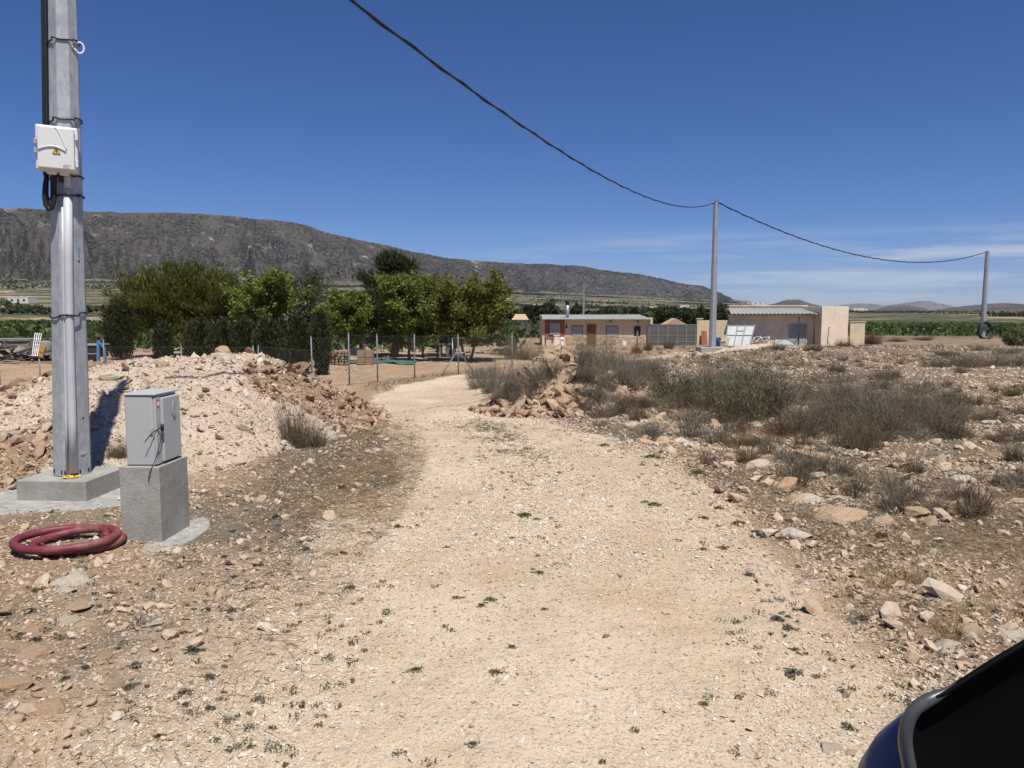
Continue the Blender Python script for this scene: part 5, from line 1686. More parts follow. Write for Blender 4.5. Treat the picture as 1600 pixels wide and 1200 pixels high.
idx = np.arange((n + 1) * (k + 1)).reshape(k + 1, n + 1); Fc = np.stack([idx[:-1, :-1], idx[:-1, 1:], idx[1:, 1:], idx[1:, :-1]], -1).reshape(-1, 4)
me = np_mesh('tarpaulin', V, Fc, True); o = link('tarpaulin', me, M_TEAL); o.modifiers.new('solid', 'SOLIDIFY').thickness = .01; tag(o, 'green tarpaulin lying crumpled beside the crates', 'tarpaulin')
# woodpile left of the crates
v = P(525, 565, 40.5); m = MB(); rp = random.Random(8)
for r_ in range(5):
    for c in range(9):
        x_ = v.x - .75 + c * .17 + rp.uniform(-.03, .03); z_ = gz(v.x, 40.5) + .08 + r_ * .15; ln = rp.uniform(.7, 1.0)
        m.tube([(x_, 40.5 - ln / 2, z_), (x_ + rp.uniform(-.06, .06), 40.5 + ln / 2, z_ + rp.uniform(-.03, .03))], rp.uniform(.05, .085), 6, False)
m.single('woodpile', M_TIMB, (v.x, 40.5, gz(v.x, 40.5)), 'stack of firewood logs left of the crates', 'woodpile')
# stone barbecue, table and bench under the trees
Yb = 47.0; v = P(700, 545, Yb); g_ = gz(v.x, Yb); q = 1 / F * Yb
bb = thing('barbecue', 'grey block barbecue with dark hood under the trees', 'barbecue', (v.x, Yb, g_))
m = MB(); m.box(v.x - 14 * q, v.x - 10.5 * q, Yb, Yb + .8, g_ - .2, g_ + .75); m.box(v.x - 3 * q, v.x + 3 * q, Yb, Yb + .8, g_ - .2, g_ + .75); m.box(v.x + 8 * q, v.x + 11 * q, Yb, Yb + .8, g_ - .2, g_ + .75); m.box(v.x - 15 * q, v.x + 12 * q, Yb - .05, Yb + .85, g_ + .751, g_ + .86); m.build('counter', M_CONCF, bb)
m = MB(); m.tube([(v.x - 8 * q, Yb + .4, g_ + .87), (v.x - 8 * q, Yb + .4, g_ + 1.1), (v.x - 7 * q, Yb + .4, g_ + 1.35), (v.x - 5.5 * q, Yb + .4, g_ + 1.7)], [.28, .28, .2, .08], 10); m.tube([(v.x + 5 * q, Yb + .3, g_ + .1), (v.x + 6 * q, Yb + .2, g_ + .9), (v.x + 8 * q, Yb + .3, g_ + 1.35)], [.16, .22, .1], 10); m.build('hood', M_SOOT, bb)
Yb = 46.0; v = P(672, 548, Yb); g_ = gz(v.x, Yb)
m = MB(); m.box(v.x - .5, v.x + .5, Yb - .35, Yb + .35, g_ + .68, g_ + .73)
for sx_ in (-.44, .44):
    for sy_ in (-.3, .3): m.box(v.x + sx_ - .03, v.x + sx_ + .03, Yb + sy_ - .03, Yb + sy_ + .03, g_ - .05, g_ + .679)
m.single('garden_table', M_SOOT, (v.x, Yb, g_), 'dark garden table left of the barbecue', 'table')
v = P(717, 552, 42.5); g_ = gz(v.x, 42.5)
m = MB()
for dx in (-.35, .35): m.tube([(v.x + dx, 42.5, g_ - .05), (v.x + dx, 42.5, P(717, 528, 42.5).z)], .025, 6)
m.tube([(v.x - .35, 42.5, P(717, 528, 42.5).z), (v.x + .35, 42.5, P(717, 528, 42.5).z)], .025, 6); m.tube([(v.x - .35, 42.5, g_ + .5), (v.x + .35, 42.5, g_ + .5)], .02, 6)
m.single('clothes_rail', M_WHITE, (v.x, 42.5, g_), 'white pipe rail standing before the barbecue', 'rail')
# low pile of sawn timber at the back of the yard
v = P(762, 541, 52); rp = random.Random(3); m = MB(); g_ = gz(v.x, 52)
for k in range(46):
    x_ = v.x + rp.uniform(-1.3, 1.5); z_ = g_ + rp.uniform(.03, .42); m.cbox((x_, 52 + rp.uniform(-.4, .4), z_), rp.uniform(.2, .6), .3, rp.uniform(.08, .16), Matrix.Rotation(rp.uniform(-.4, .4), 3, 'Y'))
m.single('block_pile', M_PALLET, (v.x, 52, g_), 'low pile of pale blocks and timber at the back of the yard', 'pile')

# ------------------------------------------------------------------ scrap heap at the left
Ys = 42.0; v = P(36, 556, Ys); g_ = gz(v.x, Ys)
sc_ = thing('scrap_heap', 'long heap of rusty scrap metal and timber at the far left', 'scrap heap', (v.x, Ys, g_))
xl = P(-60, 550, Ys).x; xr = P(80, 550, Ys).x
rp = random.Random(11)
M_SCR = [plain('rusty_scrap', (.16, .085, .05), (.09, .06, .045), 5, .8), plain('dark_scrap', (.05, .045, .042), (.09, .075, .06), 4, .7), plain('grey_scrap', (.26, .24, .21), (.17, .15, .13), 4, .7), M_TIMB]
for k, (nm, mt, n) in enumerate((('plank', M_TIMB, 34), ('metal_sheet', M_SCR[2], 26), ('pipe', M_SCR[1], 34), ('lump', M_SCR[0], 40))):
    m = MB()
    for i in range(n):
        x_ = rp.uniform(xl, xr); hmax = .85 * (1 - abs((x_ - xl) / (xr - xl) - .45) * .9)
        c_ = Vector((x_, Ys + rp.uniform(-.9, .9), g_ + rp.uniform(.05, hmax)))
        rot = Quaternion((rp.uniform(-1, 1), rp.uniform(-1, 1), rp.uniform(-1, 1)), rp.uniform(0, 1.2)).to_matrix()
        if nm == 'plank': m.cbox(c_, rp.uniform(.8, 2.2), .14, .04, rot)
        elif nm == 'metal_sheet': m.cbox(c_, rp.uniform(.4, 1.0), rp.uniform(.3, .7), .02, rot)
        elif nm == 'pipe': dv = rot @ Vector((rp.uniform(.5, 1.2), 0, 0)); m.tube([c_ - dv, c_, c_ + dv], rp.uniform(.025, .07), 6)
        else:
            bm = rock_mesh(rp.randrange(9999), 2, .8, 1.2); s_ = rp.uniform(.12, .3); m.add([rot @ Vector(q.co) * s_ + c_ for q in bm.verts], [[q.index for q in f.verts] for f in bm.faces]); bm.free()
    m.build(nm, mt, sc_)
m = MB(); m.box(xl, xr + 2.4, Ys - 1.15, Ys - 1.0, g_ + .02, g_ + .14); m.single('timber_beam', M_TIMB, (xl, Ys - 1, g_), 'long low beam lying along the front of the scrap heap', 'beam')
z_ = P(30, 529.5, Ys + 1.6).z; m = MB(); m.box(xl, P(48, 530, Ys + 1.6).x, Ys + 1.5, Ys + 3, z_ - .10, z_)
for x_ in (xl + .3, P(44, 530, Ys + 1.6).x): m.box(x_ - .05, x_ + .05, Ys + 1.55, Ys + 1.65, g_ - .1, z_ - .101); m.box(x_ - .05, x_ + .05, Ys + 2.8, Ys + 2.9, g_ - .1, z_ - .101)
m.box(xl + .36, P(44, 530, Ys + 1.6).x - .06, Ys + 1.58, Ys + 1.61, z_ - .5, z_ - .15)
m.single('flat_trailer', M_SCR[2], (xl, Ys + 1.5, g_), 'grey flat trailer bed behind the scrap heap', 'trailer')
# white slatted frame leaning on the heap
p0, p1, p2, p3 = P(50, 556, Ys - 1.2), P(58, 556.5, Ys - 1.2), P(65, 521, Ys - .6), P(55, 520, Ys - .6)
m = MB()
for u in (0, .34, .67, 1): m.bar(p0.lerp(p1, u), p3.lerp(p2, u), .03)
for v_ in (.02, .25, .5, .75, .98): m.bar(p0.lerp(p3, v_), p1.lerp(p2, v_), .022)
m.single('slatted_frame', M_WHITE, tuple(p0), 'white slatted frame leaning on the scrap heap', 'frame')
p = P(65, 549, Ys - 1.1); m = MB(); m.cbox(p, .28, .06, .62, Matrix.Rotation(.35, 3, 'Y')); m.cbox(p + Vector((.02, -.04, 0)), .2, .03, .1, Matrix.Rotation(.35, 3, 'Y')); m.single('board', plain('ochre_board', (.42, .25, .07), None, rough=.7), tuple(p), 'small ochre board propped beside the white slatted frame', 'board')
p = P(72, 541, Ys - .8); m = MB(); m.tube([(p.x, p.y, p.z - .35), (p.x, p.y, p.z - .2), (p.x, p.y, p.z + .2), (p.x, p.y, p.z + .3)], [.26, .3, .3, .2], 12); m.single('barrel', M_SCR[2], tuple(p), 'grey barrel right of the ochre board', 'barrel')
# blue post with a diagonal and a dark trailer behind the near pole
Yq = 36.0
m = MB(); a, b, c_ = P(153, 556, Yq), P(153.5, 532, Yq), P(164, 546, Yq)
a.z = gz(a.x, Yq) - .05; m.bar(a, b, .11); m.bar(b, c_, .08); m.bar(c_, Vector((c_.x, Yq, gz(c_.x, Yq) - .05)), .07); m.single('blue_bracket', M_BLUEP, tuple(a), 'blue painted steel post with a sloping arm', 'post')
a, b = P(122, 556, 41), P(151, 540, 41); g_ = gz(a.x, 41)
tr_ = thing('cart', 'dark low cart with two wheels behind the near pole', 'cart', (a.x, 41, g_))
m = MB(); m.box(a.x, b.x, 41, 42.2, g_ + .35, b.z); m.build('body', M_SOOT, tr_, bevel=.02)
m = MB(); m.box(a.x - .05, b.x + .05, 40.95, 42.25, b.z + .001, b.z + .06); m.box(a.x, b.x, 40.96, 40.998, g_ + .52, g_ + .57); m.build('rail', M_FRAMEG, tr_)
for x_ in (a.x + .25, b.x - .25):
    m = MB(); m.tube([(x_, 40.9, g_ + .24), (x_, 40.98, g_ + .24)], .25, 14); m.build('wheel', M_BLK, tr_)
# ------------------------------------------------------------------ plants
L_PINE = leafmat('pine_needles', [(0, (.055, .066, .016)), (.5, (.11, .122, .028)), (.85, (.175, .178, .042)), (1, (.21, .19, .06))], .4)
L_DARK = leafmat('dark_conifer', [(0, (.022, .030, .012)), (.6, (.042, .054, .018)), (1, (.068, .078, .028))], .25)
L_CYP = leafmat('cypress_scales', [(0, (.026, .034, .013)), (.6, (.048, .056, .021)), (1, (.075, .076, .03))], .2)
L_GREEN = leafmat('fresh_leaves', [(0, (.085, .115, .022)), (.5, (.155, .20, .036)), (.85, (.235, .275, .055)), (1, (.33, .34, .10))], .45)
L_YEL = leafmat('yellowing_leaves', [(0, (.07, .085, .018)), (.5, (.15, .165, .032)), (.85, (.22, .215, .045)), (1, (.26, .20, .055))], .42)
L_GREY = leafmat('grey_leaves', [(0, (.045, .052, .022)), (.6, (.075, .08, .038)), (1, (.11, .105, .055))], .25)
L_CROP = leafmat('crop_leaves', [(0, (.04, .062, .018)), (.5, (.065, .095, .026)), (1, (.10, .13, .042))], .25)
L_SHRUB = leafmat('shrub_leaves', [(0, (.075, .08, .035)), (.6, (.135, .138, .058)), (1, (.21, .20, .10))], .25)
L_WEED = leafmat('weed_leaves', [(0, (.085, .09, .06)), (.6, (.135, .135, .09)), (1, (.21, .195, .135))], .2)
L_WEEDG = leafmat('green_weed_leaves', [(0, (.045, .065, .022)), (.6, (.08, .105, .036)), (1, (.125, .14, .055))], .25)
S_GREY = leafmat('dry_grey_stems', [(0, (.11, .088, .06)), (.5, (.178, .145, .102)), (.85, (.25, .208, .15)), (1, (.40, .335, .25))], .1, .85, .1)
S_BROWN = leafmat('dry_brown_stems', [(0, (.10, .07, .045)), (.5, (.155, .112, .07)), (1, (.22, .165, .105))], .1, .85, .1)
S_STRAW = leafmat('straw_stems', [(0, (.21, .145, .07)), (.5, (.31, .225, .115)), (1, (.42, .325, .185))], .2, .8, .15)
M_BARK = plain('bark', (.085, .062, .045), (.055, .04, .03), 9, .95, 0, .6, 16, .02)
M_BARKP = plain('pale_bark', (.17, .135, .105), (.11, .085, .065), 9, .95, 0, .5, 16, .02)


def unit(rng, n):
    v = rng.normal(size=(n, 3)); return v / np.linalg.norm(v, axis=1)[:, None]


def quads(C, s, aspect, rng, along=None):
    """rhombic leaves at C; along: preferred direction of the long axis"""
    n = len(C)
    u = unit(rng, n)
    if along is not None:
        u = u * .55 + along; u /= np.linalg.norm(u, axis=1)[:, None]
    w = np.cross(u, unit(rng, n)); w /= np.linalg.norm(w, axis=1)[:, None] + 1e-9
    s = np.broadcast_to(s, n)[:, None]
    V = np.stack([C + u * s, C + w * s * aspect, C - u * s, C - w * s * aspect], 1)
    return V.reshape(-1, 3), np.arange(n * 4).reshape(n, 4)


def strips(base, dirn, length, bend, width, rng, K=4):
    """curved tapering blades: base (n,3), dirn (n,3) unit, bend (n,3)"""
    n = len(base)
    t = np.linspace(0, 1, K + 1)[None, :, None]
    Pt = base[:, None] + length[:, None, None] * (dirn[:, None] * t + bend[:, None] * t * t)
    side = np.cross(dirn, unit(rng, n)); side /= np.linalg.norm(side, axis=1)[:, None] + 1e-9
    w = width[:, None, None] * (1 - .8 * t)
    V = np.stack([Pt - side[:, None] * w, Pt + side[:, None] * w], 2)       # n,K+1,2,3
    idx = np.arange(n * (K + 1) * 2).reshape(n, K + 1, 2)
    Fq = np.stack([idx[:, :-1, 0], idx[:, :-1, 1], idx[:, 1:, 1], idx[:, 1:, 0]], -1).reshape(-1, 4)
    return V.reshape(-1, 3), Fq, Pt


def join(parts):
    V, Fq, o = [], [], 0
    for v, f in parts:
        V.append(v); Fq.append(f + o); o += len(v)
    return np.concatenate(V), np.concatenate(Fq)


def tree(name, label, x, y, H, Rr, kind, seed, leaf, bark, n_limb=16, clump=.5, per=110, ls=.09, asp=.45, base=.25, trunk=.11, lean=(0, 0), group=None, fork=False, dens=1.0, top_pow=.6):
    rng = np.random.default_rng(seed); rp = random.Random(seed)
    z = gz(x, y)
    th_ = thing(name, label, 'tree', (x, y, z - .03), 0, group)
    m = MB(); centres = []
    def limb(p0, d0, L, r0, depth):
        pts = [p0]; d = d0.copy(); n = 4
        for k in range(n):
            d = (d + Vector((rp.gauss(0, .16), rp.gauss(0, .16), rp.gauss(.06, .12)))).normalized()
            pts.append(pts[-1] + d * L / n)
        m.tube(pts, [r0 * (1 - .75 * k / n) for k in range(n + 1)], 6 if depth == 0 else 4)
        for k in range(2, n + 1): centres.append((pts[k], L * .25))
        if depth < 1:
            for k in range(1, n + 1):
                for q in range(2):
                    dv = (d + Vector((rp.gauss(0, .75), rp.gauss(0, .75), rp.gauss(.12, .45)))).normalized()
                    limb(pts[k], dv, L * rp.uniform(.35, .55), r0 * .4, depth + 1)
    tops = []
    stems_ = [(0, 0)] if not fork else [(-.18, 0), (.2, .1)]
    for (sx, sy) in stems_:
        pts = [Vector((sx * .3, sy * .3, 0))]
        nT = 7
        for k in range(1, nT + 1):
            pts.append(Vector((sx * (1 + k * .5) + lean[0] * k / nT + rp.gauss(0, .03) * H * .3, sy + lean[1] * k / nT + rp.gauss(0, .03) * H * .3, H * .86 * k / nT)))
        rad = [trunk * (1.35 if k == 0 else 1) * (1 - .8 * k / nT) for k in range(nT + 1)]
        m.tube(pts, rad, 9)
        for i in range(n_limb // len(stems_)):
            f = base + (1 - base) * (i + rp.random()) / (n_limb / len(stems_)); f = min(f, .98)
            kk = f * .999 * nT / 1.0
            zt = H * .86 * f; j = int(min(nT - 1, f * nT)); p0 = pts[j].lerp(pts[j + 1], f * nT - j)
            a = i * 2.4 + rp.uniform(-.5, .5) + sx * 5
            g = (f - base) / (1 - base)
            if kind == 'cone': pr = (1 - g) ** .62 * .95 + .10; up = .25
            elif kind == 'pine': pr = (.55 + .45 * math.sin(PI * min(1, g * .9 + .2))) * (1 if g < .8 else .6); up = .35
            else: pr = math.sin(PI * (.18 + .78 * g)) ** top_pow; up = .35 + .5 * g
            L = Rr * pr * rp.uniform(.75, 1.1)
            dv = Vector((math.cos(a), math.sin(a), up)).normalized()
            limb(p0, dv, L, trunk * .42 * (1 - .6 * f), 0)
        centres.append((pts[-1] + Vector((0, 0, H * .05)), Rr * .25))
    m.build('trunk', bark, th_, local=True)
    C = np.array([c[0][:] for c in centres]); nC = len(C)
    w = rng.random(nC) ** .7 + .25
    n = int(nC * per * .35 * dens)
    pick = rng.choice(nC, n, p=w / w.sum())
    pos = C[pick] + rng.normal(size=(n, 3)) * clump * np.array([1, 1, .75]) * (.5 + .5 * rng.random((n, 1)))
    pos[:, 2] = np.maximum(pos[:, 2], H * base * .55)
    outw = pos - np.array([lean[0] * .5, lean[1] * .5, H * .45]); outw /= np.linalg.norm(outw, axis=1)[:, None] + 1e-9
    V, Fq = quads(pos, ls * rng.uniform(.6, 1.35, n), asp, rng, (outw * .5 + np.array([0, 0, .45])) if kind in ('pine', 'cone') else None)
    link('crown', np_mesh('crown', V, Fq, False), leaf, th_)
    return th_


def tpx(px, basepy, toppy, Y):
    v = P(px, basepy, Y); g_ = gz(v.x, Y); return v.x, Y, P(px, toppy, Y).z - g_


GY_ = 'trees in the fenced yard'
X_, Y_, H_ = tpx(246, 552, 424, 46.5); tree('pine_tree', 'broad green pine with the leftmost bare trunk behind the mound', X_, Y_, H_, 2.3, 'pine', 1, L_PINE, M_BARK, 24, .28, 120, .15, .15, .32, .2, (.3, 0), GY_)
X_, Y_, H_ = tpx(291, 552, 407, 47.5); tree('pine_tree', 'tallest of the three green pines behind the pale mound', X_, Y_, H_, 2.6, 'pine', 2, L_PINE, M_BARK, 26, .28, 120, .15, .15, .24, .19, (.2, 0), GY_)
X_, Y_, H_ = tpx(345, 552, 418, 47.0); tree('pine_tree', 'green pine with a lone top tuft beside the bright leafy tree', X_, Y_, H_, 2.1, 'pine', 3, L_PINE, M_BARK, 22, .26, 110, .15, .15, .12, .16, (.1, 0), GY_)
X_, Y_, H_ = tpx(424, 566, 438, 42.5); tree('leafy_tree', 'bright green leafy tree beside the pines', X_, Y_, H_, 2.35, 'round', 4, L_GREEN, M_BARKP, 17, .20, 120, .085, .6, .20, .10, (0, 0), GY_)
X_, Y_, H_ = tpx(482, 562, 428, 44.5); tree('sparse_tree', 'sparse grey-green tree with bare twigs showing', X_, Y_, H_, 2.3, 'round', 5, L_GREY, M_BARK, 20, .24, 26, .07, .5, .22, .10, (0, 0), GY_)
X_, Y_, H_ = tpx(541, 568, 458, 42.0); tree('leafy_tree', 'small leafy tree behind the white swing frame', X_, Y_, H_, 1.55, 'round', 6, L_GREEN, M_BARKP, 14, .17, 100, .08, .6, .26, .07, (.1, 0), GY_)
X_, Y_, H_ = tpx(566, 555, 462, 49.5); tree('pine_tree', 'dark pine filling the gap behind the small leafy tree', X_, Y_, H_, 1.7, 'pine', 7, L_DARK, M_BARK, 18, .34, 95, .16, .18, .30, .16, (0, 0), GY_)
X_, Y_, H_ = tpx(616, 553, 380, 47.5); tree('conifer_tree', 'tallest dark conifer with a thick trunk in the middle of the yard', X_, Y_, H_, 2.25, 'cone', 8, L_DARK, M_BARK, 26, .30, 90, .16, .18, .26, .22, (.05, 0), GY_)
X_, Y_, H_ = tpx(640, 566, 446, 42.5); tree('leafy_tree', 'full bright green tree standing before the tallest conifer', X_, Y_, H_, 2.15, 'round', 9, L_GREEN, M_BARKP, 18, .21, 125, .085, .6, .22, .09, (0, 0), GY_)
X_, Y_, H_ = tpx(732, 564, 448, 43.0); tree('leafy_tree', 'yellowish green two-stemmed tree nearest the bend of the track', X_, Y_, H_, 2.35, 'round', 10, L_YEL, M_BARKP, 22, .21, 92, .085, .6, .22, .085, (0, 0), GY_, True)
X_, Y_, H_ = tpx(690, 552, 462, 48.0); tree('leafy_tree', 'darker leafy tree between the full bright tree and the yellowish one', X_, Y_, H_, 2.0, 'round', 11, L_GREEN, M_BARK, 15, .22, 95, .085, .6, .24, .09, (0, 0), GY_)


def cypress(px, basepy, toppy, wpx, Y, seed, label, group, leaf=None, n=5200):
    X_, Y_, H_ = tpx(px, basepy, toppy, Y)
    rng = np.random.default_rng(seed)
    th_ = thing('cypress', label, 'shrub', (X_, Y_, gz(X_, Y_) - .02), 0, group)
    Rr = wpx / F * Y / 2
    m = MB(); m.tube([(0, 0, -.1), (.02, 0, H_ * .25), (0, .02, H_ * .6)], [.07, .055, .02], 7); m.build('trunk', M_BARK, th_, local=True)
    t = rng.random(n) ** .85; a = rng.uniform(0, 2 * PI, n)
    lob = 1 + .26 * np.sin(a * 3 + seed) + .2 * np.sin(a * 5 + t * 9 + seed * 2) + .16 * np.sin(a * 9 + t * 17 + seed)
    pr = np.interp(t, [0, .08, .35, .6, .8, .93, 1], [.5, .62, .92, 1.0, .72, .40, .10])
    pr = pr * (1 + .22 * np.sin(t * 13 + a * 2 + seed) * np.sin(t * 7 + seed))
    rr_ = Rr * pr * lob * (1 - .55 * rng.random(n) ** 2.5)
    top = 1 + .14 * np.sin(a * 3 + seed) + .05 * rng.normal(0, 1, n)
    C = np.stack([rr_ * np.cos(a), rr_ * np.sin(a), H_ * (.06 + .94 * t * top)], -1)
    C += rng.normal(size=C.shape) * .05
    al = np.stack([np.cos(a) * .5, np.sin(a) * .5, np.full(n, 1.1)], -1)
    V, Fq = quads(C, .085 * rng.uniform(.6, 1.4, n), .30, rng, al)
    link('crown', np_mesh('crown', V, Fq), leaf or L_CYP, th_)
cyg = 'clipped cypresses behind the wire fence'
cypress(190, 556, 478, 46, 44.0, 21, 'bushy dark cypress just right of the near pole', 'dark cypresses behind the mound', n=7500)
cypress(258, 572, 512, 26, 37.0, 22, 'narrow dark cypress under the leftmost pine trunk', cyg)
cypress(315, 575, 508, 40, 36.5, 23, 'dark cypress under the tallest of the three pines', cyg)
cypress(352, 577, 508, 38, 36.0, 24, 'dark cypress standing right behind the white crest boulder', cyg)
cypress(383, 580, 508, 34, 35.0, 28, 'dark cypress left of the braced fence post', cyg)
cypress(418, 580, 505, 42, 34.5, 25, 'dark cypress right of the braced fence post', cyg)
cypress(466, 583, 505, 40, 33.5, 26, 'dark cypress left of the tall corner fence post', cyg)
cypress(503, 583, 496, 26, 33.5, 27, 'slim dark cypress just right of the corner fence post', cyg)


for k, (a_, b_, w_, Y) in enumerate(((335, 512, 40, 41.5), (398, 514, 34, 38.5), (443, 508, 34, 40))):  # second row added as dark shade filling bright gaps under the pines
    cypress(a_, 574, b_, w_, Y, 40 + k, 'added dark cypress filling in the shade below the pines', 'added cypresses standing in for shade')
# ---- dry bushes: a few meshes, copied
def bush_mesh(seed, n, H, spread, mat, width=.006, twigs=2.0, leaves=0, upright=.8, droop=.25):
    rng = np.random.default_rng(seed)
    a = rng.uniform(0, 2 * PI, n); rad = rng.random(n) ** .7
    base = np.stack([spread * .45 * rad * np.cos(a), spread * .45 * rad * np.sin(a), np.full(n, -.03)], -1)
    tilt = np.abs(rng.normal(0, 1 - upright, n)) + rad * .75 * (1.15 - upright)
    a2 = a + rng.normal(0, .6, n)
    d = np.stack([np.sin(tilt) * np.cos(a2), np.sin(tilt) * np.sin(a2), np.cos(tilt)], -1)
    L = H * rng.uniform(.45, 1.1, n) * (1 - .25 * rad)
    sec = rng.uniform(.45, 1.25, 7); L = L * sec[(a / (2 * PI) * 7).astype(int) % 7] * np.where(rng.random(n) < .06, 1.3, 1)
    bend = np.stack([np.cos(a2) * droop, np.sin(a2) * droop, np.full(n, -droop * .7)], -1) * rng.random((n, 1)) + rng.normal(0, .10, (n, 3))
    v1, f1, pt = strips(base, d, L, bend, width * rng.uniform(.6, 1.3, n), rng)
    parts = [(v1, f1)]
    nt = int(n * twigs)
    if nt:
        who = rng.integers(0, n, nt); seg = rng.integers(1, 4, nt); fr = rng.random((nt, 1))
        b2 = pt[who, seg] * (1 - fr) + pt[who, seg + 1] * fr
        d2 = d[who] * .8 + rng.normal(0, .55, (nt, 3)); d2 /= np.linalg.norm(d2, axis=1)[:, None]
        v2, f2, pt2 = strips(b2, d2, L[who] * rng.uniform(.15, .42, nt), rng.normal(0, .14, (nt, 3)), width * .6 * rng.uniform(.6, 1.2, nt), rng, 2)
        parts.append((v2, f2))
    V, Fq = join(parts)
    me = np_mesh('dry_bush', V, Fq); me.materials.append(mat)
    if leaves:
        who = rng.integers(0, n, leaves); seg = rng.integers(2, 5, leaves)
        C = pt[who, seg] + rng.normal(0, .04 * H, (leaves, 3))
        lv, lf = quads(C, .026 * rng.uniform(.6, 1.4, leaves), .4, rng, d[who])
        return me, np_mesh('leaves', lv, lf)
    return me


BUSH_G = [bush_mesh(400 + k, 480, .62, .78, S_GREY, .0036, 2.6, upright=.74) for k in range(4)]
BUSH_B = [bush_mesh(420 + k, 520, .55, .62, S_BROWN, .0040, 2.2, upright=.80) for k in range(3)]
BUSH_L = [bush_mesh(440 + k, 420, .78, .80, S_GREY, .0042, 2.2, 1700, upright=.78) for k in range(3)]
TUFT_B = [bush_mesh(460 + k, 210, .30, .20, S_BROWN, .0028, .9, upright=.84, droop=.3) for k in range(4)]
TUFT_S = [bush_mesh(480 + k, 170, .20, .20, S_STRAW, .0024, .5, upright=.62, droop=.45) for k in range(4)]
TUFT_G = [bush_mesh(500 + k, 240, .34, .26, S_GREY, .0032, 1.3, upright=.72) for k in range(3)]


def bush(px, basepy, h, w, kind, label, group=None, seed=None, Y=None):
    if Y is None: v = G(px, basepy)
    else: v = P(px, basepy, Y); v.z = gz(v.x, v.y)
    lst = {'g': BUSH_G, 'b': BUSH_B, 'l': BUSH_L}[kind]
    me = random.choice(lst)
    H0 = {'g': .62, 'b': .55, 'l': .78}[kind]; W0 = {'g': .9, 'b': .75, 'l': .95}[kind]
    D = v.y; hh = h / F * D; ww = w / F * D
    sc = (ww / W0, ww / W0 * random.uniform(.85, 1.1), hh / H0)
    if kind == 'l':
        e = thing('leafy_bush', label, 'bush', tuple(v), random.uniform(0, 6.28), group)
        a = link('stems', me[0], None, e); b = link('leaves', me[1], L_SHRUB, e)
        e.scale = sc
        return e
    o = link('dry_bush', me, None, None, loc=tuple(v)); o.rotation_euler = (0, 0, random.uniform(0, 6.28)); o.scale = sc
    return tag(o, label, 'bush', group)


DB = 'grey dry bush in the belt right of the track'; DBG = 'dry bushes in the belt right of the track'
for (px_, py_, h_, w_, k_) in ((905, 572, 48, 50, 'g'), (930, 578, 62, 56, 'g'), (958, 582, 66, 60, 'g'), (915, 596, 44, 40, 'g'), (985, 580, 40, 50, 'g'), (930, 600, 45, 50, 'g'), (965, 605, 50, 60, 'g'), (1000, 606, 44, 56, 'g'), (1020, 596, 40, 50, 'b'),
                             (1090, 612, 48, 60, 'g'), (1125, 620, 44, 60, 'g'), (1118, 645, 48, 64, 'b'), (1105, 640, 40, 50, 'g'), (1200, 632, 55, 66, 'g'), (1230, 640, 46, 60, 'g'), (1255, 624, 40, 60, 'g'),
                             (1300, 648, 62, 76, 'g'), (1335, 655, 66, 84, 'g'), (1372, 662, 66, 84, 'g'), (1408, 668, 64, 80, 'g'), (1440, 662, 50, 66, 'g'), (1290, 672, 50, 70, 'b'), (1330, 680, 50, 74, 'b'), (1378, 684, 48, 70, 'b'), (1425, 684, 44, 64, 'g'), (1262, 672, 44, 60, 'b'), (1360, 640, 50, 70, 'g'), (1315, 625, 40, 60, 'g')):
    bush(px_, py_, h_, w_, k_, DB, DBG)
for (px_, py_, h_, w_, k_, lb) in ((815, 562, 44, 60, 'g', 'dark rounded dry bush alone on the far side of the orange heap'),
                                   (1056, 628, 62, 74, 'l', 'olive green leafy bush left of the wide green one'), (1160, 660, 90, 84, 'l', 'tall leafy bush with pale stems in front'), (1195, 652, 86, 76, 'l', 'leafy bush just right of the tall pale-stemmed one'),
                                   (1128, 640, 66, 60, 'l', 'leafy bush just left of the tall pale-stemmed one'), (1170, 615, 60, 60, 'l', 'thin tall leafy bush behind the pale-stemmed one'), (1480, 640, 34, 44, 'l', 'small dark leafy bush at the right end of the belt')):
    bush(px_, py_, h_, w_, k_, lb)
rb_ = random.Random(21); kb = 0
while kb < 95:
    px_ = rb_.uniform(890, 1490); c_ = np.interp(px_, [890, 1000, 1150, 1300, 1490], [585, 610, 640, 655, 660]); py_ = c_ + rb_.gauss(0, 24)
    v = G(px_, py_)
    if road_dist(np.array([v.x]), np.array([v.y]))[0] < .7 or not (545 < py_ < 712): continue
    sc_ = (py_ - 470) / 170.0
    bush(px_, py_, rb_.uniform(18, 46) * sc_, rb_.uniform(34, 84) * sc_, rb_.choice('gggbb'), DB, DBG); kb += 1
for (px_, py_, h_, w_) in ((752, 606, 40, 48), (775, 612, 50, 56), (800, 618, 58, 62), (826, 612, 58, 62), (845, 602, 48, 50), (862, 590, 40, 40), (770, 592, 34, 44), (800, 594, 34, 44), (745, 592, 26, 34), (815, 625, 40, 44), (788, 624, 40, 44)):
    bush(px_, py_, h_, w_, 'g', 'grey dry bush on the near foot of the orange heap', 'dry bushes on the foot of the orange heap')
for (px_, py_, h_, w_, k_) in ((1462, 574, 24, 50, 'g'), (1500, 574, 28, 60, 'g'), (1540, 572, 28, 60, 'g'), (1580, 572, 30, 62, 'g'), (1620, 572, 30, 62, 'g'), (1530, 548, 14, 40, 'g'), (1575, 552, 18, 50, 'g'), (1480, 556, 14, 40, 'b')):
    bush(px_, py_, h_, w_, k_, 'low grey bush in the row across the field at the right', 'low bushes across the field')
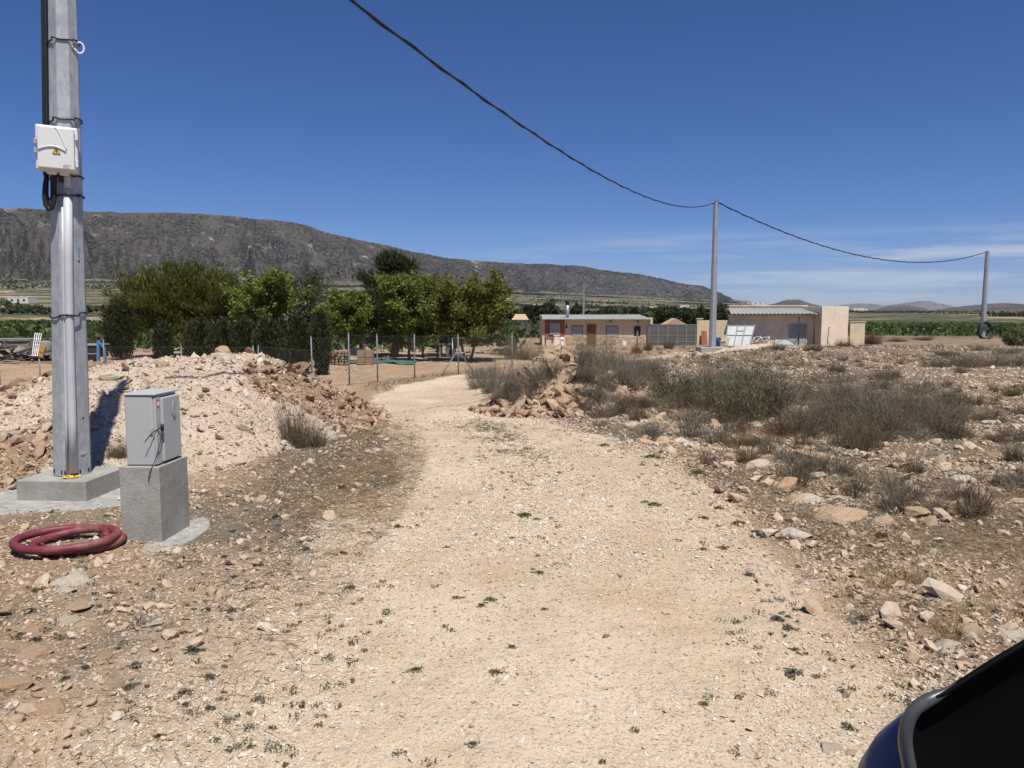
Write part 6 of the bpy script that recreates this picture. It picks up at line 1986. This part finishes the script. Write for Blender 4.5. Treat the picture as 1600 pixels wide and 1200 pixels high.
for (px_, py_, h_, w_) in ((1240, 536, 20, 28), (1298, 540, 22, 40), (1318, 542, 16, 30), (1345, 538, 24, 34), (1362, 538, 26, 36), (1166, 537, 26, 18), (1182, 540, 12, 30), (1212, 546, 14, 50), (1012, 548, 20, 18), (1045, 545, 26, 20), (995, 552, 22, 22), (1270, 548, 14, 34), (1400, 534, 10, 34), (1440, 532, 10, 34)):
    bush(px_, py_, h_, w_, 'b', 'brown dry bush in front of the gate and shed', 'dry bushes before the buildings')
for (px_, py_, h_, w_, k_) in ((905, 640, 30, 46, 'b'), (940, 652, 30, 50, 'g'), (968, 650, 36, 40, 'b'), (925, 622, 34, 40, 'g'), (1000, 656, 30, 40, 'b'), (1535, 656, 24, 40, 'g'), (1560, 660, 26, 44, 'g'), (1590, 690, 26, 50, 'g'), (1555, 690, 20, 40, 'b'), (1505, 632, 20, 36, 'b')):
    bush(px_, py_, h_, w_, k_, 'low dry bush standing alone in stony ground', 'lone low bushes in the field')
bush(462, 690, 92, 62, 'b', 'tall brown dry bush at the right foot of the pale mound', Y=9.6)
bush(492, 690, 52, 44, 'b', 'low brown dry bush beside the tall one at the mound foot', Y=9.8)
bush(183, 724, 34, 40, 'b', 'small dry bush between the near pole and the cabinet', Y=7.9)
v = P(1592, 532, 58); th_ = thing('green_bush', 'dense round green bush cut by the right edge', 'bush', (v.x, v.y, gz(v.x, v.y)), 0)
rng = np.random.default_rng(77); n = 5200; d_ = unit(rng, n); C = d_ * np.array([1.15, 1.15, .85]) * (.55 + .45 * rng.random((n, 1))) * (1 + .15 * np.sin(d_[:, :1] * 7 + d_[:, 2:] * 5)) + np.array([0, 0, .65]); C = C[C[:, 2] > 0]
V, Fq = quads(C, .075 * rng.uniform(.6, 1.4, len(C)), .4, rng, None); link('foliage', np_mesh('foliage', V, Fq), L_SHRUB, th_)
m = MB()
for k in range(7): m.tube([(0, 0, -.05), (math.cos(k) * .3, math.sin(k) * .3, .4), (math.cos(k) * .7, math.sin(k) * .7, .8)], [.03, .02, .008], 5)
m.build('stem', M_BARK, th_, local=True)


def scatter_tufts(n, lst, name, label, group, region, size, test, cat='grass tuft', mat=None):
    c = 0; tries = 0
    while c < n and tries < 40000:
        tries += 1
        r_ = math.exp(random.uniform(math.log(region[0]), math.log(region[1]))); a_ = random.uniform(R(region[2]), R(region[3]))
        x_, y_ = r_ * math.sin(a_), r_ * math.cos(a_)
        if not test(x_, y_): continue
        o = link(name, random.choice(lst), mat, None, loc=(x_, y_, gz(x_, y_)))
        s_ = random.uniform(*size); o.scale = (s_ * random.uniform(.8, 1.2), s_, s_ * random.uniform(.75, 1.2)); o.rotation_euler = (0, 0, random.uniform(0, 6.28))
        tag(o, label, cat, group); c += 1


def rd1(x, y): return float(road_dist(np.array([x]), np.array([y]))[0])
def mh1(x, y): return max(float(mound_h(np.array([x]), np.array([y]), w)[0]) for w in 'LR')
def fb1(x, y, s, seed): return float(fbm(np.array([x * s]), np.array([y * s]), 3, seed)[0])
inr = lambda x, y: rd1(x, y) > .5 and mh1(x, y) < 0 and not (abs(x - 2) < 1.4 and y < 1.4)
scatter_tufts(95, TUFT_B, 'dry_tuft', 'brown upright dry grass tuft in the stony field', 'brown grass tufts in the field', (6.5, 42, 5, 37), (.7, 1.35), lambda x, y: inr(x, y) and fb1(x, y, .45, 91) > .5)
scatter_tufts(70, TUFT_G, 'dry_tuft', 'grey twiggy tuft in the stony field', 'grey tufts in the field', (7, 46, 5, 37), (.7, 1.4), lambda x, y: inr(x, y) and fb1(x, y, .4, 92) > .48)
scatter_tufts(85, TUFT_S, 'straw_tuft', 'straw coloured grass tuft in the verge right of the track', 'straw tufts right of the track', (4.2, 20, 14, 36), (.55, 1.1), lambda x, y: inr(x, y) and fb1(x, y, .6, 93) > .46)
for (px_, py_, h_) in ((1272, 735, 55), (1250, 745, 42), (1212, 694, 30), (1118, 690, 34), (1345, 705, 46), (1365, 700, 40), (1432, 740, 40), (1255, 700, 48), (1295, 655, 30), (1430, 620, 34), (1235, 725, 38), (1085, 665, 30), (1078, 655, 28)):
    v = G(px_, py_); o = link('dry_tuft', random.choice(TUFT_B), None, None, loc=tuple(v)); s_ = h_ / F * v.y / .30; o.scale = (s_ * .9, s_ * .9, s_); o.rotation_euler = (0, 0, random.uniform(0, 6)); tag(o, 'brown upright dry grass tuft in the stony field', 'grass tuft', 'brown grass tufts in the field')


# ---- low weeds on the verges and on the track
def weed_mesh(seed, n, Rr, h, mat):
    rng = np.random.default_rng(seed)
    a = rng.uniform(0, 2 * PI, n); r_ = Rr * rng.random(n) ** .6 * (1 + .35 * np.sin(a * 3 + seed) + .25 * np.sin(a * 5 + seed * 2))
    C = np.stack([r_ * np.cos(a) * 1.3, r_ * np.sin(a), h * rng.random(n) * np.maximum(.15, 1 - r_ / Rr * .7) + .004], -1)
    al = np.stack([np.cos(a), np.sin(a), np.full(n, .5)], -1)
    V, Fq = quads(C, .0068 * rng.uniform(.5, 1.5, n), .45, rng, al)
    me = np_mesh('weed', V, Fq); me.materials.append(mat); return me
WEED = [weed_mesh(600 + k, 300, .042, .03, L_WEED) for k in range(5)]
WEEDG = [weed_mesh(620 + k, 360, .055, .045, L_WEEDG) for k in range(3)]
leftv = lambda x, y: rd1(x, y) > -.55 and mh1(x, y) < 0 and x < 0 and fb1(x, y, 1.1, 95) > .40
scatter_tufts(46, WEED, 'weed', 'low grey-green weed on the bare ground left of the track', 'low weeds left of the track', (2.4, 8.5, -34, -7), (.3, .8), lambda x, y: leftv(x, y) and rd1(x, y) < 1.6, 'weed')
scatter_tufts(36, WEED, 'weed', 'low grey-green weed along the right edge of the track', 'low weeds right of the track', (3, 12, 6, 34), (.35, .9), lambda x, y: -.3 < rd1(x, y) < 1.2 and not (abs(x - 2) < 1.4 and y < 1.4), 'weed')
for (px_, py_, s_, g_) in ((820, 808, 1.4, 1), (838, 812, .7, 1), (862, 810, .6, 0), (842, 897, 1.0, 0), (765, 940, .9, 1), (714, 936, .6, 1), (752, 948, .6, 1), (850, 953, .6, 0), (1022, 790, 1.3, 1), (1008, 786, .9, 1), (1155, 820, 1.3, 1), (1098, 860, 1.1, 0), (1130, 858, 1.0, 0), (850, 842, .6, 0), (800, 842, .7, 0), (1100, 1102, .7, 0), (738, 1166, .7, 0), (800, 1012, .7, 0), (650, 1048, .9, 0), (775, 1052, .9, 0), (1020, 716, 2.0, 1), (1092, 742, 2.0, 1), (945, 698, 1.8, 1)):
    v = G(px_, py_); o = link('weed', random.choice(WEEDG if g_ else WEED), None, None, loc=tuple(v)); s_ *= .72; o.scale = (s_, s_, s_ * .8); o.rotation_euler = (0, 0, random.uniform(0, 6)); tag(o, 'small green weed on the track' if g_ else 'small grey weed on the track', 'weed', 'green weeds on the track' if g_ else 'grey weeds on the track')


# ---- dead stems and litter: beyond counting
rng = np.random.default_rng(9)
def litter(n, r0, r1, a0, a1, test, mat, name, label, L=(.05, .22), lift=.02, wid=.0016):
    r = np.exp(rng.uniform(math.log(r0), math.log(r1), n)); t = rng.uniform(R(a0), R(a1), n)
    x, y = r * np.sin(t), r * np.cos(t)
    k = test(x, y); x, y, r = x[k], y[k], r[k]; n = len(x)
    base = np.stack([x, y, top_z(x, y) + .006], -1); a = rng.uniform(0, 2 * PI, n)
    d = np.stack([np.cos(a), np.sin(a), np.abs(rng.normal(0, .22, n)) + lift], -1); d /= np.linalg.norm(d, axis=1)[:, None]
    ln = rng.uniform(*L, n)
    V, Fq, _ = strips(base, d, ln, rng.normal(0, .18, (n, 3)) * np.array([1, 1, .4]) + np.array([0, 0, -.06]), np.maximum(wid, r * .00022) * rng.uniform(.7, 1.3, n), rng, 3)
    o = link(name, np_mesh(name, V, Fq), mat); return tag(o, label, 'grass', kind='stuff')
safe = lambda x, y: clear_of_bases(x, y)
def lt_right(x, y):
    rd = road_dist(x, y); cx = np.interp(y, [p[1] for p in ROAD], [p[0] for p in ROAD])
    return safe(x, y) & (x > cx) & (rd > .2) & (mound_h(x, y, 'R') < .1) & (rng.random(len(x)) < np.clip((fbm(x * .5, y * .5, 4, 101) - .38) * 5, .03, 1))
litter(52000, 3, 40, 5, 40, lt_right, S_GREY, 'dead_stems', 'grey dead stems matted over the right field')
litter(34000, 3.2, 26, 10, 40, lambda x, y: lt_right(x, y) & (fbm(x * .55, y * .55, 3, 103) > .52), S_STRAW, 'dry_grass', 'straw coloured dry grass matted over the right field', (.06, .26), .10)
def lt_left(x, y):
    rd = road_dist(x, y); cx = np.interp(y, [p[1] for p in ROAD], [p[0] for p in ROAD])
    lp = np.exp(-(((x + 1.85 + .13 * (y - 9)) / .85) ** 2 + ((y - 9.3) / 3.4) ** 2))
    return safe(x, y) & (x < cx) & (rd > -.35) & (mound_h(x, y, 'L') < .05) & (rng.random(len(x)) < np.clip(lp * 1.2, .015, 1))
litter(80000, 3, 16, -36, 0, lt_left, S_GREY, 'dead_stems', 'grey brown dead stems matted left of the track', (.05, .2))
litter(16000, 6, 13, -24, -2, lambda x, y: lt_left(x, y) & (fbm(x * .9, y * .9, 3, 105) > .5), S_STRAW, 'dry_grass', 'yellowish dead grass at the foot of the pale mound', (.08, .28), .12)
litter(5000, 26, 38, -14, -1, lambda x, y: (np.abs(road_dist(x, y) - .5) < .55), S_GREY, 'dead_stems', 'dry grass fringe below the wire fence', (.1, .35), .8, .004)
# small plants scattered over the verges, beyond counting
n = 3600; r = np.exp(rng.uniform(math.log(2.4), math.log(14), n)); t_ = rng.uniform(R(-40), R(40), n); x = r * np.sin(t_); y = r * np.cos(t_)
rd = road_dist(x, y)
dens = np.where((rd > -.6) & (rd < 1.7), .5, 0) * np.clip((fbm(x * 1.2, y * 1.2, 3, 107) - .4) * 5, 0, 1) + .9 * np.exp(-((rd + 1.3) / .45) ** 2) * np.exp(-((y - 10.8) / 2.4) ** 2) + .03 * (rd < -.3)
k = (rng.random(n) < dens) & clear_of_bases(x, y) & (mound_h(x, y, 'L') < 0) & ~((np.abs(x - 2) < 1.4) & (y < 1.4)); x, y = x[k], y[k]
yx = rng.normal(10.9, 1.9, 620); xx = np.interp(yx, [p[1] for p in ROAD], [p[0] for p in ROAD]) + rng.normal(.05, .28, 620)
kx = fbm(xx * 2, yx * 1.4, 3, 131) > .42; x = np.concatenate([x, xx[kx]]); y = np.concatenate([y, yx[kx]])
q_ = 26; n = len(x); sz = rng.uniform(.010, .032, n); sz = np.where(y > 8.5, sz * 1.7, sz)
a = rng.uniform(0, 2 * PI, (n, q_)); r2 = sz[:, None] * rng.random((n, q_)) ** .6
C = np.stack([x[:, None] + r2 * np.cos(a) * 1.3, y[:, None] + r2 * np.sin(a), ground_z(x, y)[:, None] + .006 + rng.random((n, q_)) * sz[:, None] * .55], -1).reshape(-1, 3)
V, Fq = quads(C, .0068 * rng.uniform(.5, 1.5, len(C)), .45, rng, None)
o = link('ground_weeds', np_mesh('ground_weeds', V, Fq), L_WEED); tag(o, 'tiny grey-green weeds dotting the verges', 'weeds', kind='stuff')
# low scrub across the far part of the field
n = 2600; r = np.exp(rng.uniform(math.log(22), math.log(85), n)); t_ = rng.uniform(R(2), R(40), n); x = r * np.sin(t_); y = r * np.cos(t_)
k = (road_dist(x, y) > .6) & (fbm(x * .22, y * .22, 3, 109) > .5) & (y < 64) & (mound_h(x, y, 'R') < 0); x, y, r = x[k], y[k], r[k]; n = len(x); K_ = 26
hh = rng.uniform(.10, .34, n)
b = np.repeat(np.stack([x, y, ground_z(x, y) - .02], -1), K_, 0) + rng.normal(0, 1, (n * K_, 3)) * np.repeat(hh, K_)[:, None] * np.array([.38, .38, 0])
d = rng.normal(0, .42, (n * K_, 3)); d[:, 2] = 1; d /= np.linalg.norm(d, axis=1)[:, None]
V, Fq, _ = strips(b, d, np.repeat(hh, K_) * rng.uniform(.5, 1.1, n * K_), rng.normal(0, .15, (n * K_, 3)), np.repeat(np.maximum(.004, r * .00022), K_), rng, 2)
o = link('low_scrub', np_mesh('low_scrub', V, Fq), S_GREY); tag(o, 'low grey scrub spread over the far field', 'scrub', kind='stuff')


# ---- crops, orchards and trees of the plain
def crop_rows(name, label, x0, x1, y0, y1, row, step, hgt, test, leaf=None, ls=.32, k=4):
    xs = np.arange(x0, x1, step); ys = np.arange(y0, y1, row)
    X, Y = np.meshgrid(xs, ys); X = X.ravel() + rng.normal(0, .3, X.size); Y = Y.ravel() + rng.normal(0, .2, Y.size)
    kk = test(X, Y); X, Y = X[kk], Y[kk]; n = len(X)
    h = hgt * rng.uniform(.7, 1.25, n)
    C = np.repeat(np.stack([X, Y, ground_z(X, Y)], -1), k, 0) + np.stack([rng.normal(0, step * .4, n * k), rng.normal(0, .22, n * k), np.repeat(h, k) * rng.random(n * k)], -1)
    V, Fq = quads(C, ls * rng.uniform(.6, 1.5, n * k), .5, rng)
    o = link(name, np_mesh(name, V, Fq), leaf or L_CROP); return tag(o, label, 'vineyard', kind='stuff')
cone = lambda X, Y, a0, a1: (np.arctan2(X, Y) > R(a0)) & (np.arctan2(X, Y) < R(a1))
crop_rows('vineyard', 'green vineyard rows behind the fenced yard', -140, 6, 54, 190, 2.3, .7, 1.5, lambda X, Y: cone(X, Y, -46, .5) & ((fbm(X * .03, Y * .03, 2, 111) > .36) | (Y < 75)), k=7)
crop_rows('vineyard', 'green vineyard rows beyond the shed and the right pole', 40, 170, 104, 210, 2.8, .9, 1.0, lambda X, Y: cone(X, Y, 21, 45), ls=.3, k=6)


def blob_trees(n, r0, r1, a0, a1, hmin, hmax, seed, name, label, leaf, test, q=14):
    rg = np.random.default_rng(seed)
    r = np.exp(rg.uniform(math.log(r0), math.log(r1), n)); t = rg.uniform(R(a0), R(a1), n); x, y = r * np.sin(t), r * np.cos(t)
    k = test(x, y, r); x, y, r = x[k], y[k], r[k]; n = len(x); h = rg.uniform(hmin, hmax, n)
    c = np.stack([x, y, ground_z(x, y)], -1)
    dirs = unit(rg, n * q) * np.array([.62, .62, .42]) * (.5 + .5 * rg.random((n * q, 1)))
    C = np.repeat(c, q, 0) + (dirs + np.array([0, 0, .5])) * np.repeat(h, q)[:, None]
    V, Fq = quads(C, np.repeat(h, q) * .24 * rg.uniform(.6, 1.4, n * q), .7, rg)
    o = link(name, np_mesh(name, V, Fq), leaf); return tag(o, label, 'trees', kind='stuff')
blob_trees(24000, 190, 2600, -44, 20, 2.0, 4.5, 31, 'orchard', 'dark orchard trees speckling the plain below the ridge', L_DARK, lambda x, y, r: fbm(x * .006, y * .004, 3, 121) > .50)
blob_trees(14000, 140, 3000, 12, 44, 2.0, 4.0, 33, 'orchard', 'dark orchard trees speckling the plain at the right', L_DARK, lambda x, y, r: fbm(x * .005, y * .003, 3, 123) > .45)
blob_trees(4200, 95, 900, -6, 20, .6, 1.8, 35, 'scrub', 'olive scrub on the plain behind the house', L_GREY, lambda x, y, r: fbm(x * .012, y * .008, 3, 125) > .47)


def far_tree(px, py, hpx, wpx, Y, seed, label, group, leaf=L_DARK):
    v = P(px, py, Y); g_ = gz(v.x, v.y); H = max(P(px, py - hpx, Y).z - g_, 1.2); w = wpx / F * Y / 2
    rg = np.random.default_rng(seed)
    e = thing('far_tree', label, 'tree', (v.x, v.y, g_), 0, group)
    n = 1500; d = unit(rg, n); lob = 1 + .28 * np.sin(d[:, :1] * 5 + seed) * np.cos(d[:, 1:2] * 4 + seed * 2) + .15 * np.sin(d[:, 2:] * 9 + seed)
    C = d * np.array([w, w, H * .44]) * lob * (1 - .5 * rg.random((n, 1)) ** 2) + np.array([0, 0, H * .56]); C = C[C[:, 2] > H * .1]
    V, Fq = quads(C, H * .055 * rg.uniform(.6, 1.5, len(C)), .5, rg)
    link('crown', np_mesh('crown', V, Fq), leaf, e)
    m = MB(); m.tube([(0, 0, -.2), (0, 0, H * .5)], [H * .05, H * .02], 7); m.build('trunk', M_BARK, e, local=True)
FT = 'dark trees behind the gate and the house'
for k, (a, b, h_, w_, Y, lb) in enumerate(((1040, 506, 28, 40, 105, 'big dark tree above the left end of the grey gate'), (1075, 503, 21, 34, 108, 'dark tree above the middle of the grey gate'), (1094, 504, 22, 26, 104, 'dark tree just left of the middle pole'), (1125, 503, 24, 34, 110, 'dark tree just right of the middle pole'),
                                 (858, 490, 18, 26, 190, 'dark round tree just left of the flue'), (838, 491, 14, 22, 195, 'small dark tree second left of the flue'), (822, 489, 12, 18, 200, 'small dark tree third left of the flue'), (800, 492, 14, 24, 190, 'dark tree by the small hipped house'),
                                 (900, 486, 10, 16, 210, 'small dark tree between the flue and the thin far pole'), (955, 494, 12, 30, 160, 'flat dark tree above the tan house roof'), (935, 495, 9, 24, 165, 'low dark tree right of the thin far pole'), (990, 490, 9, 14, 190, 'small dark tree above the right end of the tan roof'), (775, 488, 16, 30, 180, 'dark tree behind the yellowish tree'))):
    far_tree(a, b, h_, w_, Y, 700 + k, lb, FT)
# leafless grey thicket at the end of the yard
bush(790, 552, 22, 60, 'g', 'grey thicket at the back edge of the yard', Y=50)
# ------------------------------------------------------------------ air
t = NT('haze_air')
pv = t.n('ShaderNodeVolumePrincipled')
pv.inputs['Color'].default_value = (.62, .77, 1.0, 1); pv.inputs['Density'].default_value = 2.4e-5; pv.inputs['Anisotropy'].default_value = .0
t.t.nodes.remove(t.b)
t.l(pv.outputs[0], t.out.inputs['Volume'])
m = MB(); m.box(-16000, 16000, -3000, 16500, -40, 760)
hz = m.single('haze', t.m, (0, 0, 0), 'thin blue air over the whole plain', 'haze'); hz['kind'] = 'stuff'
